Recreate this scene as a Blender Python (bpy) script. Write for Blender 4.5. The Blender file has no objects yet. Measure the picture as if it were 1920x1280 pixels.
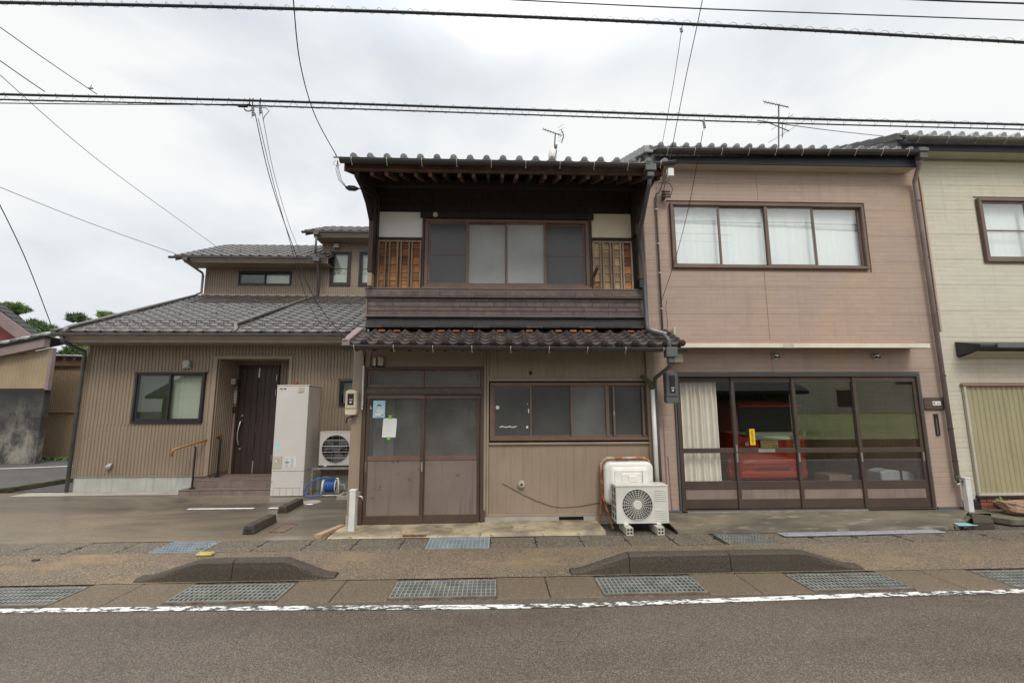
import bpy, math, random
from mathutils import Vector, Matrix
import mathutils.noise
NOISE = mathutils.noise.noise
random.seed(7)
R = math.radians
SC = bpy.context.scene
COL = SC.collection

# ------------------------------------------------------------------ camera, sky, sun, exposure
CAM_H = 1.73
_yaw, _pitch, _roll, _f = R(2.2), R(8.2), R(-0.2), 853.0
_cy, _sy, _cp, _sp = math.cos(_yaw), math.sin(_yaw), math.cos(_pitch), math.sin(_pitch)
_fw = Vector((_sy*_cp, _cy*_cp, _sp)); _r0 = Vector((_cy, -_sy, 0)); _u0 = _r0.cross(_fw)
_r = _r0*math.cos(_roll) + _u0*math.sin(_roll); _u = -_r0*math.sin(_roll) + _u0*math.cos(_roll)
cd = bpy.data.cameras.new('camera'); cam = bpy.data.objects.new('camera', cd); COL.objects.link(cam)
cd.sensor_width = 36; cd.lens = 36*_f/1920; cd.clip_end = 800; cd.clip_start = 0.05
m = Matrix((_r, _u, -_fw)).transposed().to_4x4(); m.translation = Vector((0, 0, CAM_H)); cam.matrix_world = m
SC.camera = cam

W = bpy.data.worlds.new('World'); SC.world = W; W.use_nodes = True
nt = W.node_tree; nt.nodes.clear()
def wn(t, **k):
    n = nt.nodes.new(t)
    for a, b in k.items(): setattr(n, a, b)
    return n
wo = wn('ShaderNodeOutputWorld'); sky = wn('ShaderNodeTexSky', sky_type='NISHITA', sun_disc=False)
sky.sun_elevation = R(48); sky.sun_rotation = R(195)
bg1 = wn('ShaderNodeBackground'); bg1.inputs[1].default_value = 0.10
nt.links.new(sky.outputs[0], bg1.inputs[0])
tc = wn('ShaderNodeTexCoord'); mp = wn('ShaderNodeMapping'); mp.inputs['Scale'].default_value = (1.0, 1.0, 2.2)
mp.inputs['Rotation'].default_value = (0, R(-22), R(20)); mp.inputs['Location'].default_value = (2.3, 0.4, 1.1)
nt.links.new(tc.outputs['Generated'], mp.inputs[0])
n1 = wn('ShaderNodeTexNoise'); n1.inputs['Scale'].default_value = 1.9; n1.inputs['Detail'].default_value = 5; n1.inputs['Roughness'].default_value = .48
n1.inputs['Distortion'].default_value = .35
nt.links.new(mp.outputs[0], n1.inputs['Vector'])
cr = wn('ShaderNodeValToRGB'); cr.color_ramp.elements[0].position = .33; cr.color_ramp.elements[1].position = .53
cr.color_ramp.elements[0].color = (.67, .71, .755, 1); cr.color_ramp.elements[1].color = (.91, .915, .91, 1)
nt.links.new(n1.outputs['Fac'], cr.inputs[0])
# a real overcast sky grows brighter towards the zenith
sx = wn('ShaderNodeSeparateXYZ'); nt.links.new(tc.outputs['Generated'], sx.inputs[0])
mr = wn('ShaderNodeMapRange'); mr.interpolation_type = 'SMOOTHSTEP'; mr.inputs[1].default_value = 0.60; mr.inputs[2].default_value = 1.0; mr.inputs[3].default_value = 0.90; mr.inputs[4].default_value = 3.0
nt.links.new(sx.outputs[2], mr.inputs[0])
bg2 = wn('ShaderNodeBackground'); nt.links.new(cr.outputs[0], bg2.inputs[0]); nt.links.new(mr.outputs[0], bg2.inputs[1])
mxw = wn('ShaderNodeMixShader'); mxw.inputs[0].default_value = .95
nt.links.new(bg1.outputs[0], mxw.inputs[1]); nt.links.new(bg2.outputs[0], mxw.inputs[2]); nt.links.new(mxw.outputs[0], wo.inputs[0])

sl = bpy.data.lights.new('sun', 'SUN'); sl.energy = 1.4; sl.angle = R(20); sl.color = (1, .93, .84)
so = bpy.data.objects.new('sun', sl); COL.objects.link(so)
so.rotation_euler = (R(42), 0, R(15)); so.location = (0, -20, 30)     # high behind the camera, diffused by the cloud
SC.view_settings.view_transform = 'Standard'; SC.view_settings.look = 'None'
SC.view_settings.exposure = 0.27; SC.view_settings.gamma = 1; SC.view_settings.use_curve_mapping = False
SC.cycles.use_denoising = True
SC.cycles.transparent_max_bounces = 24; SC.cycles.max_bounces = 8

def at(x, y, Y):
    """point on the vertical plane at distance Y seen in direction (x, y)"""
    d = _fw*_f + _r*(x-960) + _u*(640-y)
    return Vector((0, 0, CAM_H)) + d*(Y/d.y)
def atz(x, y, z=0.0):
    d = _fw*_f + _r*(x-960) + _u*(640-y)
    return Vector((0, 0, CAM_H)) + d*((z-CAM_H)/d.z)

# ------------------------------------------------------------------ materials
def c4(c): return (c[0], c[1], c[2], 1)
class NT:
    def __init__(s, name):
        s.m = bpy.data.materials.new(name); s.m.use_nodes = True; s.t = s.m.node_tree
        s.b = s.t.nodes['Principled BSDF']; s.g = None
    def n(s, t, **k):
        x = s.t.nodes.new(t)
        for a, b in k.items(): setattr(x, a, b)
        return x
    def l(s, a, b): s.t.links.new(a, b)
    def pos(s, scale=(1, 1, 1), rot=(0, 0, 0)):
        if s.g is None: s.g = s.n('ShaderNodeNewGeometry')
        mp = s.n('ShaderNodeMapping'); mp.inputs['Scale'].default_value = scale; mp.inputs['Rotation'].default_value = rot
        s.l(s.g.outputs['Position'], mp.inputs[0]); return mp.outputs[0]
    def noise(s, sc, stretch=(1, 1, 1), detail=5, rough=.55, dist=0, rot=(0, 0, 0)):
        x = s.n('ShaderNodeTexNoise'); x.inputs['Scale'].default_value = sc; x.inputs['Detail'].default_value = detail
        x.inputs['Roughness'].default_value = rough; x.inputs['Distortion'].default_value = dist
        s.l(s.pos(stretch, rot), x.inputs['Vector']); return x.outputs['Fac']
    def ramp(s, fac, a, b, ca=(0, 0, 0), cb=(1, 1, 1)):
        x = s.n('ShaderNodeValToRGB'); e = x.color_ramp.elements
        e[0].position = a; e[1].position = b; e[0].color = c4(ca); e[1].color = c4(cb)
        s.l(fac, x.inputs[0]); return x.outputs[0]
    def mix(s, fac, a, b, mode='MIX'):
        x = s.n('ShaderNodeMixRGB', blend_type=mode)
        for i, v in ((0, fac), (1, a), (2, b)):
            if isinstance(v, (int, float)): x.inputs[i].default_value = v
            elif isinstance(v, tuple): x.inputs[i].default_value = c4(v)
            else: s.l(v, x.inputs[i])
        return x.outputs[0]
    def bump(s, h, strength, dist=.01):
        x = s.n('ShaderNodeBump'); x.inputs['Strength'].default_value = strength; x.inputs['Distance'].default_value = dist
        s.l(h, x.inputs['Height']); s.l(x.outputs[0], s.b.inputs['Normal'])
    def out(s, col, rough=.6, metal=0, spec=.5):
        if isinstance(col, tuple): s.b.inputs['Base Color'].default_value = c4(col)
        else: s.l(col, s.b.inputs['Base Color'])
        if isinstance(rough, (int, float)): s.b.inputs['Roughness'].default_value = rough
        else: s.l(rough, s.b.inputs['Roughness'])
        s.b.inputs['Metallic'].default_value = metal; s.b.inputs['Specular IOR Level'].default_value = spec
        return s.m
def M(name, c, c2=None, sc=3, rough=.6, bump=0, bsc=80, metal=0, spec=.5, rnd=0, streak=None, stretch=(1, 1, 1), lo=.35, hi=.65, speck=None):
    s = NT(name); c2 = c2 or tuple(x*.82 for x in c)
    col = s.mix(s.ramp(s.noise(sc, stretch), lo, hi), c, c2)
    if streak: col = s.mix(s.ramp(s.noise(streak[1], (7, 7, .5)), streak[2], streak[3]), col, streak[0])
    if speck: col = s.mix(s.ramp(s.noise(speck[1], detail=2), speck[2], speck[2]+.06), col, speck[0])
    if rnd:
        oi = s.n('ShaderNodeObjectInfo'); mr = s.n('ShaderNodeMapRange'); mr.inputs[3].default_value = 1-rnd; mr.inputs[4].default_value = 1+rnd
        s.l(oi.outputs['Random'], mr.inputs[0]); h = s.n('ShaderNodeHueSaturation'); s.l(col, h.inputs['Color']); s.l(mr.outputs[0], h.inputs['Value']); col = h.outputs[0]
    if bump: s.bump(s.noise(bsc, stretch if stretch != (1, 1, 1) else (1, 1, 1), 3), bump, .006)
    return s.out(col, rough, metal, spec)

def aggregate(name, base, light, dark, sc, moss=None, rough=.75, bump=.5, wet=None, sheen=None):
    s = NT(name)
    v = s.n('ShaderNodeTexVoronoi'); v.inputs['Scale'].default_value = sc; s.l(s.pos(), v.inputs['Vector'])
    hs = s.n('ShaderNodeSeparateColor'); s.l(v.outputs['Color'], hs.inputs[0])
    col = s.mix(s.ramp(hs.outputs[0], .25, .9), base, light)
    col = s.mix(s.ramp(hs.outputs[1], .55, .9), col, dark)
    col = s.mix(s.ramp(v.outputs['Distance'], .25, .6, (0, 0, 0), (.75, .75, .75)), col, tuple(x*.35 for x in base))
    big = s.ramp(s.noise(.55, detail=4), .35, .68)
    col = s.mix(big, col, s.mix(1.0, col, (.82, .80, .80), 'MULTIPLY'))
    if moss: col = s.mix(s.ramp(s.noise(.9, (1, 1.6, 1), 7, .65), .52, .72, (0, 0, 0), (.8, .8, .8)), col, moss)
    if wet: col = s.mix(s.ramp(s.noise(1.3, (.35, 1, 1), 5), .5, .62, (0, 0, 0), (.8, .8, .8)), col, wet)
    rr = s.ramp(s.noise(1.4, (.4, 1, 1)), .35, .65, (rough,)*3, (rough*.6,)*3) if sheen else rough
    s.bump(v.outputs['Distance'], bump, .004)
    return s.out(col, rr, 0, .4)

def road_material():
    s = NT('asphalt')
    v = s.n('ShaderNodeTexVoronoi'); v.inputs['Scale'].default_value = 130; s.l(s.pos(), v.inputs['Vector'])
    hs = s.n('ShaderNodeSeparateColor'); s.l(v.outputs['Color'], hs.inputs[0])
    col = s.mix(s.ramp(hs.outputs[0], .35, .95), (.145, .115, .091), (.28, .225, .172))
    col = s.mix(s.ramp(hs.outputs[1], .6, .95), col, (.078, .064, .052))
    col = s.mix(s.ramp(v.outputs['Distance'], .25, .6, (0, 0, 0), (.6, .6, .6)), col, (.05, .042, .035))
    # tyre-polished tracks along the road, damp patches and old oil
    tr = s.ramp(s.noise(.9, (.05, 1, 1), 3), .40, .62)
    col = s.mix(tr, col, s.mix(1.0, col, (.80, .79, .79), 'MULTIPLY'))
    pt = s.ramp(s.noise(.8, (.45, 1.2, 1), 6, .6), .46, .62)
    col = s.mix(pt, col, s.mix(1.0, col, (.84, .82, .80), 'MULTIPLY'))
    col = s.mix(s.ramp(s.noise(2.2, detail=6), .66, .76, (0, 0, 0), (.5, .5, .5)), col, (.05, .045, .04))
    s.bump(v.outputs['Distance'], .5, .004)
    return s.out(col, s.ramp(s.noise(.8, (.45, 1.2, 1), 6, .6), .40, .66, (.72,)*3, (.45,)*3), 0, .4)
A = {}
A['asphalt'] = road_material()
A['asphalt_far'] = aggregate('old_asphalt', (.12, .115, .11), (.2, .19, .18), (.07, .07, .07), 60, rough=.8)
A['sidewalk'] = aggregate('sidewalk_aggregate', (.235, .178, .122), (.41, .325, .225), (.125, .097, .068), 84, moss=(.27, .19, .10), rough=.8, bump=.7)
A['lid'] = aggregate('gutter_cover_concrete', (.19, .16, .122), (.35, .30, .225), (.09, .078, .062), 70, moss=(.13, .115, .06), rough=.85, bump=.8)
A['gutter_slab'] = aggregate('gutter_slab_concrete', (.205, .158, .105), (.27, .21, .14), (.15, .115, .075), 110, moss=(.14, .105, .055), rough=.65, bump=.3)
A['kerb'] = aggregate('kerb_concrete', (.098, .079, .059), (.15, .122, .09), (.07, .057, .044), 120, moss=(.06, .05, .035), rough=.8, bump=.35)
A['ground'] = aggregate('ground_soil', (.12, .11, .09), (.2, .18, .15), (.07, .065, .055), 40)
A['apron'] = M('stained_concrete', (.40, .34, .22), (.2, .17, .12), 2.6, .6, .3, 60, streak=None, lo=.4, hi=.6, speck=((.14, .11, .08), 14, .62))
A['foundation'] = M('foundation_concrete', (.40, .375, .325), (.30, .28, .24), 4, .8, .25, 70, speck=((.2, .19, .17), 30, .66))
A['foundation_green'] = M('pale_foundation', (.44, .45, .41), (.36, .37, .335), 3, .75, .15, 50, streak=((.3, .29, .25), 2, .5, .75))
def lotmat():
    s = NT('wet_lot_concrete')
    n = s.noise(.55, (.5, 1.3, 1), 6, .6, .6)
    col = s.mix(s.ramp(n, .38, .62), (.235, .19, .135), (.085, .07, .053))
    col = s.mix(s.ramp(s.noise(45, detail=3), .5, .7, (0, 0, 0), (.5, .5, .5)), col, (.10, .09, .075))
    s.bump(s.noise(90, detail=2), .12, .004)
    return s.out(col, s.ramp(n, .36, .64, (.20,)*3, (.48,)*3), 0, .5)
A['lot'] = lotmat()
def slabmat():
    s = NT('ramp_concrete')
    n = s.noise(1.2, (.7, 1.6, 1), 7, .65)
    col = s.mix(s.ramp(n, .38, .62), (.18, .15, .105), (.085, .074, .055))
    col = s.mix(s.ramp(s.noise(3, (1, 3, 1), 6), .56, .7), col, (.27, .24, .18))
    s.bump(s.noise(70), .3, .004); return s.out(col, .62)
A['ramp'] = slabmat()
def linemat():
    s = NT('worn_road_paint')
    v = s.n('ShaderNodeTexNoise'); v.inputs['Scale'].default_value = 9; v.inputs['Detail'].default_value = 8; v.inputs['Roughness'].default_value = .72
    s.l(s.pos((1, 2.4, 1), (0, 0, R(55))), v.inputs['Vector'])
    big = s.noise(1.1, detail=3)
    a = s.n('ShaderNodeMath', operation='ADD'); s.l(v.outputs['Fac'], a.inputs[0])
    b = s.n('ShaderNodeMath', operation='MULTIPLY'); b.inputs[1].default_value = .45; s.l(big, b.inputs[0]); s.l(b.outputs[0], a.inputs[1])
    mask = s.ramp(a.outputs[0], .70, .735)
    vo = s.n('ShaderNodeTexVoronoi'); vo.inputs['Scale'].default_value = 105; s.l(s.pos(), vo.inputs['Vector'])
    asp = s.mix(s.ramp(vo.outputs['Distance'], .1, .6), (.15, .135, .12), (.05, .047, .045))
    return s.out(s.mix(mask, asp, s.mix(s.ramp(s.noise(40), .4, .7), (.74, .74, .71), (.55, .54, .51))), .65)
A['line'] = linemat()
A['white_line'] = M('white_paint', (.75, .75, .73), (.5, .49, .46), 9, .6, lo=.5, hi=.7)
A['grate'] = M('galvanised_steel', (.33, .34, .31), (.21, .22, .20), 6, .5, metal=.3)
A['grate_frame'] = M('stained_angle_frame', (.19, .16, .13), (.13, .08, .05), 9, .7)
A['grate_blue'] = M('blue_galvanised_steel', (.36, .41, .46), (.26, .30, .33), 6, .5, metal=.2)
A['plate_grey'] = M('chequered_plate', (.37, .38, .42), (.27, .28, .31), 5, .5, .3, 120, metal=.2)
A['blue_lid'] = M('pale_blue_lid', (.28, .52, .58), (.22, .42, .48), 6, .5)
A['void'] = M('channel_dark', (.03, .028, .025), rough=.9)
A['moss'] = M('moss', (.055, .075, .025), (.11, .105, .05), 20, .95, .6, 90)
A['kerb_moss'] = M('mossy_kerb', (.16, .14, .10), (.05, .06, .03), 5, .9, .5, 60)

# house left
A['rib'] = M('brown_ribbed_siding', (.285, .222, .162), (.245, .19, .138), .8, .5, streak=((.20, .155, .115), 1.2, .55, .8))
A['rib_far'] = M('tan_ribbed_siding', (.36, .27, .165), (.27, .20, .125), .9, .55)
A['trim'] = M('taupe_trim', (.30, .235, .175), (.26, .205, .155), 2, .5)
A['black_frame'] = M('black_aluminium', (.022, .022, .024), rough=.35)
A['entry_door'] = M('dark_oak_door', (.055, .032, .028), (.035, .021, .02), 3, .42, .15, 30, stretch=(14, 14, .7))
A['chrome'] = M('chrome', (.7, .7, .7), rough=.2, metal=1)
A['steel'] = M('brushed_steel', (.55, .55, .54), (.42, .42, .41), 8, .35, metal=.8)
A['step_tile'] = M('taupe_step_tile', (.21, .16, .14), (.165, .125, .11), 7, .5, .15, 60, rnd=.1)
A['grout'] = M('tile_grout', (.12, .10, .09), rough=.9)
A['kawara_grey'] = M('glazed_grey_tile', (.085, .077, .075), (.055, .05, .049), 3, .33, spec=.6, rnd=.12)
A['kawara_silver'] = M('silver_grey_tile', (.27, .27, .27), (.17, .17, .172), 7, .4, .2, 40, spec=.6, rnd=.14)
A['kawara_brown'] = M('aged_brown_tile', (.058, .042, .036), (.035, .027, .025), 9, .5, .3, 45, spec=.5, rnd=.3, speck=((.16, .12, .09), 26, .66))
A['kawara_black'] = M('black_glazed_tile', (.03, .03, .03), rough=.6, spec=.3)
A['bare_clay'] = M('bare_orange_clay', (.34, .135, .052), (.20, .085, .038), 9, .85, .3, 40)
A['gutter'] = M('dark_gutter_plastic', (.045, .042, .042), (.035, .033, .033), 3, .35)
A['gutter_grey'] = M('grey_gutter', (.13, .12, .115), (.09, .085, .082), 3, .35)
A['pipe_grey'] = M('grey_pipe', (.105, .11, .115), (.08, .083, .087), 3, .45)
A['pipe_mauve'] = M('mauve_downpipe', (.27, .222, .215), (.20, .165, .16), 3, .45)
A['white_pvc'] = M('white_pvc', (.70, .70, .68), (.58, .57, .53), 5, .4)
A['ivory'] = M('ivory_plastic', (.60, .54, .40), (.52, .46, .34), 5, .4)
A['ivory_edge'] = M('bright_ivory_edge', (.74, .69, .56), (.64, .59, .47), 3, .5)
A['ivory_paint'] = M('ivory_paint', (.50, .47, .38), (.42, .39, .31), 2, .6)
A['tank'] = M('tank_enamel', (.60, .58, .55), (.57, .55, .52), 1.5, .35)
A['tank_side'] = A['tank']
A['ac_white'] = M('ac_enamel', (.66, .66, .61), (.58, .57, .52), 3, .4, streak=((.5, .42, .3), 2.5, .66, .85))
A['ac_dark'] = M('ac_coil', (.10, .095, .09), (.16, .15, .14), 60, .6, metal=.3, stretch=(1, 1, 6))
A['blue_hose'] = M('blue_hose', (.04, .12, .42), (.03, .09, .33), 20, .35)
A['green_hose'] = M('green_plastic', (.02, .12, .09), rough=.5)
A['handrail_wood'] = M('varnished_wood', (.40, .17, .05), (.30, .12, .035), 6, .35, stretch=(1, 5, 5))
A['black_metal'] = M('black_iron', (.02, .02, .02), rough=.4)
A['terracotta'] = M('terracotta', (.30, .09, .04), rough=.8)
A['white'] = M('white_board', (.74, .74, .72), (.66, .66, .64), 6, .6)
A['ink'] = M('ink', (.03, .03, .03), rough=.6)

# house centre
A['tan'] = M('tan_painted_board', (.315, .245, .175), (.275, .212, .152), 1.4, .55, .12, 25, streak=((.215, .165, .12), 1.6, .56, .8))
A['tan_trim'] = M('tan_painted_trim', (.33, .265, .195), (.27, .215, .16), 3, .6, .1, 40)
A['bronze'] = M('brown_aluminium', (.18, .112, .08), (.135, .085, .062), 4, .45, streak=((.22, .15, .115), 3, .6, .8))
A['bronze_dark'] = M('dark_brown_aluminium', (.088, .056, .042), (.068, .044, .034), 4, .45)
A['door_panel'] = M('taupe_door_panel', (.215, .165, .138), (.175, .135, .115), 2, .5, streak=((.12, .095, .085), 1.6, .56, .72), speck=((.10, .08, .072), 9, .68))
A['mottled'] = M('mottled_beam', (.12, .10, .095), (.07, .058, .053), 22, .7)
A['dark_wood'] = M('weathered_dark_timber', (.042, .027, .021), (.022, .015, .013), 4, .8, .35, 22, stretch=(5, 5, 1), rnd=.2)
A['red_wood'] = M('reddish_dark_timber', (.15, .075, .052), (.07, .038, .028), 4, .75, .3, 20, rnd=.2)
A['post_wood'] = M('weathered_post', (.085, .058, .045), (.045, .032, .027), 5, .8, .4, 22, stretch=(6, 6, .8), streak=((.20, .11, .06), 1.5, .58, .75))
A['pale_wood'] = M('bare_pale_wood', (.42, .33, .24), (.3, .22, .16), 6, .85, .3, 25, stretch=(6, 6, 1))
A['batten'] = M('silvered_batten', (.30, .205, .135), (.19, .125, .08), 4, .85, .35, 20, stretch=(7, 7, .8), rnd=.2)
A['batten_pale'] = M('pale_batten', (.40, .31, .22), (.27, .20, .145), 4, .85, .35, 20, stretch=(7, 7, .8), rnd=.2)
def plank(name, a, b, k):
    return M(name, a, b, 3, .8, .5, 14, stretch=(1.2, 4, 7), rnd=.22, lo=.36, hi=.62, streak=(k, 1.2, .58, .72))
A['plank_dark'] = plank('brown_cedar_board', (.25, .10, .042), (.13, .052, .026), (.06, .027, .016))
A['plank_orange'] = plank('orange_cedar_board', (.48, .225, .095), (.28, .125, .055), (.12, .055, .03))
A['plank_pale'] = plank('sun_bleached_board', (.52, .37, .23), (.38, .25, .15), (.18, .105, .06))
A['plaster'] = M('white_plaster', (.82, .80, .76), (.76, .74, .69), 1.5, .9, .1, 30)
A['plaster_cream'] = M('cream_plaster', (.78, .69, .52), (.68, .60, .44), 1.3, .9, .1, 30)
A['mauve_brick'] = M('mauve_metal_brick', (.15, .112, .10), (.10, .075, .068), 9, .45, .3, 30, rnd=.14, streak=((.075, .058, .056), 3, .55, .75))
A['mauve_joint'] = M('mauve_joint', (.21, .165, .145), rough=.6)
def chevmat():
    s = NT('black_relief_tile')
    g = s.pos(); sp = s.n('ShaderNodeSeparateXYZ'); s.l(g, sp.inputs[0])
    pp = s.n('ShaderNodeMath', operation='PINGPONG'); pp.inputs[1].default_value = .11; s.l(sp.outputs[0], pp.inputs[0])
    ad = s.n('ShaderNodeMath', operation='ADD'); s.l(pp.outputs[0], ad.inputs[0]); s.l(sp.outputs[2], ad.inputs[1])
    ml = s.n('ShaderNodeMath', operation='MULTIPLY'); ml.inputs[1].default_value = 30; s.l(ad.outputs[0], ml.inputs[0])
    fr = s.n('ShaderNodeMath', operation='FRACT'); s.l(ml.outputs[0], fr.inputs[0])
    k = s.ramp(fr.outputs[0], .35, .5)
    s.bump(k, .9, .01)
    return s.out(s.mix(k, (.016, .016, .016), (.095, .092, .088)), .7)
A['chevron'] = chevmat()
A['rust'] = M('rusted_steel', (.26, .075, .028), (.10, .035, .02), 10, .85, .5, 60, speck=((.40, .16, .06), 24, .56))
A['rust_paint'] = M('rusty_painted_steel', (.38, .14, .06), (.52, .42, .34), 9, .75, .4, 50, lo=.45, hi=.6)
A['enamel'] = M('white_enamel', (.76, .75, .71), (.68, .665, .61), 5, .3, spec=.6, speck=((.55, .36, .18), 13, .70))
A['block'] = M('painted_concrete_block', (.52, .48, .42), (.42, .39, .34), 8, .85, .3, 60)

# house right
def siding(name, c, c2, line, rowh, bw, stain=None, sat=.0):
    s = NT(name); g = s.pos(); sp = s.n('ShaderNodeSeparateXYZ'); s.l(g, sp.inputs[0])
    def mth(op, a, b=None, v=None):
        x = s.n('ShaderNodeMath', operation=op); s.l(a, x.inputs[0])
        if b is not None: s.l(b, x.inputs[1])
        if v is not None: x.inputs[1].default_value = v
        return x.outputs[0]
    ax = mth('ADD', sp.outputs[0], sp.outputs[1])
    v = s.n('ShaderNodeTexBrick'); v.offset = .37; v.inputs['Scale'].default_value = 1
    v.inputs['Color1'].default_value = c4((1, 1, 1)); v.inputs['Color2'].default_value = c4((.90, .89, .89)); v.inputs['Mortar'].default_value = c4((.95, .95, .95))
    v.inputs['Mortar Size'].default_value = .003; v.inputs['Mortar Smooth'].default_value = .3
    v.inputs['Brick Width'].default_value = bw; v.inputs['Row Height'].default_value = rowh
    cb = s.n('ShaderNodeCombineXYZ'); s.l(ax, cb.inputs[0]); s.l(sp.outputs[2], cb.inputs[1]); s.l(cb.outputs[0], v.inputs['Vector'])
    zz = mth('MULTIPLY', sp.outputs[2], v=1/rowh); fr = mth('FRACT', zz); pp = s.n('ShaderNodeMath', operation='PINGPONG'); pp.inputs[1].default_value = .5; s.l(fr, pp.inputs[0])
    hl = s.ramp(pp.outputs[0], .015, .05, (1, 1, 1), (0, 0, 0))
    base = s.mix(s.ramp(s.noise(.9, (1, 1, 1.3), 6), .34, .66), c, c2)
    base = s.mix(s.ramp(s.noise(6, (1, 1, 2.5), 6), .4, .7, (0, 0, 0), (.45, .45, .45)), base, tuple(x*.87 for x in c))
    if stain: base = s.mix(s.ramp(s.noise(.8, (1, 1, .8), 5), .5, .7, (0, 0, 0), (.8, .8, .8)), base, stain)
    base = s.mix(s.ramp(s.noise(1.5, (7, 7, .4), 5), .54, .78, (0, 0, 0), (.7, .7, .7)), base, tuple(x*.80 for x in c))
    # joints are faint and broken: each is pressed deep only in places
    brk = s.ramp(s.noise(3.2, (.5, .5, 6), 4), .44, .60, (.22, .22, .22), (.9, .9, .9)); brk2 = s.ramp(s.noise(7, (1, 1, 1), 3), .46, .60, (0, 0, 0), (.6, .6, .6))
    mm = s.mix(1.0, s.mix(1.0, hl, brk, 'MULTIPLY'), s.mix(1.0, s.ramp(v.outputs['Fac'], .2, .8), brk2, 'MULTIPLY'), 'LIGHTEN')
    col = s.mix(mm, s.mix(.6, base, s.mix(1.0, base, v.outputs['Color'], 'MULTIPLY')), line)
    inv = s.n('ShaderNodeInvert'); s.l(mm, inv.inputs['Color'])
    s.bump(s.mix(.25, inv.outputs[0], s.noise(30, (1, 1, 2), 5)), .5, .006)
    return s.out(col, .6)
A['pink'] = siding('pink_stone_siding', (.445, .33, .26), (.40, .308, .258), (.22, .15, .12), .0758, .34, stain=(.47, .33, .225))
A['cream'] = siding('cream_stone_siding', (.62, .575, .455), (.60, .575, .475), (.31, .27, .19), .0758, .44, stain=(.55, .55, .46))
A['pink_trim'] = M('pink_trim', (.34, .22, .175), (.30, .195, .155), 3, .6)
A['seam'] = M('sealant', (.20, .135, .11), rough=.7)
A['seam_cream'] = M('cream_sealant', (.30, .27, .2), rough=.7)
A['brown_alu'] = M('brown_window_aluminium', (.18, .12, .09), (.145, .098, .076), 3, .38)
A['garage_frame'] = M('dark_brown_door_frame', (.078, .054, .042), (.064, .045, .036), 3, .45)
A['garage_panel'] = M('taupe_garage_panel', (.26, .20, .17), (.21, .165, .14), 2.5, .45, streak=((.17, .14, .125), 2, .5, .8))
A['bluegrey'] = M('blue_grey_metal', (.10, .115, .135), (.08, .092, .108), 4, .4)
A['fascia_black'] = M('black_fascia', (.028, .031, .037), rough=.45)
A['shutter'] = M('olive_cream_shutter', (.37, .335, .20), (.33, .30, .18), 2, .5, streak=((.27, .24, .15), 1.4, .55, .8))
A['brick'] = M('red_brick', (.26, .085, .05), (.17, .06, .04), 8, .85, .3, 60, rnd=.25)
A['rock'] = M('pink_brown_rock', (.36, .225, .15), (.20, .125, .085), 7, .9, .9, 18, speck=((.10, .07, .055), 11, .64))
A['curtain'] = M('cream_curtain', (.88, .85, .76), (.80, .76, .66), 1.5, .9)
A['blind'] = M('white_curtain', (.92, .93, .92), (.88, .90, .90), 1.2, .9)
A['green_curtain'] = M('pale_green_curtain', (.66, .67, .61), (.58, .60, .54), 1.2, .9)
A['interior'] = M('dark_interior', (.07, .062, .055), (.045, .04, .036), 1, .9)
A['interior_wall'] = M('interior_wall', (.16, .15, .13), (.10, .095, .085), 1, .9)
A['int_floor'] = M('garage_floor', (.16, .145, .125), (.11, .10, .088), 2, .6)
A['board_wood'] = M('wood_nameboard', (.11, .075, .055), (.065, .045, .035), 5, .7, .4, 20, stretch=(1, 4, 7))
A['red_car'] = M('red_car_paint', (.58, .05, .022), (.56, .048, .022), 1, .22, spec=.7)
A['car_glass'] = M('dark_car_glass', (.012, .012, .013), rough=.45, spec=.3)
A['red_bumper'] = M('red_bumper', (.60, .07, .03), rough=.35)
A['tyre'] = M('rubber', (.02, .02, .02), rough=.8)
A['tail'] = M('tail_lamp', (.35, .01, .01), rough=.15)
A['plate_yellow'] = M('yellow_plate', (.78, .62, .20), (.72, .57, .17), 9, .5)
A['sign_yellow'] = M('yellow_sign', (.85, .55, .01), rough=.5)
A['red_ink'] = M('red_ink', (.7, .12, .03), rough=.5)
A['sign_blue'] = M('blue_sticker', (.03, .10, .40), rough=.4)
A['poster_blue'] = M('pale_blue_poster', (.36, .62, .76), (.42, .68, .8), 9, .5)
A['paper'] = M('white_paper', (.72, .73, .72), (.66, .67, .67), 8, .7)
A['tape'] = M('green_tape', (.20, .55, .06), rough=.5)
A['faint'] = M('faint_pencil', (.45, .46, .47), rough=.7)
A['skin'] = M('poster_skin', (.75, .70, .66), rough=.7)
A['green_mark'] = M('green_mark', (.05, .32, .10), rough=.5)
A['orange_mark'] = M('orange_mark', (.8, .25, .03), rough=.5)
A['lime_mark'] = M('lime_mark', (.55, .6, .12), rough=.5)
A['grey_bag'] = M('grey_plastic_case', (.35, .38, .38), (.28, .3, .3), 4, .5)
A['cable'] = M('black_cable', (.012, .012, .013), rough=.55)
A['cable_grey'] = M('grey_cable', (.10, .105, .11), rough=.55)
A['tan_cable'] = M('painted_cable', (.17, .13, .10), rough=.6)
A['porcelain'] = M('insulator_grey', (.30, .30, .29), rough=.35)
A['yellow_faded'] = M('faded_yellow_reflector', (.50, .38, .08), (.35, .27, .09), 12, .6)
A['new_wood'] = M('new_timber', (.40, .27, .175), (.33, .22, .14), 5, .7, .2, 25, stretch=(7, 1, 7))
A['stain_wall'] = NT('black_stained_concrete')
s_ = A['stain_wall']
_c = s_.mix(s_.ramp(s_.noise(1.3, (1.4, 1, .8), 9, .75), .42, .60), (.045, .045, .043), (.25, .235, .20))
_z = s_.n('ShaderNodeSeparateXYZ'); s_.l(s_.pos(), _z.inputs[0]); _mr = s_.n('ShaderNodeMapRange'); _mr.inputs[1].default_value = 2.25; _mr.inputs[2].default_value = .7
s_.l(_z.outputs[2], _mr.inputs[0])
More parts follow.
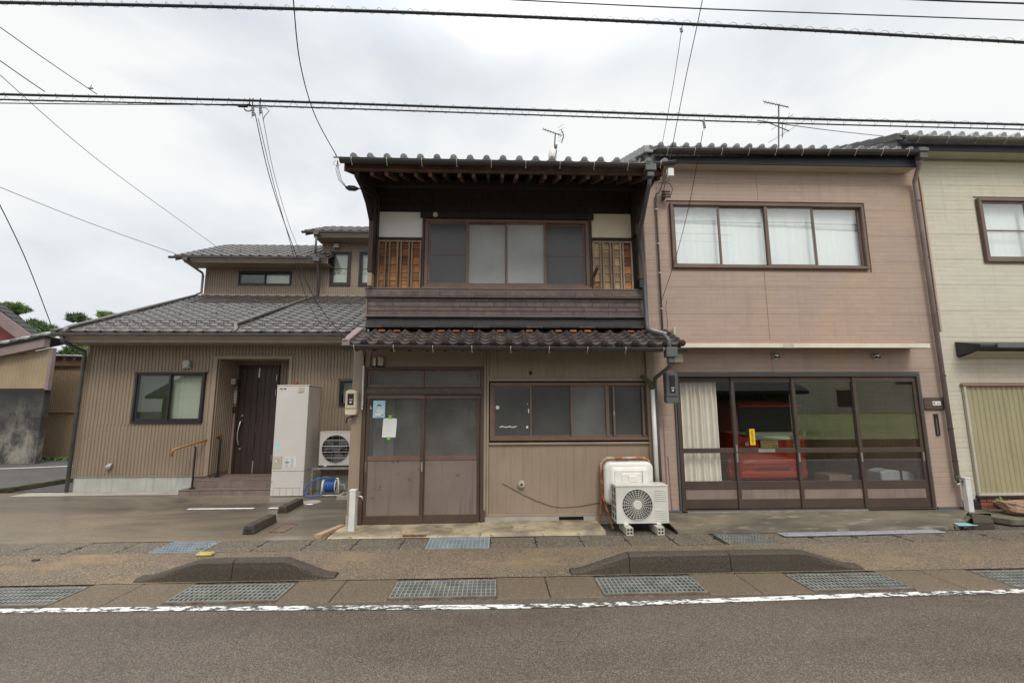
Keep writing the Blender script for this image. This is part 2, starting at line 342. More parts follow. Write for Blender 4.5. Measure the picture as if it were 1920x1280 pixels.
A['stain_wall'] = s_.out(s_.mix(_mr.outputs[0], (.025, .025, .026), _c), .9)
A['red_siding'] = M('red_siding', (.28, .055, .045), (.22, .045, .038), 2, .6)
A['mauve_trim'] = M('mauve_trim', (.26, .19, .18), (.21, .155, .15), 2, .6)
A['leaf'] = M('pine_needles', (.15, .24, .055), (.08, .145, .035), 5, .7, rnd=.1)
A['leaf_dark'] = M('dark_pine_needles', (.09, .155, .045), (.05, .095, .03), 5, .7, rnd=.1)
A['bark'] = M('pine_bark', (.09, .06, .045), rough=.9)
A['grass'] = M('grass', (.26, .31, .10), (.17, .20, .075), .4, .9, .5, 40)
A['rust_sheet'] = M('rusted_sheet', (.42, .29, .13), (.24, .15, .07), 1.2, .8)
A['far_wall'] = M('beige_far_wall', (.55, .53, .45), (.48, .46, .39), .5, .8)
A['far_dark'] = M('dark_timber_wall', (.055, .05, .045), (.04, .037, .034), .7, .8)

def glass(name, tint=(1, 1, 1), ior=1.5, rough=0.0, haze=0.0, hazecol=(.5, .5, .5), thick=1.0):
    s = NT(name); t = s.t; o = t.nodes['Material Output']
    tr = s.n('ShaderNodeBsdfTransparent'); tr.inputs[0].default_value = c4(tint)
    gl = s.n('ShaderNodeBsdfGlossy'); gl.inputs['Roughness'].default_value = rough; gl.inputs[0].default_value = (1, 1, 1, 1)
    fr = s.n('ShaderNodeFresnel'); ge = s.n('ShaderNodeNewGeometry'); mi = s.n('ShaderNodeMapRange')
    mi.inputs[3].default_value = ior; mi.inputs[4].default_value = 1/ior; t.links.new(ge.outputs['Backfacing'], mi.inputs[0]); t.links.new(mi.outputs[0], fr.inputs[0])   # thin sheet: same reflection from both sides
    mx = s.n('ShaderNodeMixShader'); t.links.new(fr.outputs[0], mx.inputs[0])
    base = tr.outputs[0]
    if haze:
        df = s.n('ShaderNodeBsdfDiffuse'); df.inputs[0].default_value = c4(hazecol)
        hm = s.n('ShaderNodeMixShader')
        t.links.new(s.ramp(s.noise(1.4, detail=6), .3, .7, (haze*.5,)*3, (haze*1.3,)*3), hm.inputs[0])
        t.links.new(tr.outputs[0], hm.inputs[1]); t.links.new(df.outputs[0], hm.inputs[2]); base = hm.outputs[0]
    t.links.new(base, mx.inputs[1]); t.links.new(gl.outputs[0], mx.inputs[2]); t.links.new(mx.outputs[0], o.inputs[0])
    return s.m
A['glass'] = glass('clear_glass', ior=1.72)
A['glass_dirty'] = glass('dusty_glass', (.92, .92, .90), haze=.17, hazecol=(.42, .42, .40))
A['glass_green'] = glass('green_tinted_glass', (.91, .94, .91), ior=1.75)
A['glass_screen'] = glass('screened_glass', (.50, .54, .48), ior=1.7)
A['glass_bright'] = glass('upper_glass', (.98, 1, 1), ior=2.05)
def frost(name, c, c2, rough=.25):
    s = NT(name); return s.out(s.mix(s.ramp(s.noise(1.6, detail=5), .35, .7), c, c2), rough, 0, .5)
A['frost_dark'] = frost('dark_frosted_glass', (.075, .075, .077), (.055, .055, .057), .22)
A['frost_mid'] = frost('grey_frosted_glass', (.35, .355, .355), (.26, .265, .27), .3)
A['frost_low'] = frost('smoky_frosted_glass', (.088, .09, .088), (.058, .06, .058), .2)
A['frost_low2'] = frost('pale_frosted_glass', (.15, .155, .15), (.075, .078, .075), .25)

# ------------------------------------------------------------------ mesh helpers
class MB:
    def __init__(s): s.v = []; s.f = []
    def add(s, v, f):
        b = len(s.v); s.v += [tuple(p) for p in v]; s.f += [tuple(i+b for i in q) for q in f]; return s
    def box(s, x0, x1, y0, y1, z0, z1):
        x0, x1 = min(x0, x1), max(x0, x1); y0, y1 = min(y0, y1), max(y0, y1); z0, z1 = min(z0, z1), max(z0, z1)
        return s.add([(x0,y0,z0),(x1,y0,z0),(x1,y1,z0),(x0,y1,z0),(x0,y0,z1),(x1,y0,z1),(x1,y1,z1),(x0,y1,z1)],
                     [(0,3,2,1),(4,5,6,7),(0,1,5,4),(1,2,6,5),(2,3,7,6),(3,0,4,7)])
    def bar(s, a, b, w, h, up=(0, 0, 1)):
        a, b = Vector(a), Vector(b); d = (b-a).normalized(); u = Vector(up); x = d.cross(u)
        if x.length < 1e-4: x = d.cross(Vector((0, 1, 0)))
        x.normalize(); u = x.cross(d)
        vs = []
        for p in (a, b):
            for i, j in ((-1,-1),(1,-1),(1,1),(-1,1)): vs.append(p + x*(w/2*i) + u*(h/2*j))
        return s.add(vs, [(0,1,2,3),(7,6,5,4),(0,4,5,1),(1,5,6,2),(2,6,7,3),(3,7,4,0)])
    def tube(s, pts, r, n=6, cap=True):
        pts = [Vector(p) for p in pts]; rings = []; prev = None
        for i, p in enumerate(pts):
            d = (pts[min(i+1, len(pts)-1)] - pts[max(i-1, 0)]).normalized()
            if prev is None:
                x = d.cross(Vector((0, 0, 1)));
                if x.length < .05: x = d.cross(Vector((0, 1, 0)))
            else: x = prev - d*prev.dot(d)
            x.normalize(); prev = x; y = d.cross(x); rr = r[i] if isinstance(r, (list, tuple)) else r
            rings.append([p + (x*math.cos(2*math.pi*k/n) + y*math.sin(2*math.pi*k/n))*rr for k in range(n)])
        vs = [q for g in rings for q in g]; fs = []
        for i in range(len(pts)-1):
            for k in range(n): fs.append((i*n+k, i*n+(k+1)%n, (i+1)*n+(k+1)%n, (i+1)*n+k))
        if cap: fs.append(tuple(range(n))[::-1]); fs.append(tuple((len(pts)-1)*n+k for k in range(n)))
        return s.add(vs, fs)
    def cyl(s, c, axis, r, h, n=16, r2=None):
        c = Vector(c); ax = Vector(axis).normalized(); return s.tube([c, c+ax*h], [r, r if r2 is None else r2], n)
    def prism(s, poly, axis, a, b):
        """poly in the plane across the axis: x -> (y,z), y -> (x,z), z -> (x,y)"""
        def P(p, t): return {'x': (t, p[0], p[1]), 'y': (p[0], t, p[1]), 'z': (p[0], p[1], t)}[axis]
        n = len(poly); vs = [P(p, a) for p in poly] + [P(p, b) for p in poly]
        return s.add(vs, [tuple(range(n)), tuple(range(2*n-1, n-1, -1))] + [(i, i+n, (i+1)%n+n, (i+1)%n) for i in range(n)])
    def quad(s, *p): return s.add(p, [tuple(range(len(p)))])
    def trough(s, a, b, r, n=8, lip=.012, t=.004):
        """half round gutter from a to b"""
        a, b = Vector(a), Vector(b); d = (b-a).normalized(); x = d.cross(Vector((0, 0, 1))).normalized(); u = x.cross(d)
        vs = []
        for p in (a, b):
            for rr in (r, r-t):
                for k in range(n+1):
                    th = math.pi*k/n; vs.append(p + x*(math.cos(th)*rr) - u*(math.sin(th)*rr))
        m_ = n+1; fs = []
        for k in range(n):
            fs += [(k, k+1, 2*m_+k+1, 2*m_+k), (m_+k+1, m_+k, 3*m_+k, 3*m_+k+1), (k, m_+k, m_+k+1, k+1), (2*m_+k+1, 3*m_+k+1, 3*m_+k, 2*m_+k)]
        fs += [(0, 2*m_, 3*m_, m_), (n, m_+n, 3*m_+n, 2*m_+n)]
        s.add(vs, fs)
        for sg in (1, -1): s.tube([a + x*r*sg, b + x*r*sg], .006, 5)
        return s.add([a] + [a + x*(math.cos(math.pi*k/n)*r) - u*(math.sin(math.pi*k/n)*r) for k in range(n+1)] , [tuple(range(n+2))]).add(
            [b] + [b + x*(math.cos(math.pi*k/n)*r) - u*(math.sin(math.pi*k/n)*r) for k in range(n+1)], [tuple(range(n+2))])

WL = {}
def wloc(o): return WL.get(o.name, Vector((0, 0, 0))) if o else Vector((0, 0, 0))
def tag(o, label=None, cat=None, group=None, kind=None):
    if label: o['label'] = label
    if cat: o['category'] = cat
    if group: o['group'] = group
    if kind: o['kind'] = kind
    return o
def thing(name, label, cat, loc=(0, 0, 0), group=None):
    o = bpy.data.objects.new(name, None); o.empty_display_size = .2; COL.objects.link(o); o.location = loc
    WL[o.name] = Vector(loc); return tag(o, label, cat, group)
def link(name, me, parent, wl, rot=None):
    o = bpy.data.objects.new(name, me); COL.objects.link(o); o.parent = parent; o.location = Vector(wl) - wloc(parent)
    if rot: o.rotation_euler = rot
    WL[o.name] = Vector(wl); return o
def put(mb, name, mat, parent=None, label=None, cat=None, group=None, kind=None, bev=0, smooth=False, seg=1, mesh_only=False):
    xs = [v[0] for v in mb.v]; ys = [v[1] for v in mb.v]; zs = [v[2] for v in mb.v]
    c = Vector(((min(xs)+max(xs))/2, (min(ys)+max(ys))/2, min(zs)))
    me = bpy.data.meshes.new(name); me.from_pydata([(v[0]-c.x, v[1]-c.y, v[2]-c.z) for v in mb.v], [], mb.f)
    me.materials.append(A[mat] if isinstance(mat, str) else mat); me.update()
    if smooth: me.shade_smooth()
    o = link(name, me, parent, c)
    if bev:
        b = o.modifiers.new('bevel', 'BEVEL'); b.width = bev; b.segments = seg; b.limit_method = 'ANGLE'; b.angle_limit = R(40)
        if seg > 1: me.shade_smooth(); b.harden_normals = True
    return tag(o, label, cat, group, kind)
def bx(name, mat, parent, x0, x1, y0, y1, z0, z1, **k): return put(MB().box(x0, x1, y0, y1, z0, z1), name, mat, parent, **k)
def text(body, size, mat, parent, loc, name='lettering', rot=(R(90), 0, 0), align='CENTER'):
    cu = bpy.data.curves.new('t', 'FONT'); cu.body = body; cu.size = size; cu.align_x = align; cu.align_y = 'CENTER'; cu.resolution_u = 2; cu.extrude = .0006
    t = bpy.data.objects.new('t', cu); COL.objects.link(t)
    me = bpy.data.meshes.new_from_object(t.evaluated_get(bpy.context.evaluated_depsgraph_get()))
    bpy.data.objects.remove(t); me.materials.clear(); me.materials.append(A[mat])
    return link(name, me, parent, loc, rot)

def rsub(rects, hole):
    """rectangles (x0,x1,z0,z1) minus a hole"""
    out = []; hx0, hx1, hz0, hz1 = hole
    for x0, x1, z0, z1 in rects:
        if hx1 <= x0 or hx0 >= x1 or hz1 <= z0 or hz0 >= z1: out.append((x0, x1, z0, z1)); continue
        if z0 < hz0: out.append((x0, x1, z0, hz0))
        if z1 > hz1: out.append((x0, x1, hz1, z1))
        a, b = max(z0, hz0), min(z1, hz1)
        if x0 < hx0: out.append((x0, hx0, a, b))
        if x1 > hx1: out.append((hx1, x1, a, b))
    return out
def rects_of(r, holes):
    rs = [r]
    for h in holes: rs = rsub(rs, h)
    return rs
def wall(x0, x1, z0, z1, y, t, holes):
    mb = MB()
    for a, b, c, d in rects_of((x0, x1, z0, z1), holes): mb.box(a, b, y, y+t, c, d)
    return mb
def ribbed(mb, x0, x1, z0, z1, y, per=.070, dep=.014, axis='x', sgn=-1):
    """vertical ribs standing proud of plane y towards sgn"""
    n = max(1, int(round((x1-x0)/per))); p = (x1-x0)/n; pts = [(x0, 0)]
    for i in range(n):
        a = x0 + i*p
        pts += [(a+p*.26, 0), (a+p*.34, dep), (a+p*.78, dep), (a+p*.86, 0)]
    pts.append((x1, 0)); vs = []
    for z in (z0, z1):
        for q, d in pts:
            vs.append((q, y+sgn*d, z) if axis == 'x' else (y+sgn*d, q, z))
    k = len(pts); return mb.add(vs, [(i, i+1, k+i+1, k+i) for i in range(k-1)])

# ------------------------------------------------------------------ the ground
def strip(mb, y0, y1, z, x0=-220, x1=220): mb.quad((x0, y0, z), (x1, y0, z), (x1, y1, z), (x0, y1, z))
g = MB()
strip(g, -220, 4.50, -.012); strip(g, 4.90, 6.02, -.012); strip(g, 6.40, 220, -.012)
for a, b in ((4.50, 4.90), (6.02, 6.40)):
    strip(g, a, b, -.38)
    g.quad((-220, a, -.38), (220, a, -.38), (220, a, -.012), (-220, a, -.012)); g.quad((-220, b, -.38), (220, b, -.38), (220, b, -.012), (-220, b, -.012))
put(g, 'ground', 'ground', kind='structure')
g = MB()
XS = [-14 + i*.7 for i in range(49)]
g.quad((-200, -.6, -.006), (200, -.6, -.006), (200, 4.33, -.006), (-200, 4.33, -.006))
put(g, 'road', 'asphalt', kind='structure')
g = MB(); strip(g, 4.33, 4.45, -.005, -60, 60); put(g, 'road_edge', 'asphalt', kind='structure')
LP = [(-14, 4.41), (-4.35, 4.405), (-2.94, 4.385), (-1.05, 4.32), (.16, 4.285), (.8, 4.285), (2.3, 4.335), (3.6, 4.38), (5.0, 4.40), (20, 4.41)]
def line_y(x):
    for (xa, ya), (xb, yb) in zip(LP, LP[1:]):
        if x <= xb: return ya+(yb-ya)*(x-xa)/(xb-xa)
    return LP[-1][1]
g = MB()
for i in range(len(XS)-1):
    a, b = XS[i], XS[i+1]
    g.quad((a, line_y(a)-.045, -.001), (b, line_y(b)-.045, -.001), (b, line_y(b)+.042, -.001), (a, line_y(a)+.042, -.001))
put(g, 'edge_line', 'line', kind='structure')

# ------------------------------------------------------------------ front gutter strip: slabs (parts) and steel grates (things)
gut = thing('gutter_channel', None, None, (0, 4.7, 0)); gut['kind'] = 'structure'
GR = [-2.47+1.994*i for i in range(-2, 6)]
for i in range(len(GR)-1):
    a, b = GR[i]+.5, GR[i+1]-.5; mdl = (a+b)/2 + random.uniform(-.02, .02)
    for p, q in ((a, mdl-.004), (mdl+.004, b)):
        bx('slab', 'gutter_slab', gut, p, q, 4.452, 4.975, -.07, 0.0+random.uniform(-.002, .001), bev=.006)
def grate(mb, cx, y0, y1, w, nx, ny, top=.006, dep=.03, hw=.0035):
    x0, x1 = cx-w/2, cx+w/2
    for i in range(ny+1):
        y = y0 + (y1-y0)*i/ny; mb.box(x0, x1, y-hw, y+hw, top-dep, top-.001)
    for i in range(nx+1):
        x = x0 + w*i/nx; mb.box(x-hw, x+hw, y0-.004, y1+.004, top-dep*.75, top)
    return mb
GL = ['galvanised grate at the far left end of the roadside gutter', 'galvanised gutter grate below the left kerb in the roadside strip',
      'dark-holed gutter grate in the roadside strip between the two kerbs', 'galvanised gutter grate below the left end of the right kerb',
      'galvanised gutter grate below the right end of the right kerb', 'galvanised grate at the far right end of the roadside gutter']
for i, cx in enumerate(GR[1:7]):
    t = thing('gutter_grate', GL[i], 'grate', (cx, 4.7, 0), 'steel grates in the roadside gutter')
    put(grate(MB(), cx, 4.515, 4.885, .97, 22, 5, .008, .032, .0055), 'bars', 'grate', t)
    f = MB(); f.box(cx-.498, cx-.486, 4.50, 4.90, -.03, .003); f.box(cx+.486, cx+.498, 4.50, 4.90, -.03, .003)
    f.box(cx-.486, cx+.486, 4.492, 4.502, -.03, .003); f.box(cx-.486, cx+.486, 4.898, 4.908, -.03, .003); put(f, 'frame', 'grate_frame', t)

# sidewalk of exposed aggregate
g = MB()
nx, ny = 60, 3; x0, x1, y0, y1 = -30, 30, 4.98, 5.955
vs = [(x0+(x1-x0)*i/nx, y0+(y1-y0)*j/ny, random.uniform(0, .006) if 0 < j < ny else 0) for j in range(ny+1) for i in range(nx+1)]
g.add(vs, [(j*(nx+1)+i, j*(nx+1)+i+1, (j+1)*(nx+1)+i+1, (j+1)*(nx+1)+i) for j in range(ny) for i in range(nx)])
sw = put(g, 'sidewalk', 'sidewalk', kind='structure', smooth=True)
# back gutter covers, each a concrete lid
back = thing('gutter_cover_row', None, None, (0, 6.2, 0)); back['kind'] = 'structure'
grs = [(-3.88, .62, 'grate_blue'), (-.46, .80, 'grate_blue'), (3.30, .62, 'grate')]
x = -13.0
while x < 12.0:
    w = .595 if x > -5.6 else .6
    hit = [q for q in grs if x+w > q[0]-q[1]/2 and x < q[0]+q[1]/2]
    if hit:
        q = hit[0]
        if q[0]-q[1]/2 - x > .12: bx('cover', 'lid', back, x, q[0]-q[1]/2-.006, 5.965, 6.44, -.09, .0, bev=.012)
        x = q[0]+q[1]/2+.006; continue
    z = random.uniform(-.004, .006)
    mb = MB().prism([(x+.004, 5.965+random.uniform(0, .006)), (x+w-.006, 5.965), (x+w-.006, 6.17), (x+w-.035, 6.18), (x+w-.035, 6.24), (x+w-.006, 6.25), (x+w-.006, 6.44), (x+.004, 6.44),
                     (x+.004, 6.25), (x+.03, 6.24), (x+.03, 6.18), (x+.004, 6.17)], 'z', -.09, z)
    put(mb, 'cover', 'lid', back, bev=.006); x += w
for (cx, w, mt), lb in zip(grs, ('small blue-grey grate beside the wet parking lot', 'small blue-grey grate in front of the old house door', 'small grey grate in front of the garage ramp')):
    t = thing('drain_grate', lb, 'grate', (cx, 6.2, 0), 'small grates in the rear gutter')
    put(grate(MB(), cx, 5.98, 6.42, w-.03, 15, 6, .006, .028, .0055), 'bars', mt, t)
    f = MB(); f.box(cx-w/2+.001, cx-w/2+.012, 5.966, 6.438, -.03, .004); f.box(cx+w/2-.012, cx+w/2-.001, 5.966, 6.438, -.03, .004); put(f, 'frame', mt, t)

# kerbs standing on the sidewalk edge
def kerb(label, xa, xb, xc, xd, seams, h=.185):
    t = thing('kerb', label, 'kerb', ((xa+xd)/2, 5.06, 0), 'raised concrete kerbs along the sidewalk')
    ks = [xa] + seams + [xd]
    def zt(x): return h*min(1, max(.16, (x-xa)/(xb-xa)), max(.16, (xd-x)/(xd-xc)))
    for i in range(len(ks)-1):
        a, b = ks[i]+.003, ks[i+1]-.003; n = 10; mb = MB(); sec = []
        for k in range(n+1):
            x = a+(b-a)*k/n; z = zt(x); jit = random.uniform(-.002, .002)
            sec.append([(x, 5.00, -.01), (x, 5.008, z*.55), (x, 5.016+jit, z-.018), (x, 5.034, z), (x, 5.135, z+.002), (x, 5.158, z-.02), (x, 5.16, -.01)])
        m_ = 7; mb.add([p for s in sec for p in s], [(k*m_+j, (k+1)*m_+j, (k+1)*m_+j+1, k*m_+j+1) for k in range(n) for j in range(m_-1)] + [tuple(range(m_)), tuple(n*m_+j for j in range(m_-1, -1, -1))])
        put(mb, 'kerb_block', 'kerb', t, smooth=False, bev=.004)
kerb('left concrete kerb with sloping ends, before the parking lot', -3.63, -3.02, -2.14, -1.63, [-2.66])
kerb('longer right concrete kerb with sloping ends, before the air conditioner and garage', .80, 1.42, 3.32, 3.95, [1.42, 2.50])

# parking lot of the left house, and the far lot beyond the kerb
g = MB(); g.quad((-9.3, 6.45, .0), (-2.26, 6.45, .0), (-2.26, 10.0, .03), (-9.9, 10.0, .03)); put(g, 'parking_lot', 'lot', kind='structure')
g = MB(); g.quad((-9.3, 6.45, 0), (-30, 6.45, 0), (-30, 10.0, .03), (-9.9, 10.0, .03)); put(g, 'parking_lot_left', 'lot', kind='structure')
g = MB(); g.quad((-40, 10.3, -.004), (-9.0, 10.3, -.004), (-9.0, 30, -.004), (-40, 30, -.004)); put(g, 'far_parking_lot', 'asphalt_far', kind='structure')
p, q = atz(-40, 931), atz(132, 903)
mb = MB(); mb.bar((p.x, p.y, .05), (q.x, q.y, .05), .16, .12); put(mb, 'mossy_kerb', 'kerb_moss', label='low mossy kerb between the two lots at the left', cat='kerb', bev=.02)
g = MB(); a, b = atz(0, 880), atz(140, 873)
g.bar((a.x-2, a.y-.4, .0), (b.x, b.y, .0), .1, .004); put(g, 'bay_line', 'white_line', kind='structure')
p1, p2 = atz(352, 956), atz(556, 953)
g = MB(); g.quad((p1.x, p1.y-.04, .02), (-4.15, p1.y-.04, .02), (-4.15, p1.y+.04, .02), (p1.x, p1.y+.04, .02))
g.quad((-3.9, p1.y-.04, .02), (p2.x, p1.y-.04, .02), (p2.x, p1.y+.04, .02), (-3.9, p1.y+.04, .02)); put(g, 'bay_line', 'white_line', kind='structure')
g = MB(); g.quad((-9.5, 9.62, .031), (-6.3, 9.62, .031), (-6.3, 9.99, .032), (-9.5, 9.99, .032)); put(g, 'house_footing_path', 'foundation', kind='structure')
for (x, y), lb in (((-3.40, 7.07), 'concrete wheel stop nearest the road on the wet lot'), ((-3.50, 8.30), 'concrete wheel stop further back near the manhole lid')):
    t = thing('wheel_stop', lb, 'wheel stop', (x, y, .005), 'wheel stops on the lot')
    mb = MB().prism([(x-.085, .005), (x+.085, .005), (x+.06, .125), (x-.06, .125)], 'y', y-.34, y+.34); put(mb, 'block', 'kerb', t, bev=.012)
    mb = MB()
    for dy in (-.24, .24): mb.cyl((x, y+dy, .124), (0, 0, 1), .022, .003, 12)
    put(mb, 'bolt_hole', 'void', t)
    bx('reflector', 'void', t, x-.04, x+.04, y-.344, y-.338, .03, .075)
t = thing('manhole_lid', 'pale round manhole lid set in the lot behind the wheel stops', 'manhole', (-3.36, 8.8, .01))
put(MB().cyl((-3.36, 8.8, .012), (0, 0, 1), .17, .012, 32), 'lid', 'foundation', t)
put(MB().tube([(-3.36+.185*math.cos(a*.2618), 8.8+.185*math.sin(a*.2618), .016) for a in range(25)], .01, 5), 'rim', 'steel', t)
mb = MB(); c = (-3.05, 7.03); w_, d_ = .10, .22
for (a, b) in (((c[0]-w_, c[1]-d_), (c[0]+w_, c[1]-d_)), ((c[0]+w_, c[1]-d_), (c[0]+w_, c[1]+d_)), ((c[0]+w_, c[1]+d_), (c[0]-w_, c[1]+d_)), ((c[0]-w_, c[1]+d_), (c[0]-w_, c[1]-d_))):
    mb.bar((a[0], a[1], .008), (b[0], b[1], .008), .012, .01)
mb2 = MB().box(c[0]-w_+.008, c[0]+w_-.008, c[1]-d_+.008, c[1]+d_-.008, .0, .008)
t = thing('inspection_cover', 'small rusty rectangular inspection cover sunk in the lot', 'cover', (c[0], c[1], 0)); put(mb, 'frame', 'rust', t); put(mb2, 'plate', 'lot', t)
mb = MB().prism([(-2.42, 6.50), (-2.32, 6.50), (-2.17, 7.03), (-2.25, 7.03)], 'z', .0, .05)
put(mb, 'timber_strip', 'new_wood', label='new pale timber strip on the ground at the corner of the old house', cat='timber', bev=.004)
# small bits on the sidewalk
mb = MB(); q = atz(385, 1041); mb.box(q.x-.09, q.x+.09, q.y-.05, q.y+.05, .0, .035); put(mb, 'reflector_block', 'yellow_faded', label='faded yellow plastic block lying on the left kerb', cat='block', bev=.012)
mb = MB(); q2 = atz(67, 1051); mb.box(q2.x-.035, q2.x+.035, q2.y-.02, q2.y+.02, .0, .02); put(mb, 'litter', 'ink', label='small black scrap on the sidewalk at the far left', cat='litter', bev=.006)
def weed(label, c, n, r, h, mat='leaf'):
    mb = MB()
    for _ in range(n):
        a = random.uniform(0, 6.28); rr = random.uniform(0, r); x, y = c[0]+rr*math.cos(a), c[1]+rr*math.sin(a)
        hh = h*random.uniform(.5, 1); dx, dy = random.uniform(-.6, .6)*hh, random.uniform(-.6, .6)*hh; w = h*.14
        mb.add([(x-w, y, c[2]), (x+w, y, c[2]), (x+dx+w*.9, y+dy, c[2]+hh*.6), (x+dx*1.6, y+dy*1.6, c[2]+hh), (x+dx-w*.9, y+dy, c[2]+hh*.6)], [(0, 1, 2, 3, 4)])
    return put(mb, 'weed', mat, label=label, cat='plant', group='weeds in the cracks')
q = atz(377, 1030); weed('small weed in the joint beside the yellow block', (q.x, q.y, 0), 26, .05, .03)

# ------------------------------------------------------------------ roof tiles
def tile_mesh(name, w, L, mat, style='wave', boss=False, th=.026):
    if style == 'flat': th = .036
    mb = MB(); pr = []
    if style == 'wave':
        for k in range(7): t = k/6; pr.append((t*.66*w, -.026*math.sin(math.pi*t)))
        for k in range(1, 7): t = k/6; pr.append((w*(.66+.34*t), .031*math.sin(math.pi*t)))
        pr.append((w+.012, -.006))
    else:
        pr = [(0, 0), (.05*w, 0), (.12*w, .012), (.2*w, .004), (.45*w, -.004), (.70*w, .0), (.82*w, .016), (.93*w, .026), (1.0*w, .018), (w+.01, 0)]
    n = len(pr); vs = []
    for y, zz in ((0, 0), (L, -.0)):
        vs += [(x-w/2, y, z+zz) for x, z in pr]
    vs += [(x-w/2, 0.0, z-th) for x, z in pr]
    vs += [(x-w/2, .05, z-th) for x, z in pr]
    fs = [(i, i+1, n+i+1, n+i) for i in range(n-1)] + [(2*n+i, 2*n+i+1, i+1, i) for i in range(n-1)] + [(3*n+i, 3*n+i+1, 2*n+i+1, 2*n+i) for i in range(n-1)]
    mb.add(vs, fs)
    if boss:
        cx = w*(.83)-w/2; r = .047
        mb.add([(cx+r*math.cos(2*math.pi*k/12), -.022, -.004+r*math.sin(2*math.pi*k/12)) for k in range(12)] + [(cx+r*math.cos(2*math.pi*k/12), .01, -.004+r*math.sin(2*math.pi*k/12)) for k in range(12)] + [(cx, -.032, -.004)],
               [(k, (k+1) % 12, 24) for k in range(12)] + [(k, k+12, (k+1) % 12+12, (k+1) % 12) for k in range(12)])
        # pendant lip of the eave tile
        lp = [(x-w/2, -.006, z-th*.3) for x, z in pr[:8]] + [(x-w/2, -.006, z-th-.022-.012*math.sin(math.pi*i/7)) for i, (x, z) in enumerate(pr[:8])]
        mb.add(lp, [(i+8, i+9, i+1, i) for i in range(7)])
    me = bpy.data.meshes.new(name); me.from_pydata(mb.v, [], mb.f); me.materials.append(A[mat]); me.update()
    for p_ in me.polygons: p_.use_smooth = p_.index < n-1
    return me
def tile_roof(roof, x0, x1, ye, ze, slope, w, expo, rows, mat, style, boss=True, xleft=None, name='tile', limit=300, skipmat=None, jit=.4):
    """rows of tiles up from the eave (ye, ze); nearest ones as parts, the rest joined"""
    ang = math.atan(slope); ca, sa = math.cos(ang), math.sin(ang); L = expo+.05
    m0 = tile_mesh(name, w, L, mat, style, boss); m1 = tile_mesh(name, w, L, mat, style, False)
    n = int(round((x1-x0)/w)); w2 = (x1-x0)/n; cnt = 0; rest = MB()
    for r_ in range(rows):
        for i in range(n):
            x = x0 + (i+.5)*w2 + (xleft(r_) if xleft else 0)*(1-i/n); y = ye + r_*expo*ca; z = ze + r_*expo*sa + .022
            me = m0 if r_ == 0 else m1
            if cnt < limit:
                link(name, me, roof, (x, y, z + random.uniform(-.002, .002)*jit), (ang-.055, random.uniform(-.012, .012)*jit, random.uniform(-.012, .012)*jit)); cnt += 1
            else:
                rm = Matrix.Translation((x, y, z)) @ Matrix.Rotation(ang-.055, 4, 'X')
                rest.add([rm @ v.co for v in me.vertices], [tuple(p.vertices) for p in me.polygons])
    if rest.v:
        put(rest, 'upper_tiles', mat, roof, kind='stuff')
def verge(roof, x, ye, ze, slope, length, n, mat, side=-1, w=.12):
    """stepped verge tiles along a gable edge"""
    mb = MB()
    for i in range(n):
        y0 = ye + length*i/n; y1 = ye + length*(i+1)/n + .02; z0 = ze+(y0-ye)*slope; z1 = ze+(y1-ye)*slope
        mb.add([(x-w/2, y0, z0+.03), (x+w/2, y0, z0+.03), (x+w/2, y1, z1+.01), (x-w/2, y1, z1+.01), (x-w/2, y0, z0-.10), (x+w/2, y0, z0-.10), (x+w/2, y1, z1-.12), (x-w/2, y1, z1-.12)],
               [(0,1,2,3),(0,4,5,1),(1,5,6,2),(3,2,6,7),(0,3,7,4),(4,7,6,5)])
    return put(mb, 'verge', mat, roof, bev=.01)
def deck(x0, x1, y0, z0, y1, slope, t, mat, parent, name='deck'):
    z1 = z0+(y1-y0)*slope; mb = MB().prism([(y0, z0), (y1, z1), (y1, z1-t), (y0, z0-t)], 'x', x0, x1); return put(mb, name, mat, parent)
def gutter(parent, x0, x1, y, z0, z1, r, mat, nb, bmat='steel', hang=True):
    gt = put(MB().trough((x0, y, z0), (x1, y, z1), r), 'gutter', mat, parent, smooth=False)
    for i in range(nb):
        t = (i+.35)/nb; x = x0+(x1-x0)*t; z = z0+(z1-z0)*t
        mb = MB().tube([(x, y-r-.004, z+.012), (x, y-r-.006, z-.02), (x, y-r*.75, z-r*.85), (x, y-r*.3, z-r-.012), (x+.002, y-r*.3+.01, z-r-.03)], .0045, 5)
        put(mb, 'hook', bmat, gt)
    return gt

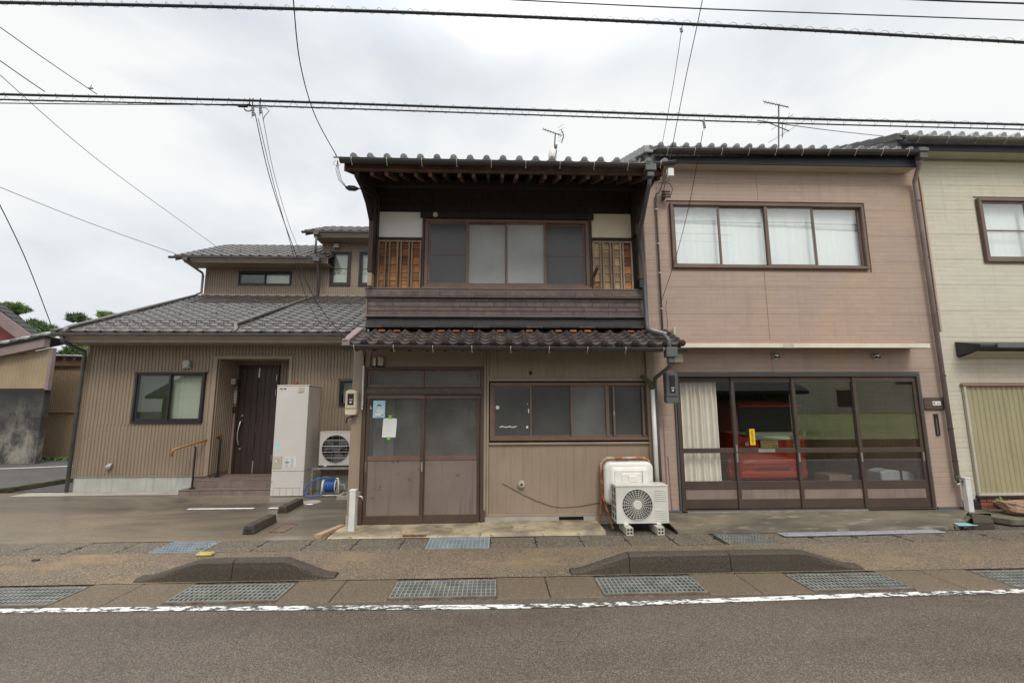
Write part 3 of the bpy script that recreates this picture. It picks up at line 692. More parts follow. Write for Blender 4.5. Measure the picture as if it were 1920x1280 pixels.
# ------------------------------------------------------------------ generic sash window
def window(parent, x0, x1, z0, z1, y, fmat, gmat, nsash, fw=.045, frame=.05, proud=.03, curtain=None, mids=None, depth=.09, drops=None, name='window', bar_z=None, gap=.12, pmats=None, sashw=None):
    """outer frame with sliding sashes; the glass of each sash is a sub-part"""
    mb = MB()
    for a, b, c, d in rects_of((x0-frame, x1+frame, z0-frame, z1+frame), [(x0, x1, z0, z1)]): mb.box(a, b, y-proud, y+depth, c, d)
    wn_ = put(mb, name, fmat, parent, bev=.004)
    xs = mids or [x0+(x1-x0)*i/nsash for i in range(nsash+1)]
    for i in range(len(xs)-1):
        a, b = xs[i], xs[i+1]; yy = y + (0.0 if i % 2 == 0 else .028)
        if i > 0: a -= .012
        if i < len(xs)-2: b += .012
        s = MB()
        for r4 in rects_of((a, b, z0, z1), [(a+fw, b-fw, z0+fw, z1-fw*.8)]): s.box(r4[0], r4[1], yy, yy+.026, r4[2], r4[3])
        if bar_z and (drops is None or i in drops): s.box(a+fw, b-fw, yy+.002, yy+.022, bar_z-.012, bar_z+.012)
        put(s, 'sash', fmat, wn_, bev=.002)
        pm = pmats[i] if pmats else gmat
        bx('pane', pm, wn_, a+fw, b-fw, yy+.010, yy+.014, z0+fw, z1-fw*.8)
    if curtain:
        put(curtain_mb(x0+.01, x1-.01, z0-.02, z1+.03, y+gap, .006, .16), 'curtain', curtain, wn_, smooth=True)
    return wn_
def curtain_mb(x0, x1, z0, z1, y, amp, per, seed=1, irr=1.0):
    rr = random.Random(seed); n = int((x1-x0)/per*8); mb = MB(); vs = []
    ph = [rr.uniform(0, 6.28) for _ in range(4)]
    def yy(x, k): return y + amp*math.sin(2*math.pi*x/per+ph[0]+irr*1.9*math.sin(x*11+ph[1])+irr*.8*math.sin(x*31+ph[3])) + amp*.5*math.sin(2*math.pi*x/per*.43+ph[2]+k)
    for k, z in enumerate((z0, (z0*2+z1)/3, (z0+2*z1)/3, z1)):
        for i in range(n+1):
            x = x0+(x1-x0)*i/n; vs.append((x, yy(x, k*.25), z))
    for k in range(3): mb.f += [(k*(n+1)+i, k*(n+1)+i+1, (k+1)*(n+1)+i+1, (k+1)*(n+1)+i) for i in range(n)]
    mb.v = vs; return mb
# ================================================================== OLD TIMBER HOUSE (centre)
H = thing('old_house', 'narrow old two-storey timber house with tan painted ground floor and dark deep eaves', 'house', (0.2, 7.1, 0))
FY = 7.07
# shell: outer walls behind the cladding
door_h = (-1.94, -.21, .03, 2.29); win_h = (-.04, 2.44, 1.26, 2.07); uwin_h = (-1.09, 1.49, 3.64, 4.70)
put(wall(-2.13, 2.46, 0, 2.9, FY+.03, .09, [door_h, win_h]), 'wall', 'interior', H); put(wall(-1.965, 2.46, 2.9, 5.35, FY+.03, .09, [uwin_h]), 'upper_wall', 'interior', H)
bx('side_wall', 'tan', H, -2.15, -2.03, FY+.121, 15.5, 0, 2.89); bx('upper_side_wall', 'dark_wood', H, -1.97, -1.88, FY+.121, 15.5, 2.9, 5.4); bx('side_ledge', 'dark_wood', H, -2.15, -1.88, FY+.121, 15.5, 2.89, 2.9)
bx('side_wall', 'interior', H, 2.36, 2.46, FY+.121, 15.5, 0, 5.4)
bx('back_wall', 'interior', H, -2.03, 2.36, 15.4, 15.5, 0, 5.4)
bx('upper_floor', 'interior', H, -2.03, 2.36, FY+.121, 15.4, 2.62, 2.70)
bx('inner_floor', 'int_floor', H, -2.03, 2.36, FY+.121, 15.4, -.05, .02)
bx('partition', 'interior_wall', H, -.14, -.10, FY+.121, 15.4, .02, 2.62)
put(curtain_mb(-1.93, -1.62, .3, 1.95, 7.5, .012, .11, 3), 'inner_curtain', 'frost_mid', H, smooth=True)
# footing and apron
mb = MB()
for r4 in rects_of((-.17, 2.36, 0.0, .12), [(.96, 1.33, .035, .115)]): mb.box(r4[0], r4[1], FY-.035, FY+.03, r4[2], r4[3])
put(mb, 'footing', 'foundation', H, bev=.004)
vt = bx('floor_vent', 'void', H, .962, 1.328, FY+.005, FY+.015, .037, .113)
mb = MB()
for i in range(13): mb.box(.965+i*.029, .968+i*.029, FY-.012, FY-.006, .037, .113)
for i in range(4): mb.box(.962, 1.328, FY-.0055, FY-.002, .045+i*.018, .048+i*.018)
put(mb, 'vent_grille', 'black_metal', vt)
bx('door_sill', 'foundation', H, -2.0, -.17, FY-.06, FY+.03, .0, .028, bev=.004)
bx('pillar_base', 'foundation', H, -2.17, -2.0, FY-.05, FY+.1, 0, .17, bev=.006)
# left corner pillar cladding and door surround
bx('corner_pillar', 'tan', H, -2.16, -2.0, FY-.045, FY+.1, .172, 2.60, bev=.005)
bx('corner_pillar', 'tan', H, 2.37, 2.50, FY-.05, FY+.1, .0, 2.60, bev=.005)
bx('wall_panel', 'tan', H, -1.998, -.168, FY-.008, FY+.028, 2.345, 2.62, bev=.002)
bx('post', 'tan_trim', H, -.166, -.128, FY-.022, FY+.028, .122, 2.62, bev=.003)
bx('post', 'tan_trim', H, -.122, -.088, FY-.030, FY+.028, .122, 2.62, bev=.003)
for i in range(19):       # vertical boards over and under the long window
    a = -.084 + i*(2.452/19); b = a + 2.452/19
    bx('board', 'tan', H, a+.0007, b-.0007, FY-.012+random.uniform(-.0006, .0006), FY+.028, 2.175, 2.62, bev=.0014)
    bx('board', 'tan', H, a+.0004, b-.0004, FY-.010+random.uniform(-.0004, .0004), FY+.028, .165, 1.165, bev=.001)
bx('trim', 'tan_trim', H, -.088, 2.37, FY-.032, FY+.028, 2.128, 2.173, bev=.003)
bx('trim', 'tan_trim', H, -.088, 2.37, FY-.045, FY+.028, 1.166, 1.196, bev=.003)
bx('trim', 'tan_trim', H, -.088, 2.37, FY-.026, FY+.028, .122, .163, bev=.003)
# sliding entrance: frame, transom, two leaves
mb = MB()
for r4 in rects_of((-1.998, -.168, .03, 2.345), [(-1.945, -.215, .03, 1.925), (-1.945, -.215, 2.03, 2.305)]): mb.box(r4[0], r4[1], FY-.035, FY+.06, r4[2], r4[3])
df = put(mb, 'door_frame', 'bronze_dark', H, bev=.003)
bx('lintel', 'mottled', H, -1.94, -.22, FY-.044, FY-.036, 1.945, 2.015)
bx('kick_plate', 'bronze_dark', H, -.205, -.14, FY-.05, FY-.036, .03, .22)
mb = MB()
for a, b in ((-1.94, -1.085), (-1.075, -.22)):
    for r4 in rects_of((a, b, 2.035, 2.30), [(a+.03, b-.03, 2.075, 2.285)]): mb.box(r4[0], r4[1], FY-.015, FY+.015, r4[2], r4[3])
tw = put(mb, 'transom_window', 'bronze', H, bev=.002)
for a, b in ((-1.91, -1.115), (-1.045, -.25)): bx('pane', 'glass_dirty', tw, a, b, FY-.001, FY+.003, 2.075, 2.285)
bx('transom_backing', 'frost_low', tw, -1.94, -.22, FY+.3, FY+.31, 2.03, 2.32)
for k, (a, b, yy) in enumerate(((-1.94, -1.065, FY-.012), (-1.095, -.22, FY+.018))):
    t = put(MB().box(0, .001, 0, .001, 0, .001), 'x', 'bronze', H); bpy.data.objects.remove(t)
    mb = MB()
    for r4 in rects_of((a, b, .035, 1.92), [(a+.05, b-.05, .155, .945), (a+.05, b-.05, 1.01, 1.865)]): mb.box(r4[0], r4[1], yy, yy+.028, r4[2], r4[3])
    lf = put(mb, 'sliding_door', 'bronze_dark', H, bev=.003)
    bx('rail', 'bronze', lf, a+.05, b-.05, yy-.002, yy+.001, .945, 1.01)
    bx('rail', 'bronze', lf, a+.0, b-.0, yy-.002, yy-.0005, 1.865, 1.92)
    bx('pane', 'glass_dirty', lf, a+.05, b-.05, yy+.010, yy+.014, 1.01, 1.865)
    bx('lower_panel', 'door_panel', lf, a+.05, b-.05, yy+.008, yy+.02, .155, .945)
    bx('finger_pull', 'steel' if k == 0 else 'bronze_dark', lf, (a if k else b)-.035*(0 if k else 1), (a if k else b)+.035*(1 if k else 0)-.012+.012*k, yy-.006, yy-.001, .78, .92)
    if k == 0: bx('finger_pull', 'bronze', lf, a+.008, a+.035, yy-.005, yy-.001, .78, .94)
# long ground floor window
lw = window(H, -.02, 2.43, 1.275, 2.055, FY-.02, 'bronze', None, 4, fw=.026, frame=.05, proud=.012, depth=.07,
            mids=[-.02, .56, 1.185, 1.745, 2.43], pmats=['frost_low', 'frost_low', 'frost_low2', 'frost_low'])
bx('mullion', 'bronze', lw, 1.715, 1.765, FY-.036, FY-.021, 1.275, 2.055)
bx('mullion', 'bronze', lw, 1.83, 1.862, FY-.024, FY-.019, 1.29, 2.04); bx('mullion', 'bronze', lw, 2.285, 2.32, FY-.024, FY-.019, 1.29, 2.04)
bx('latch', 'steel', lw, 1.838, 1.852, FY-.03, FY-.0245, 1.60, 1.66)
mb = MB()
for i in range(9): mb.box(.075+i*.029, .1045+i*.029, FY-.0135, FY-.0105, 1.425+.006*math.sin(i*1.7), 1.437+.006*math.sin(i*1.7)+.004*(i % 2))
mb.box(.485, .512, FY-.0135, FY-.0105, 1.41, 1.445); mb.box(.515, .53, FY-.0135, FY-.0105, 1.64, 1.70); mb.box(.50, .51, FY-.0135, FY-.0105, 1.77, 1.785)
mb.cyl((.045, FY-.0105, 1.725), (0, -1, 0), .028, .003, 14); put(mb, 'tape_residue', 'white', lw)
# wall sockets, cable, vent cap
put(MB().cyl((.405, FY-.013, .588), (0, -1, 0), .055, .05, 20, .05).cyl((.405, FY-.0625, .588), (0, -1, 0), .032, .012, 16), 'vent_cap', 'ivory_paint', H, bev=.003)
put(MB().cyl((.405, FY-.0745, .588), (0, -1, 0), .018, .003, 12), 'vent_hole', 'void', H)
pts = [(.12, FY-.018, .60), (.22, FY-.018, .55), (.42, FY-.018, .44), (.62, FY-.02, .35), (.82, FY-.018, .275), (1.0, FY-.018, .245), (1.25, FY-.02, .26), (1.5, FY-.022, .30), (1.7, FY-.025, .34)]
put(MB().tube(pts, .0055, 5), 'sagging_cable', 'tan_cable', H)
put(MB().cyl((.56, FY-.012, 2.255), (0, -1, 0), .03, .012, 10), 'knot', 'dark_wood', H)
# upper storey ------------------------------------------------------
bx('sill_board', 'mauve_joint', H, -2.02, 2.40, FY-.09, FY-.005, 3.435, 3.56, bev=.004)
for i in range(16):
    a = -2.0 + i*.2745; bx('brick', 'mauve_brick', H, a+.006, a+.268, FY-.098, FY-.088, 3.452, 3.535, bev=.012)
bx('cap_strip', 'mauve_joint', H, -2.03, 2.41, FY-.105, FY-.005, 3.562, 3.58, bev=.003)
bx('band_backing', 'mauve_joint', H, -1.99, 2.37, FY-.02, FY+.028, 3.12, 3.43)
rows = [(3.375, 3.43, .27), (3.295, 3.37, .262), (3.225, 3.29, .262), (3.165, 3.22, .28)]
for r_, (za, zb, w) in enumerate(rows):
    x = -1.985 - (.13 if r_ % 2 else 0)
    while x < 2.36:
        a, b = max(x, -1.985), min(x+w, 2.365)
        if b-a > .03: bx('brick', 'mauve_brick', H, a+.002, b-.002, FY-.032+random.uniform(-.002, .002), FY-.021, za+.002, zb-.002, bev=.004)
        x += w
bx('flashing', 'mauve_joint', H, -2.0, 2.39, FY-.06, FY-.018, 3.135, 3.16, bev=.003)
bx('corner_trim', 'mauve_joint', H, -2.01, -1.99, FY-.05, FY+.03, 2.9, 3.435)
for i in range(9):        # black noshi tiles over the patterned strip
    a = -1.99+i*.486; bx('flat_tile', 'kawara_black', H, a+.002, a+.484, FY-.125, FY-.02, 3.10+random.uniform(-.004, .004), 3.124, bev=.005)
for i in range(18):
    a = -1.985+i*.2428; bx('relief_tile', 'chevron', H, a+.001, a+.2418, FY-.085, FY-.02, 2.975, 3.095)
for i in range(16):
    a = -1.99+i*.2745; bx('flat_tile', 'kawara_black' if i % 3 else 'kawara_brown', H, a+.002, a+.272, FY-.15+random.uniform(-.01, .01), FY-.02, 2.94, 2.97+random.uniform(-.003, .004), bev=.005)
# upper wall between posts
bx('post', 'post_wood', H, -1.888, -1.858, FY-.06, FY+.028, 3.58, 5.2, bev=.005)
bx('post', 'post_wood', H, -1.165, -1.125, FY-.05, FY+.028, 3.58, 4.86, bev=.004)
bx('post', 'post_wood', H, 1.525, 1.575, FY-.05, FY+.028, 3.58, 4.95, bev=.004)
bx('post', 'dark_wood', H, 2.235, 2.27, FY-.05, FY+.028, 3.58, 5.2, bev=.004)
bx('corner_post', 'post_wood', H, -1.965, -1.892, FY-.22, FY+.02, 3.80, 5.15, bev=.006)
bx('post_foot', 'pale_wood', H, -1.96, -1.897, FY-.20, FY+.0, 3.582, 3.798, bev=.004)
bx('corner_post', 'post_wood', H, 2.275, 2.36, FY-.20, FY-.03, 3.72, 5.15, bev=.006)
bx('post_foot', 'black_metal', H, 2.28, 2.355, FY-.19, FY-.04, 3.582, 3.718, bev=.004)
bx('plaster_panel', 'plaster', H, -1.858, -1.167, FY-.015, FY+.028, 4.425, 4.86)
bx('plaster_panel', 'plaster_cream', H, 1.577, 2.233, FY-.015, FY+.028, 4.455, 4.87)
bx('cross_rail', 'dark_wood', H, -1.858, -1.167, FY-.045, FY+.028, 4.375, 4.422, bev=.003)
bx('cross_rail', 'dark_wood', H, 1.577, 2.233, FY-.045, FY+.028, 4.395, 4.452, bev=.003)
for (xa, xb, zt, bats, bm) in ((-1.855, -1.170, 4.372, [-1.842, -1.735, -1.672, -1.548, -1.492, -1.368, -1.318, -1.186], 'batten'), (1.58, 2.23, 4.392, [1.592, 1.705, 1.752, 1.872, 1.918, 2.035, 2.078, 2.215], 'batten_pale')):
    n = 6; hgt = (zt-3.585)/n
    for r_ in range(n):
        for c_, (pa, pb) in enumerate(((bats[0]+.014, bats[1]-.014), (bats[2]+.014, bats[3]-.014), (bats[4]+.014, bats[5]-.014), (bats[6]+.014, bats[7]-.014))):
            if bm == 'batten': mt = 'plank_dark' if (r_ >= 4 or (r_ == 3 and c_ != 3 and c_ % 2 == 0) or random.random() < .12) else 'plank_orange'
            else: mt = 'plank_dark' if (c_ == 3 and r_ > 2) else ('plank_orange' if (c_ == 3 or random.random() < .08) else 'plank_pale')
            z0 = 3.585+r_*hgt
            mb = MB().add([(pa, FY-.012, z0), (pb, FY-.012, z0), (pb, FY-.030, z0+.0), (pa, FY-.030, z0+.0), (pa, FY-.010, z0+hgt+.004), (pb, FY-.010, z0+hgt+.004), (pb, FY-.016, z0+hgt+.004), (pa, FY-.016, z0+hgt+.004)],
                          [(0,1,2,3),(4,7,6,5),(3,2,6,7),(0,4,5,1),(0,3,7,4),(1,5,6,2)])
            put(mb, 'board', mt, H)
        for c_ in (1, 3, 5):
            bx('board', 'plank_dark' if bm == 'batten' else 'plank_pale', H, bats[c_]+.014, bats[c_+1]-.014, FY-.014, FY-.004, 3.585+r_*hgt+.002, 3.585+(r_+1)*hgt-.002) if bats[c_+1]-bats[c_] > .04 else None
    for q in bats: bx('batten', bm, H, q-.0135, q+.0135, FY-.052, FY-.031, 3.582, zt-.002, bev=.002)
    bx('batten_rail', bm, H, xa, xb, FY-.058, FY-.0525, zt-.03, zt-.003)
bx('backing', 'dark_wood', H, -1.86, 2.23, FY-.003, FY+.029, 3.58, 3.63)
bx('lintel_beam', 'dark_wood', H, -1.20, 1.61, FY-.065, FY+.028, 4.755, 4.86, bev=.005)
for r_ in range(4):       # dark boards up to the roof
    bx('board', 'dark_wood', H, -1.855, 2.232, FY-.02-.003*(r_ % 2), FY+.028, 4.872+r_*.13, 4.998+r_*.13, bev=.004)
uw = window(H, -1.065, 1.47, 3.655, 4.685, FY-.03, 'bronze', None, 4, fw=.03, frame=.055, proud=.02, depth=.08,
            mids=[-1.065, -.44, .185, .81, 1.47], pmats=['frost_dark', 'frost_mid', 'frost_mid', 'frost_dark'], bar_z=4.155, drops=(0, 3))
bx('mullion', 'bronze', uw, -.46, -.425, FY-.046, FY-.0315, 3.655, 4.685); bx('mullion', 'bronze', uw, .79, .825, FY-.046, FY-.0315, 3.655, 4.685)
bx('window_sill', 'bronze', H, -1.14, 1.545, FY-.085, FY-.052, 3.582, 3.612, bev=.003)
t = put(MB().cyl((-.955, FY-.066, 4.795), (0, -1, 0), .045, .035, 20, .035), 'round_lamp', 'ivory', H, smooth=False, bev=.004)
mb = MB().bar((1.575, FY-.10, 3.66), (1.575, FY-.10, 3.80), .03, .03, (0, 1, 0)).bar((1.575, FY-.10, 3.79), (1.60, FY-.28, 3.88), .035, .05); put(mb, 'bracket_arm', 'red_wood', H, bev=.003)
# upper eaves: deck, rafters, purlins, fascia
EY, EZ, ES = 5.98, 5.10, .40
top = thing('x', None, None); bpy.data.objects.remove(top)
rf = deck(-2.10, 2.40, EY, EZ+.02, 10.6, ES, .03, 'red_wood', H, 'roof')
dk2 = MB().prism([(10.6, EZ+.02+(10.6-EY)*ES), (15, EZ-1.7+.02+(10.6-EY)*ES), (15, EZ-1.75+(10.6-EY)*ES), (10.6, EZ-.01+(10.6-EY)*ES)], 'x', -2.10, 2.40); put(dk2, 'rear_slope', 'kawara_silver', rf)
bx('fascia', 'red_wood', rf, -2.06, 2.38, EY+.03, EY+.06, EZ-.105, EZ-.012, bev=.003)
bx('fascia_strip', 'red_wood', rf, -2.06, 2.38, EY+.015, EY+.03, EZ-.10, EZ-.075)
for i in range(22):
    x = -1.93+i*.2035
    mb = MB().bar((x, EY+.065, EZ-.125), (x, 8.0, EZ-.125+(8.0-EY-.065)*ES), .05, .06); put(mb, 'rafter', 'red_wood' if i % 3 else 'dark_wood', rf)
bx('eave_beam', 'dark_wood', rf, -1.98, 2.30, 6.72, 6.80, 5.14, 5.26, bev=.005)
bx('wall_plate', 'dark_wood', rf, -1.98, 2.30, FY-.08, FY+.03, 5.33, 5.46)
for x in (-1.97, 2.24):
    mb = MB().prism([(FY+.02, 5.45), (6.05, 5.06), (6.05, 4.93), (6.35, 4.90), (6.62, 4.80), (6.85, 4.62), (6.87, 4.45), (FY+.02, 4.45)], 'x', x, x+.06); put(mb, 'eave_bracket', 'dark_wood', rf, bev=.004)
for x in (-2.09, 2.36):
    mb = MB().prism([(EY+.0, EZ-.13), (10.6, EZ-.13+(10.6-EY)*ES), (10.6, EZ+(10.6-EY)*ES), (EY+.0, EZ+.0)], 'x', x, x+.03); put(mb, 'barge_board', 'red_wood', rf)
for x in (): bx('beam_end', 'dark_wood', rf, x-.05, x+.05, 6.3, FY, 5.0, 5.12, bev=.004)
tile_roof(rf, -2.14, 2.44, EY-.045, EZ+.046, ES, .2285, .22, 5, 'kawara_silver', 'wave', jit=.6)
sh = deck(-2.13, 2.43, EY+.98, EZ+.02+.98*ES+.03, 10.6, ES, .02, 'kawara_silver', rf, 'upper_tile_sheet')
gutter(H, -2.12, 2.16, EY-.085, EZ-.005, EZ-.02, .055, 'gutter', 9, 'ivory')
gutter(H, 2.2, 2.53, EY-.085, EZ+.0, EZ+.035, .045, 'gutter', 1, 'ivory')
# lower roof (pent roof)
LY, LZ, LS = 6.44, 2.60, .46
lr = deck(-2.10, 2.70, LY, LZ, FY+.02, LS, .03, 'dark_wood', H, 'pent_roof')
for i in range(19):
    x = -1.96+i*.25; put(MB().bar((x, LY+.03, LZ-.055), (x, FY, LZ-.055+(FY-LY-.03)*LS), .045, .05), 'rafter', 'dark_wood', lr)
bx('fascia', 'dark_wood', lr, -2.08, 2.68, LY+.01, LY+.03, LZ-.06, LZ-.002)
tile_roof(lr, -2.02, 2.74, LY-.04, LZ+.02, LS, .2267, .158, 4, 'kawara_brown', 'wave', jit=1.6)
verge(lr, -2.09, LY-.04, LZ+.05, LS, .64, 1, 'mauve_trim', w=.11)
mb = MB()
for i in range(21):
    x = -1.91+i*.2267
    if i % 7 != 3 and (i*5) % 4: bx('clay_patch', 'bare_clay', lr, x-.10, x+.01, FY-.145, FY-.10, LZ+.27, LZ+.315+random.uniform(-.012, .004), bev=.012)
gutter(H, -2.13, 2.74, LY-.10, LZ-.02, LZ-.055, .05, 'gutter', 9, 'ivory')
put(MB().prism([(2.42, 2.93), (2.70, 2.86), (2.74, 2.80), (2.52, 2.84), (2.40, 2.86)], 'y', FY-.2, FY-.03), 'flashing', 'white_pvc', lr)
# downpipe system at the right corner
dp = put(MB().tube([(2.17, 5.92, 4.90), (2.17, 5.95, 4.82), (2.25, 6.62, 4.45), (2.30, 6.86, 4.30), (2.36, 6.90, 3.9), (2.37, 6.90, 3.02), (2.37, 6.88, 2.97), (2.34, 6.80, 2.90), (2.36, 6.62, 2.83), (2.47, 6.48, 2.77), (2.50, 6.42, 2.70), (2.50, 6.36, 2.56)], .032, 10), 'downpipe', 'pipe_grey', H, smooth=True)
put(MB().prism([(2.09, 5.84), (2.25, 5.84), (2.25, 5.97), (2.09, 5.97)], 'z', 4.98, 5.09).prism([(2.12, 5.86), (2.22, 5.86), (2.22, 5.95), (2.12, 5.95)], 'z', 4.90, 4.98), 'rain_head', 'pipe_grey', dp, bev=.01)
put(MB().box(2.42, 2.58, 6.27, 6.40, 2.42, 2.56).box(2.455, 2.545, 6.30, 6.38, 2.34, 2.42), 'rain_head', 'pipe_grey', dp, bev=.008)
put(MB().tube([(2.50, 6.34, 2.38), (2.50, 6.36, 2.30), (2.43, 6.80, 2.16), (2.46, 6.93, 2.10), (2.47, 6.95, 1.95), (2.49, 6.96, .05)], .03, 10), 'downpipe', 'pipe_grey', H, smooth=True)
put(MB().tube([(2.28, 6.99, 2.19), (2.31, 6.95, 2.17), (2.40, 6.93, 2.08), (2.42, 6.93, 1.99)], .036, 10), 'vent_elbow', 'moss', H, smooth=True)
put(MB().tube([(2.42, 6.93, 2.0), (2.43, 6.93, .3)], .033, 12), 'vent_pipe', 'white_pvc', H, smooth=True)
put(MB().tube([(2.575, 6.95, 1.55), (2.575, 6.95, .2)], .012, 6).tube([(2.60, 6.96, .98), (2.62, 6.96, .97), (2.64, 6.96, .2)], .01, 6), 'thin_pipe', 'mauve_trim', H)
# electric things on the front
def meter(label, x, y, z, mat, w=.17, h=.34):
    t = thing('electricity_meter', label, 'meter', (x, y, z), 'electricity meters')
    put(MB().prism([(x-w/2, z+.02), (x-w/2+.02, z), (x+w/2-.02, z), (x+w/2, z+.02), (x+w/2, z+h-.03), (x+w/2-.03, z+h), (x-w/2+.03, z+h), (x-w/2, z+h-.03)], 'y', y-.11, y), 'case', mat, t, bev=.012, seg=2)
    bx('cover', mat, t, x-w/2+.008, x+w/2-.008, y-.125, y-.111, z+.10, z+h-.025, bev=.008)
    bx('window', 'void', t, x-.045, x+.045, y-.129, y-.1255, z+.15, z+h-.055)
    bx('dial', 'steel', t, x-.02, x+.03, y-.131, y-.1292, z+.215, z+.24); bx('dial', 'white', t, x-.012, x+.018, y-.131, y-.1292, z+.18, z+.20)
    return t
t = meter('ivory electricity meter beside the old house door', -2.13, 7.0, 1.62, 'ivory', .17, .37)
put(MB().tube([(-2.05, 7.0, 1.66), (-2.12, 6.97, 1.60), (-2.2, 6.97, 1.58), (-2.22, 6.99, 1.50)], .010, 6), 'lead', 'cable', t)
meter('dark grey electricity meter under the rain head between the old house and garage', 2.68, 6.92, 1.78, 'pipe_grey', .19, .47)
t = thing('conduit', 'white conduit running down the left corner of the old house', 'pipe', (-1.99, 6.99, 1.7))
put(MB().tube([(-1.99, 6.99, 1.70), (-1.99, 6.99, 2.36)], .013, 8), 'tube', 'white_pvc', t); put(MB().tube([(-1.99, 6.99, 2.36), (-1.99, 6.98, 2.50), (-2.0, 6.95, 2.58)], .007, 6), 'lead', 'cable', t)
for i in range(3): bx('clip', 'steel', t, -2.007, -1.973, 6.97, 7.01, 1.75+i*.27, 1.765+i*.27)
t = thing('bell_box', 'small ivory box and narrow tube above the old house door', 'electrical box', (-1.80, 7.03, 2.38))
bx('case', 'ivory_paint', t, -1.78, -1.70, 6.98, 7.06, 2.365, 2.50, bev=.012); bx('tube', 'ivory', t, -1.85, -1.815, 6.99, 7.06, 2.36, 2.48, bev=.006)
bx('bracket', 'black_metal', t, -1.90, -1.69, 7.0, 7.05, 2.346, 2.36); put(MB().tube([(-1.90, 7.02, 2.36), (-1.89, 7.02, 2.52), (-1.87, 7.0, 2.60)], .009, 6), 'lead', 'cable', t)
# notices on the glass
nt_ = thing('poster', 'pale blue poster with a drawn face on the left door pane', 'poster', (-1.755, 7.05, 1.57))
X0, X1, Z0, Z1, PY = -1.845, -1.665, 1.575, 1.835, FY-.006
bx('sheet', 'poster_blue', nt_, X0, X1, PY, PY+.002, Z0, Z1)
put(MB().cyl((-1.755, PY-.0003, 1.735), (0, -1, 0), .033, .0008, 20), 'face', 'skin', nt_)
mb = MB(); mb.add([(-1.755+.036*math.cos(math.pi*k/12), PY-.0016, 1.742+.034*math.sin(math.pi*k/12)) for k in range(13)] + [(-1.755+.027*math.cos(math.pi*(12-k)/12), PY-.0016, 1.742+.014*math.sin(math.pi*(12-k)/12)) for k in range(13)], [tuple(range(26))]); put(mb, 'hair', 'ink', nt_)
put(MB().add([(-1.81, PY-.001, 1.60), (-1.70, PY-.001, 1.60), (-1.705, PY-.001, 1.68), (-1.735, PY-.001, 1.70), (-1.775, PY-.001, 1.70), (-1.805, PY-.001, 1.68)], [tuple(range(6))]), 'figure', 'paper', nt_)
mb = MB(); rr = random.Random(3)
for i in range(10): x = -1.82+rr.random()*.11; z = 1.60+rr.random()*.09; mb.box(x, x+.012+rr.random()*.02, PY-.0022, PY-.0018, z, z+.003)
for x in (-1.715, -1.69): mb.box(x-.008, x+.006, PY-.0022, PY-.0018, 1.612, 1.626)
mb.box(-1.82, -1.69, PY-.0022, PY-.0018, 1.584, 1.590); put(mb, 'print', 'cable_grey', nt_)
put(MB().tube([(-1.755+.014*math.cos(a*.52), PY-.001, 1.80+.014*math.sin(a*.52)) for a in range(13)], .002, 4), 'ring_mark', 'blue_lid', nt_)
t = thing('notice', 'white handwritten sheet taped to the door pane with green tape', 'notice', (-1.58, 7.05, 1.28))
mb = MB(); vs = []; nx_, nz_ = 6, 5
for j in range(nz_+1):
    for i in range(nx_+1):
        x = -1.69+.205*i/nx_ + (.012*j/nz_ - .006); z = 1.285+.285*j/nz_; vs.append((x, PY-.004-.004*math.sin(i*1.3+j)*(1 if 0 < j < nz_ else .3), z - (.01 if j == nz_ and i in (0, nx_) else 0)))
mb.add(vs, [(j*(nx_+1)+i, j*(nx_+1)+i+1, (j+1)*(nx_+1)+i+1, (j+1)*(nx_+1)+i) for j in range(nz_) for i in range(nx_)]); put(mb, 'sheet', 'paper', t, smooth=True)
mb = MB(); rr = random.Random(5)
for c_ in range(5):
    x = -1.52-.032*c_
    for k in range(9):
        if rr.random() < .6: z = 1.54-k*.024; mb.box(x-.005, x+.004+rr.random()*.003, PY-.0105, PY-.010, z-.004, z-.002); mb.box(x-.001, x+.001, PY-.0105, PY-.010, z-.008, z)
put(mb, 'handwriting', 'faint', t)
bx('tape', 'tape', t, -1.605, -1.56, PY-.014, PY-.012, 1.565, 1.615); bx('tape', 'tape', t, -1.62, -1.57, PY-.014, PY-.012, 1.25, 1.292)
mb = MB().add([(-1.925, PY, 1.705), (-1.86, PY, 1.705), (-1.885, PY, 1.765)], [(0, 1, 2)]); put(mb, 'paper_scrap', 'faint', label='faint triangular paper scrap left of the blue poster', cat='scrap')
# blue-painted stand pipe taps
def tap_post(label, x, y, z0, h, side, lean=0, w=.085):
    t = thing('standpipe', label, 'standpipe', (x, y, z0), 'white tap posts')
    bx('post', 'white_pvc', t, x-w/2, x+w/2, y-w/2, y+w/2, z0, z0+h, bev=.008, seg=2)
    bx('cap', 'white_pvc', t, x-w/2-.004, x+w/2+.004, y-w/2-.004, y+w/2+.004, z0+h, z0+h+.022, bev=.006)
    zz = z0+h-.075; s = side
    tp = put(MB().tube([(x+s*w/2, y, zz), (x+s*(w/2+.06), y, zz), (x+s*(w/2+.085), y, zz-.012), (x+s*(w/2+.09), y, zz-.05)], .011, 8), 'tap', 'steel', t, smooth=True)
    put(MB().tube([(x+s*(w/2+.04), y, zz), (x+s*(w/2+.04), y, zz+.045)], .008, 8).cyl((x+s*(w/2+.04), y, zz+.035), (0, 0, 1), .018, .03, 8), 'handle', 'steel', tp)
    return t
tap_post('white standpipe with a tap beside the old house door', -2.0, 6.78, 0.0, .56, 1)
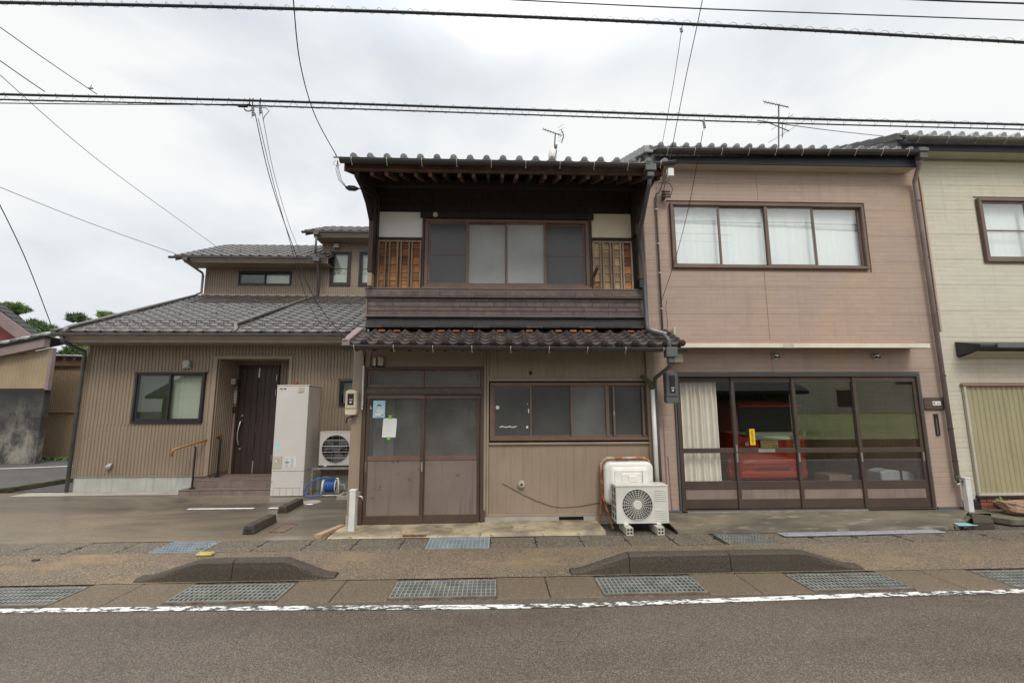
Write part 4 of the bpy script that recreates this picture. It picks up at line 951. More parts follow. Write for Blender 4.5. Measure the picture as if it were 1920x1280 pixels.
# concrete apron before the old house
mb = MB(); n = 16; x0_, x1_ = -2.22, 1.52; vs = []
for i in range(n+1):
    x = x0_+(x1_-x0_)*i/n; zz = .018 if x < -.2 else .05
    vs += [(x, 6.445+random.uniform(0, .01), .002), (x, 6.47, zz), (x, FY+.0, zz+.012), (x, FY+.02, 0)]
mb.add(vs, [(i*4+j, (i+1)*4+j, (i+1)*4+j+1, i*4+j+1) for i in range(n) for j in range(3)] + [(0, 1, 2, 3), (n*4+3, n*4+2, n*4+1, n*4)])
put(mb, 'apron', 'apron', kind='structure')
bx('rust_plate', 'rust', None, -1.23, -.92, 6.46, 6.52, .022, .030, label='thin rusty plate set in the concrete before the old house door', cat='plate')

# ------------------------------------------------------------------ air conditioner, blocks, enamel sink leaning on a rusted frame
def concrete_block(label, x, y0, y1, z=0):
    t = thing('concrete_block', label, 'block', (x, (y0+y1)/2, z), 'blocks under the front air conditioner')
    mb = MB(); w, h = .095, .098
    hs = [(x-.037, x-.006, z+.012, z+.042), (x+.006, x+.037, z+.012, z+.042), (x-.037, x-.006, z+.054, z+.086), (x+.006, x+.037, z+.054, z+.086)]
    for r4 in rects_of((x-w/2, x+w/2, z, z+h), hs): mb.box(r4[0], r4[1], y0, y1, r4[2], r4[3])
    put(mb, 'block_body', 'block', t); bx('hole_back', 'void', t, x-w/2+.004, x+w/2-.004, (y0+y1)/2, (y0+y1)/2+.01, z+.004, z+h-.004)
    return t
def outdoor_unit(label, x0, y0, z0, w, d, h, mat, style, group):
    t = thing('air_conditioner', label, 'air conditioner', (x0+w/2, y0+d/2, z0), group)
    cx, cz, r_ = x0+w*.405, z0+h*.49, h*.43
    # front panel with a round opening
    n = 32; vs = []; oc = []
    for k in range(n):
        a = 2*math.pi*(k+.5)/n; ca, sa = math.cos(a), math.sin(a)
        tx = ((x0+w-cx) if ca > 0 else (cx-x0))/max(abs(ca), 1e-6); tz = ((z0+h-cz) if sa > 0 else (cz-z0))/max(abs(sa), 1e-6); q = min(tx, tz)
        vs.append((cx+ca*r_, y0, cz+sa*r_)); oc.append((cx+ca*q, y0, cz+sa*q))
    mb = MB().add(vs+oc, [(k, (k+1) % n, n+(k+1) % n, n+k) for k in range(n)])
    for cxx, czz in ((x0, z0), (x0+w, z0), (x0+w, z0+h), (x0, z0+h)):   # fill the corners
        a = math.atan2(czz-cz, cxx-cx) % (2*math.pi); k = int((a/(2*math.pi))*n-.5) % n
        mb.add([oc[k], oc[(k+1) % n], (cxx, y0, czz)], [(0, 1, 2)])
    mb.add(vs + [(x, y0+.035, z) for x, y, z in vs], [((k+1) % n, k, n+k, n+(k+1) % n) for k in range(n)])
    put(mb, 'front_panel', mat, t)
    b = MB(); b.box(x0, x0+w, y0+.002, y0+d, z0+h-.014, z0+h); b.box(x0+w-.012, x0+w, y0+.002, y0+d, z0, z0+h-.015); b.box(x0, x0+w-.0125, y0+.002, y0+d, z0, z0+.03)
    b.box(x0-.006, x0+w+.006, y0-.008, y0+d+.004, z0+h-.004, z0+h+.014)
    put(b, 'casing', mat, t, bev=.005, seg=2)
    bx('coil', 'ac_dark', t, x0+.012, x0+w-.02, y0+d-.03, y0+d-.01, z0+.03, z0+h-.016)
    bx('side_coil', 'ac_dark', t, x0+.006, x0+.012, y0+.03, y0+d-.01, z0+.03, z0+h-.016)
    s_ = MB()
    for i in range(6): zz = z0+.03+(h-.05)*i/5; s_.box(x0-.003, x0+.004, y0+.02, y0+d, zz-.006, zz+.006)
    for yy in (y0+.02, y0+d*.5, y0+d): s_.box(x0-.004, x0+.003, yy-.006, yy+.006, z0+.02, z0+h-.015)
    put(s_, 'side_guard', 'ac_white', t)
    put(MB().cyl((cx, y0+.12, cz), (0, -1, 0), r_*1.02, .004, 24), 'fan_shroud', 'void', t)
    fb = MB()
    for k in range(3):
        a0 = k*2.094; pts_ = []
        for j in range(7):
            a = a0+j*.17; pts_.append((a, .07+.02*j/6))
        vs2 = [(cx+r_*.25*math.cos(a), y0+yv, cz+r_*.25*math.sin(a)) for a, yv in pts_] + [(cx+r_*.93*math.cos(a+.25), y0+yv+.015, cz+r_*.93*math.sin(a+.25)) for a, yv in pts_]
        fb.add(vs2, [(j, j+1, j+8, j+7) for j in range(6)])
    fb.cyl((cx, y0+.10, cz), (0, -1, 0), r_*.28, .05, 16); put(fb, 'fan_blade', 'cable_grey', t)
    gm = MB()
    if style == 'radial':
        for j in range(6):
            rr = r_*(.38+.62*j/5); gm.tube([(cx+rr*math.cos(2*math.pi*k/36), y0-.004, cz+rr*math.sin(2*math.pi*k/36)) for k in range(37)], .0026, 4, False)
        for k in range(26):
            a = 2*math.pi*k/26; gm.bar((cx+r_*.26*math.cos(a), y0-.008, cz+r_*.26*math.sin(a)), (cx+r_*math.cos(a), y0-.006, cz+r_*math.sin(a)), .0056, .004, (0, 1, 0))
        put(gm, 'fan_grille', mat, t); put(MB().cyl((cx, y0-.004, cz), (0, -1, 0), r_*.30, .012, 24, r_*.26), 'hub_cap', mat, t)
        mb = MB()
        for i in range(6):
            for zz in (z0+h*.60+i*h*.055, z0+h*.06+i*h*.055): mb.box(x0+w*.74, x0+w*.96, y0-.006, y0-.0005, zz, zz+.007)
        put(mb, 'louvre_rib', mat, t)
    else:
        for k in range(9):
            zz = cz-r_+2*r_*(k+.5)/9; q = math.sqrt(max(0, r_**2-(zz-cz)**2)); gm.bar((cx-q, y0-.004, zz), (cx+q, y0-.004, zz), .003, .003)
        for k in range(4):
            xx = cx-r_+2*r_*(k+.5)/4; q = math.sqrt(max(0, r_**2-(xx-cx)**2)); gm.bar((xx, y0-.003, cz-q), (xx, y0-.003, cz+q), .002, .002)
        for k in range(4):
            zz = cz-r_*.6+r_*.4*k; q = math.sqrt(max(0, r_**2-(zz-cz)**2)); gm.bar((cx-q, y0-.01, zz), (cx+q, y0-.01, zz), .012, .008)
        gm.tube([(cx+r_*math.cos(2*math.pi*k/36), y0-.004, cz+r_*math.sin(2*math.pi*k/36)) for k in range(37)], .006, 5, False)
        put(gm, 'fan_grille', mat, t)
    mb = MB()
    for xx in (x0+w*.17, x0+w*.80): mb.box(xx-.03, xx+.03, y0-.02, y0+d+.02, z0-.022, z0-.0005)
    put(mb, 'foot', 'ac_white', t, bev=.003)
    put(MB().box(x0+w, x0+w+.035, y0+d*.4, y0+d*.9, z0+h*.12, z0+h*.42), 'pipe_cover', 'ivory', t, bev=.015, seg=2)
    return t
outdoor_unit('white air conditioner outdoor unit on blocks in front of the old house', 1.705, 6.56, .122, .735, .25, .50, 'ac_white', 'radial', 'air conditioner outdoor units')
concrete_block('concrete block under the left end of the front air conditioner', 1.84, 6.42, 6.80)
concrete_block('concrete block under the right end of the front air conditioner', 2.27, 6.42, 6.80)
# enamel sink turned on its side, leaning on a rusty folding frame
t = thing('enamel_sink', 'chipped white enamel sink leaning on its side behind the air conditioner', 'sink', (1.98, 6.90, .3))
def rounded(x0, x1, z0, z1, r_, n=6):
    out = []
    for cx, cz, a0 in ((x1-r_, z0+r_, -90), (x1-r_, z1-r_, 0), (x0+r_, z1-r_, 90), (x0+r_, z0+r_, 180)):
        for k in range(n+1): a = R(a0+90*k/n); out.append((cx+r_*math.cos(a), cz+r_*math.sin(a)))
    return out
def loft(rings, close=True):
    n = len(rings[0]); mb = MB(); mb.add([p for g_ in rings for p in g_], [(i*n+k, i*n+(k+1) % n, (i+1)*n+(k+1) % n, (i+1)*n+k) for i in range(len(rings)-1) for k in range(n)])
    if close: mb.f.append(tuple(range(n))[::-1]); mb.f.append(tuple((len(rings)-1)*n+k for k in range(n)))
    return mb
rg = []
for (e, y) in ((0, 6.99), (0, 6.93), (.006, 6.885), (.03, 6.865), (.06, 6.862), (.085, 6.855), (.09, 6.85)):
    rg.append([(px, y - .06*(pz-.3), pz) for px, pz in rounded(1.62+e, 2.35-e, .30+e, .925-e, .10-e*.6)])
put(loft(rg), 'bowl', 'enamel', t, smooth=True)
for (a, b, c_, d_, e_) in ((1.76, 2.26, .56, .815, .0), (1.86, 2.16, .60, .765, .012), (1.95, 2.10, .635, .735, .02)):
    rg = [[(px, 6.838-e_-yy-.06*(pz-.3)+.01, pz) for px, pz in rounded(a+ee, b-ee, c_+ee, d_-ee, .03)] for ee, yy in ((0, -.02), (0, .004), (.01, .012))]
    put(loft(rg), 'pressed_step', 'enamel', t, smooth=False)
bx('patch', 'white', t, 2.17, 2.25, 6.79, 6.80, .62, .81, bev=.003)
mb = MB().box(1.80, 2.0, 6.90, 6.93, .925, .94); put(mb, 'clip', 'cable_grey', t)
t = thing('folding_frame', 'rusty folded steel frame standing behind the enamel sink', 'frame', (1.98, 6.98, 0))
mb = MB().tube([(1.60, 6.975, .30), (1.60, 6.975, .86), (1.625, 6.975, .925), (1.70, 6.975, .965), (2.25, 6.975, .965), (2.32, 6.975, .93), (2.345, 6.975, .87), (2.35, 6.975, .35)], .020, 8); put(mb, 'hoop', 'rust_paint', t, smooth=True)
mb = MB().bar((1.60, 6.955, .80), (1.60, 6.93, .40), .035, .012).bar((1.605, 6.94, .42), (1.67, 6.66, .03), .028, .022).bar((1.59, 6.95, .42), (1.535, 6.90, .055), .03, .018); put(mb, 'leg', 'rust', t, bev=.003)
mb = MB().bar((2.345, 6.955, .80), (2.345, 6.93, .40), .035, .012).bar((2.34, 6.94, .42), (2.30, 6.84, .03), .028, .022); put(mb, 'leg', 'rust', t, bev=.003)
# ================================================================== PINK HOUSE WITH GARAGE (right of the old house)
P = thing('pink_house', 'pink-brown sided house with a glazed garage door and wide upstairs window', 'house', (4.9, 7.2, 0))
PY2 = 7.20; BZ = .12
gar = (2.93, 6.86, BZ+.03, 2.20); upw = (2.97, 6.30, 4.02, 5.13)
put(wall(2.50, 7.40, 0, 5.98, PY2+.022, .10, [gar, upw]), 'wall', 'pink_trim', P)
# siding sheets, each cut round the openings
seamx = 4.50; rowz = [BZ+.02] + [.50+.455*i for i in range(13)]
for i in range(len(rowz)-1):
    za, zb = rowz[i], min(rowz[i+1], 5.97)
    if zb-za < .02: continue
    for xa, xb in ((2.505, seamx), (seamx, 7.395)):
        for r4 in rects_of((xa+.002, xb-.002, za+.0015, zb-.0015), [(gar[0]-.075, gar[1]+.075, 0, gar[3]+.085), (upw[0]-.065, upw[1]+.065, upw[2]-.065, upw[3]+.065)]):
            if r4[1]-r4[0] > .01 and r4[3]-r4[2] > .004: bx('siding_panel', 'pink', P, r4[0], r4[1], PY2, PY2+.0215, r4[2], r4[3], bev=.0015)
bx('sealant_joint', 'seam', P, seamx-.0045, seamx+.0045, PY2-.001, PY2+.004, 2.80, 3.95)
bx('corner_strip', 'pink_trim', P, 2.49, 2.50, PY2-.005, PY2+.12, BZ, 5.95); bx('corner_strip', 'pink_trim', P, 2.74, 2.75, PY2-.003, PY2-.0005, 2.8, 5.9)
bx('side_wall', 'pink', P, 7.29, 7.40, PY2+.123, 14, 0, 6); bx('side_wall', 'interior_wall', P, 2.50, 2.62, PY2+.123, 14, 0, 6)
bx('back_wall', 'interior', P, 2.62, 7.29, 13.88, 14, 0, 6); bx('upper_floor', 'interior', P, 2.62, 7.29, PY2+.123, 13.87, 2.55, 2.66)
bx('garage_floor', 'int_floor', P, 2.62, 7.29, PY2+.03, 13.87, .02, BZ+.015)
bx('upstairs_wall', 'interior_wall', P, 2.62, 7.29, 9.5, 9.6, 2.67, 5.9)
bx('base_flashing', 'bluegrey', P, 6.95, 7.41, PY2-.03, PY2-.002, BZ-.01, BZ+.035, bev=.003); bx('base_flashing', 'bluegrey', P, 2.60, 2.86, PY2-.03, PY2-.002, BZ-.01, BZ+.03, bev=.003)
# garage glazing: four leaves
mb = MB()
for r4 in rects_of((gar[0]-.045, gar[1]+.045, BZ+.015, gar[3]+.05), [(gar[0], gar[1], BZ+.03, gar[3])]): mb.box(r4[0], r4[1], PY2-.045, PY2+.11, r4[2], r4[3])
gf = put(mb, 'garage_frame', 'garage_frame', P, bev=.003)
mb = MB(); mb.box(gar[0]-.075, gar[1]+.075, PY2-.03, PY2-.001, gar[3]+.052, gar[3]+.085); mb.box(gar[1]+.047, gar[1]+.075, PY2-.03, PY2-.001, BZ, gar[3]+.051); mb.box(gar[0]-.075, gar[0]-.047, PY2-.03, PY2-.001, BZ, gar[3]+.051); put(mb, 'edge_trim', 'bluegrey', gf, bev=.002)
bx('bottom_rail', 'steel', gf, 2.95, 5.80, PY2-.06, PY2-.046, BZ+.0, BZ+.022)
gx = [2.93, 3.83, 4.82, 5.82, 6.86]
for i in range(4):
    a, b = gx[i]-(.025 if i else 0), gx[i+1]+(.025 if i < 3 else 0); yy = PY2-.02+.035*(3-i)*.62
    z0 = BZ+.035; mb = MB()
    for r4 in rects_of((a, b, z0, gar[3]-.005), [(a+.055, b-.055, .30, .445), (a+.055, b-.055, .57, 1.0), (a+.055, b-.055, 1.075, 2.115)]): mb.box(r4[0], r4[1], yy, yy+.03, r4[2], r4[3])
    lf = put(mb, 'garage_door', 'garage_frame', P, bev=.003)
    bx('pane', 'glass', lf, a+.055, b-.055, yy+.012, yy+.016, 1.075, 2.115); bx('pane', 'glass', lf, a+.055, b-.055, yy+.012, yy+.016, .57, 1.0)
    bx('lower_panel', 'garage_panel', lf, a+.055, b-.055, yy+.008, yy+.02, .30, .445)
    bx('finger_pull', 'steel', lf, a+.012, a+.036, yy-.004, yy-.0005, .86, 1.0)
    if i == 3: bx('finger_pull', 'steel', lf, b-.036, b-.012, yy-.004, yy-.0005, .86, 1.0)
    if i == 1: bx('mail_slot', 'steel', lf, a+.37, a+.64, yy-.005, yy-.0005, 1.01, 1.062); bx('finger_pull', 'steel', lf, a+.012, a+.036, yy-.0045, yy-.0005, 1.02, 1.13)
# curtain inside the left leaf
t = thing('garage_curtain', 'cream curtain drawn behind the left pane of the garage', 'curtain', (3.35, 7.42, .5))
put(curtain_mb(2.99, 3.64, .50, 2.14, 7.40, .030, .075, 4), 'cloth', 'curtain', t, smooth=True)
put(MB().tube([(2.9, 7.40, 2.15), (6.8, 7.40, 2.15)], .01, 6), 'rail', 'steel', t)
# garage canopy
cn = put(MB().prism([(PY2-.003, 2.79), (PY2-.003, 2.66), (6.90, 2.63), (6.88, 2.632), (6.88, 2.70)], 'x', 2.86, 6.86), 'canopy', 'pink_trim', P, bev=.003)
bx('canopy_edge', 'ivory_edge', cn, 2.86, 6.87, 6.862, 6.879, 2.632, 2.698, bev=.002)
bx('edge_cover', 'ivory_paint', cn, 4.50, 4.66, 6.855, 6.8615, 2.628, 2.702)
for x in (4.56, 6.24):
    v = put(MB().cyl((x, PY2-.001, 2.54), (0, -1, 0), .062, .018, 24, .058), 'vent_hood', 'steel', P)
    mb = MB()
    rings = [[(x+.05*math.cos(2*math.pi*k/16)*c_, PY2-.02-.05*s_, 2.54+.05*math.sin(2*math.pi*k/16)*c_) for k in range(16)] for c_, s_ in ((1, 0), (.92, .4), (.7, .75), (.4, .93), (.1, 1))]
    mb = loft(rings, False); mb.f.append(tuple(64+k for k in range(16))); put(mb, 'hood', 'chrome', v, smooth=True)
    bx('louvre', 'void', v, x-.04, x+.04, PY2-.066, PY2-.05, 2.50, 2.535)
# upstairs window
uwp = window(P, 3.0, 6.27, 4.05, 5.10, PY2-.01, 'brown_alu', 'glass_bright', 4, fw=.032, frame=.045, proud=.03, depth=.10, mids=[3.0, 3.79, 4.60, 5.43, 6.27], curtain='blind', gap=.13)
bx('mullion', 'brown_alu', uwp, 4.575, 4.625, PY2-.025, PY2-.0105, 4.05, 5.10)
# name board and letter slot
t = thing('name_board', 'dark wooden house name board with a small white plate', 'sign', (7.13, 7.17, 1.76))
put(MB().prism(rounded(6.945, 7.315, 1.665, 1.86, .02, 2), 'y', 7.165, PY2-.002), 'board', 'board_wood', t, bev=.01)
bx('plate', 'white', t, 7.08, 7.215, 7.160, 7.1645, 1.735, 1.80)
text('森', .04, 'ink', t, (7.105, 7.159, 1.768)); text('士口', .03, 'ink', t, (7.175, 7.159, 1.762))
t = thing('letter_slot', 'narrow black letter slot in the pink wall beside the garage', 'letter slot', (7.13, 7.18, 1.26))
mb = MB()
for r4 in rects_of((7.10, 7.165, 1.255, 1.60), [(7.115, 7.15, 1.275, 1.54)]): mb.box(r4[0], r4[1], 7.18, PY2-.001, r4[2], r4[3])
put(mb, 'frame', 'black_metal', t, bev=.002); bx('flap', 'bluegrey', t, 7.115, 7.15, 7.19, 7.197, 1.275, 1.54)
# roof
GY, GZ = 6.93, 5.93
pr = deck(2.52, 7.20, GY+.02, GZ+.02, 14.5, .40, .04, 'fascia_black', P, 'roof')
bx('fascia', 'fascia_black', pr, 2.56, 7.17, GY+.035, GY+.06, GZ-.19, GZ-.001, bev=.002)
mb = MB().prism([(GY+.061, GZ-.185), (PY2-.002, GZ-.185), (PY2-.002, GZ-.06), (GY+.061, GZ-.06)], 'x', 2.56, 7.17); put(mb, 'soffit', 'ivory_paint', pr)
mb = MB().prism([(GY+.03, GZ-.19), (PY2+.3, GZ-.19), (14.4, GZ+2.7), (14.4, GZ+2.95), (GY+.03, GZ+.0)], 'x', 2.535, 2.56); put(mb, 'barge_board', 'fascia_black', pr)
tile_roof(pr, 2.56, 7.26, GY-.04, GZ+.062, .40, .2136, .22, 3, 'kawara_silver', 'wave', jit=.5)
deck(2.54, 7.24, GY+.6, GZ+.045+.6*.4+.02, 14.5, .40, .02, 'kawara_silver', pr, 'upper_tile_sheet')
verge(pr, 2.54, GY-.02, GZ+.06, .40, 3.3, 14, 'kawara_silver', w=.16)
gutter(P, 2.66, 7.20, GY-.07, GZ-.03, GZ+.03, .06, 'gutter', 10, 'ivory')
dp = put(MB().tube([(7.16, GY-.05, GZ-.08), (7.16, GY-.03, GZ-.15), (7.25, 7.12, GZ-.36), (7.26, 7.13, GZ-.42), (7.29, 7.13, .62)], .034, 10), 'downpipe', 'pipe_mauve', P, smooth=True)
put(MB().prism([(7.08, GY-.14), (7.25, GY-.14), (7.25, GY+.02), (7.08, GY+.02)], 'z', GZ+.0, GZ+.07).prism([(7.10, GY-.12), (7.23, GY-.12), (7.23, GY), (7.10, GY)], 'z', GZ-.11, GZ+.0), 'rain_head', 'gutter_grey', dp, bev=.01)
for z in (5.2, 4.2, 3.2, 2.2, 1.35, .85): put(MB().cyl((7.29 if z < 5 else 7.27, 7.13, z), (0, 0, 1), .04, .02, 12), 'clip', 'bronze_dark', dp)
put(MB().tube([(7.29, 7.13, .64), (7.285, 7.12, .58), (7.31, 7.10, .54)], .04, 8), 'shoe', 'moss', dp, smooth=True)
# conduits and electric gear near the junction with the old house
t = thing('conduit', 'grey conduit climbing the pink wall next to the old house roof', 'pipe', (2.72, 7.15, 2.95))
put(MB().tube([(2.71, 7.16, 2.95), (2.71, 7.16, 5.22), (2.72, 7.15, 5.28), (2.76, 7.12, 5.29)], .014, 8), 'tube', 'gutter_grey', t, smooth=True)
for z in (3.3, 3.9, 4.4, 5.0): bx('clip', 'steel', t, 2.69, 2.73, 7.14, 7.175, z, z+.015)
mb = MB().tube([(2.80, 7.14, 3.45), (2.78, 7.15, 3.3), (2.80, 7.15, 3.1), (2.79, 7.15, 2.95)], .004, 4); put(mb, 'lead', 'cable', t)
t = thing('insulator_rack', 'stack of three dark service insulators on the pink wall', 'insulator', (2.86, 7.1, 5.2))
for z in (5.20, 5.245, 5.29): put(MB().tube([(2.79, 7.08, z), (2.93, 7.08, z)], .018, 8), 'insulator', 'bronze_dark', t)
bx('bracket', 'black_metal', t, 2.83, 2.85, 7.09, 7.19, 5.17, 5.31)
mb = MB().tube([(2.76, 7.12, 5.29), (2.80, 7.05, 5.42), (2.92, 7.05, 5.42), (2.97, 7.06, 5.33), (2.93, 7.08, 5.2)], .006, 5).tube([(2.86+.055*math.cos(a*.5), 7.05, 5.50+.055*math.sin(a*.5)) for a in range(26)], .005, 5); put(mb, 'lead', 'cable', t)
t = thing('junction_box', 'small white box under the eave at the corner of the pink house', 'electrical box', (2.86, 7.1, 5.58))
bx('case', 'white', t, 2.80, 2.90, 6.80, 6.88, 5.42, 5.56, bev=.008); bx('bracket', 'steel', t, 2.84, 2.86, 6.88, 7.19, 5.50, 5.53)
t = thing('cable_box', 'grey-beige box under the right end of the old house gutter', 'electrical box', (2.83, 6.95, 2.4)); bx('case', 'ivory_paint', t, 2.80, 2.98, 7.05, 7.17, 2.42, 2.56, bev=.01)
put(MB().cyl((2.90, 7.15, 2.88), (0, 0, 1), .022, .12, 12), 'cap_tube', 'ivory', label='small ivory tube cap on the pink wall above the canopy end', cat='cap', bev=.004)
# ramp in front of the garage
mb = MB(); n = 14; vs = []
for i in range(n+1):
    q = i/n; xf = 2.52+q*3.95; xb = 2.50+q*4.95; j = random.uniform(-.006, .006)
    vs += [(xf, 6.46+j, .0), (xf, 6.47+j, .035), (xf*.5+xb*.5, 6.85, .085), (xb, PY2-.045, BZ), (xb, PY2+.03, BZ)]
mb.add(vs, [(i*5+j, (i+1)*5+j, (i+1)*5+j+1, i*5+j+1) for i in range(n) for j in range(4)] + [tuple(range(5)), tuple(n*5+j for j in (4, 3, 2, 1, 0))]); put(mb, 'garage_ramp', 'ramp', kind='structure')
mb = MB().prism([(6.47, 6.46), (6.52, 6.46), (7.42, 7.05), (7.42, 7.2), (7.2, 7.19)], 'z', 0, .055); put(mb, 'ramp_edge', 'ramp', kind='structure')
mb = MB().prism([(6.75, 6.46), (7.05, 6.46), (7.55, 6.95), (7.30, 7.0)], 'z', 0, .10); put(mb, 'low_curb', 'kerb', kind='structure')
mb = MB().prism([(6.50, 6.455), (6.82, 6.455), (6.86, 6.60), (6.60, 6.60)], 'z', .0, .030)
t = thing('blue_cover', 'small pale blue meter cover at the corner of the ramp', 'cover', (6.68, 6.5, 0)); put(MB().prism([(6.52, 6.448), (6.80, 6.448), (6.76, 6.59), (6.58, 6.59)], 'z', .056, .066), 'lid', 'blue_lid', t, bev=.003)
t = thing('ramp_plates', 'row of grey chequered metal plates along the foot of the ramp', 'metal plates', (5.0, 6.38, 0))
for i in range(4):
    a = 3.86+i*.575; bx('plate', 'plate_grey', t, a+.002, a+.573, 6.225+.02*i, 6.385+.015*i, .010+random.uniform(0, .002), .022, bev=.003)
    for k in (.08, .48): put(MB().cyl((a+k, 6.30+.018*i, .022), (0, 0, 1), .008, .004, 6), 'screw', 'void', t)
tap_post('white standpipe with a tap at the right corner of the pink house', 7.36, 7.08, .10, .50, -1)

# ------------------------------------------------------------------ things in the garage
def van(label, X, Yr, Z0, facing, detail=True):
    """small boxy car; rear at Y=Yr when facing=1 (rear towards the street)"""
    t = thing('small_van', label, 'car', (X, Yr+1.6*facing, Z0)); F = facing; Wd = .735
    def sec(y, wlow, wtop, zt, zb, zbelt):
        yy = Yr+F*y
        pts = [(-wlow, zb), (-wlow-.0, zb+.25), (-wlow+.0, zbelt), (-wtop-.03, zbelt+.25*(zt-zbelt)+.1), (-wtop, zt-.10), (-wtop+.10, zt-.02), (0, zt), (wtop-.10, zt-.02), (wtop, zt-.10), (wtop+.03, zbelt+.25*(zt-zbelt)+.1), (wlow, zbelt), (wlow, zb+.25), (wlow, zb)]
        return [(X+a, yy, Z0+b) for a, b in pts]
    rings = [sec(.06, .66, .56, 1.60, .28, .95), sec(.0+.10, .70, .59, 1.68, .24, .95), sec(.30, Wd, .62, 1.71, .20, .93), sec(1.2, Wd, .63, 1.73, .18, .92), sec(2.1, Wd, .61, 1.70, .18, .92), sec(2.55, Wd, .56, 1.45, .18, .92), sec(2.75, Wd, .60, 1.12, .18, .88), sec(3.25, .70, .58, .98, .22, .80), sec(3.38, .62, .5, .85, .28, .7)]
    put(loft(rings), 'body', 'red_car', t, smooth=True)
    def yb(z, o=0):   # rear face leans forward above the belt
        return Yr+F*(.06 - o + max(0, z-.95)*.02)
    # rear window
    def rpoly(x0, x1, z0, z1, r_, o, name, mat, par=t):
        pl = rounded(x0, x1, z0, z1, r_, 3); mb = MB(); n = len(pl)
        mb.add([(X+a, yb(b, o), Z0+b) for a, b in pl] + [(X+a, yb(b, o)+F*.02, Z0+b) for a, b in pl], [tuple(range(n)), tuple(range(2*n-1, n-1, -1))] + [(i, i+n, (i+1) % n+n, (i+1) % n) for i in range(n)])
        return put(mb, name, mat, par)
    rw = rpoly(-.585, .585, 1.03, 1.60, .09, .06, 'rear_window', 'void'); rpoly(-.575, .575, 1.04, 1.59, .085, .066, 'pane', 'car_glass', rw)
    if not detail:
        rpoly(-.56, -.36, .74, .90, .03, .05, 'headlight', 'steel'); rpoly(.36, .56, .74, .90, .03, .05, 'headlight', 'steel')
        rpoly(-.17, .17, .46, .60, .01, .08, 'number_plate', 'plate_yellow'); rpoly(-.5, .5, 1.10, 1.40, .06, .04, 'windscreen', 'grey_bag')
        rpoly(-.60, .60, .25, .45, .03, .07, 'bumper', 'black_frame')
    else:
        rpoly(-.35, .33, .965, 1.035, .02, .068, 'garnish', 'chrome'); rpoly(-.42, .42, 1.04, 1.11, .02, .075, 'window_sill_trim', 'grey_bag')
        for zz in (.97,): rpoly(.30, .37, .975, 1.02, .02, .065, 'handle', 'chrome')
        rpoly(-.205, .135, .78, .955, .008, .055, 'plate_frame', 'steel')
        npl = rpoly(-.195, .125, .788, .947, .006, .06, 'number_plate', 'plate_yellow')
        text('1', .085, 'ink', npl, (X-.05, yb(.8, .062)-.001, Z0+.84)); text('23', .085, 'ink', npl, (X+.06, yb(.8, .062)-.001, Z0+.84))
        mb = MB()
        for i in range(11): mb.box(X-.14+i*.02, X-.128+i*.02, yb(.9, .061)-.001, yb(.9, .061), Z0+.915, Z0+.932-.004*(i % 2))
        mb.box(X-.15, X-.135, yb(.9, .061)-.001, yb(.9, .061), Z0+.84, Z0+.848); put(mb, 'plate_marks', 'red_ink', npl)
        rpoly(-.182, -.16, .80, .825, .006, .063, 'plate_seal', 'green_mark', npl)
        rpoly(-.50, -.43, .86, .93, .02, .058, 'emblem', 'chrome')
        s1 = rpoly(.42, .51, .93, 1.02, .004, .052, 'sticker', 'sign_blue')
        mb = MB().cyl((X+.47, yb(1, .054), Z0+.998), (0, -1, 0), .008, .001, 8); mb.tube([(X+.455+.018*math.cos(a*.5-2.4), yb(1, .0545), Z0+.962+.018*math.sin(a*.5-2.4)) for a in range(9)], .003, 4)
        mb.bar((X+.468, yb(1, .0545), Z0+.99), (X+.466, yb(1, .0545), Z0+.972), .006, .002, (0, 1, 0)); mb.bar((X+.466, yb(1, .0545), Z0+.972), (X+.485, yb(1, .0545), Z0+.97), .005, .002, (0, 1, 0)); put(mb, 'wheelchair_mark', 'white', s1)
        # four-leaf driver mark: lime, orange, green, yellow leaves
        for (dx, dz, mt) in ((-.018, .02, 'lime_mark'), (.018, .02, 'orange_mark'), (-.018, -.016, 'green_mark'), (.018, -.016, 'lime_mark')):
            put(MB().add([(X+.47+dx+.022*math.cos(k*.6283), yb(.85, .056), Z0+.845+dz+.026*math.sin(k*.6283)) for k in range(10)] + [(X+.47+dx+.022*math.cos(k*.6283), yb(.85, .052), Z0+.845+dz+.026*math.sin(k*.6283)) for k in range(10)], [tuple(range(10)), tuple(range(19, 9, -1))]), 'leaf_mark', mt, t)
        rpoly(.455, .50, 1.10, 1.125, .01, .03, 'sticker', 'green_mark'); rpoly(.455, .50, 1.07, 1.094, .01, .03, 'sticker', 'poster_blue')
        bmp = MB(); rg2 = []
        for (a, b, c_) in ((.235, .33, .0), (.30, .36, .035), (.40, .37, .05), (.48, .36, .055), (.55, .34, .04), (.60, .33, .0)): pass
        rings = []
        for x in [-.76+.1013*i for i in range(16)]:
            cur = .14*(abs(x)/.76)**4; rings.append([(X+x, Yr+F*(.10+cur+d), Z0+z) for d, z in ((-.02, .24), (-.075, .28), (-.09, .36), (-.055, .40), (-.065, .50), (-.085, .54), (-.06, .60), (-.0, .63), (.05, .63), (.05, .24))])
        put(loft(rings), 'bumper', 'red_bumper', t, smooth=False, bev=.006)
        put(MB().bar((X-.36, Yr+F*(.005), Z0+.455), (X+.36, Yr+F*(.005), Z0+.455), .03, .026), 'bumper_strip', 'steel', t)
        put(MB().bar((X-.34, Yr+F*(-.012), Z0+.462), (X+.34, Yr+F*(-.012), Z0+.462), .006, .012), 'strip_line', 'chrome', t)
        for s_ in (-1, 1): bx('tail_lamp', 'tail', t, X+s_*.66-.035, X+s_*.66+.035, yb(.9, .03), yb(.9, -.04), Z0+.66, Z0+1.02, bev=.015)
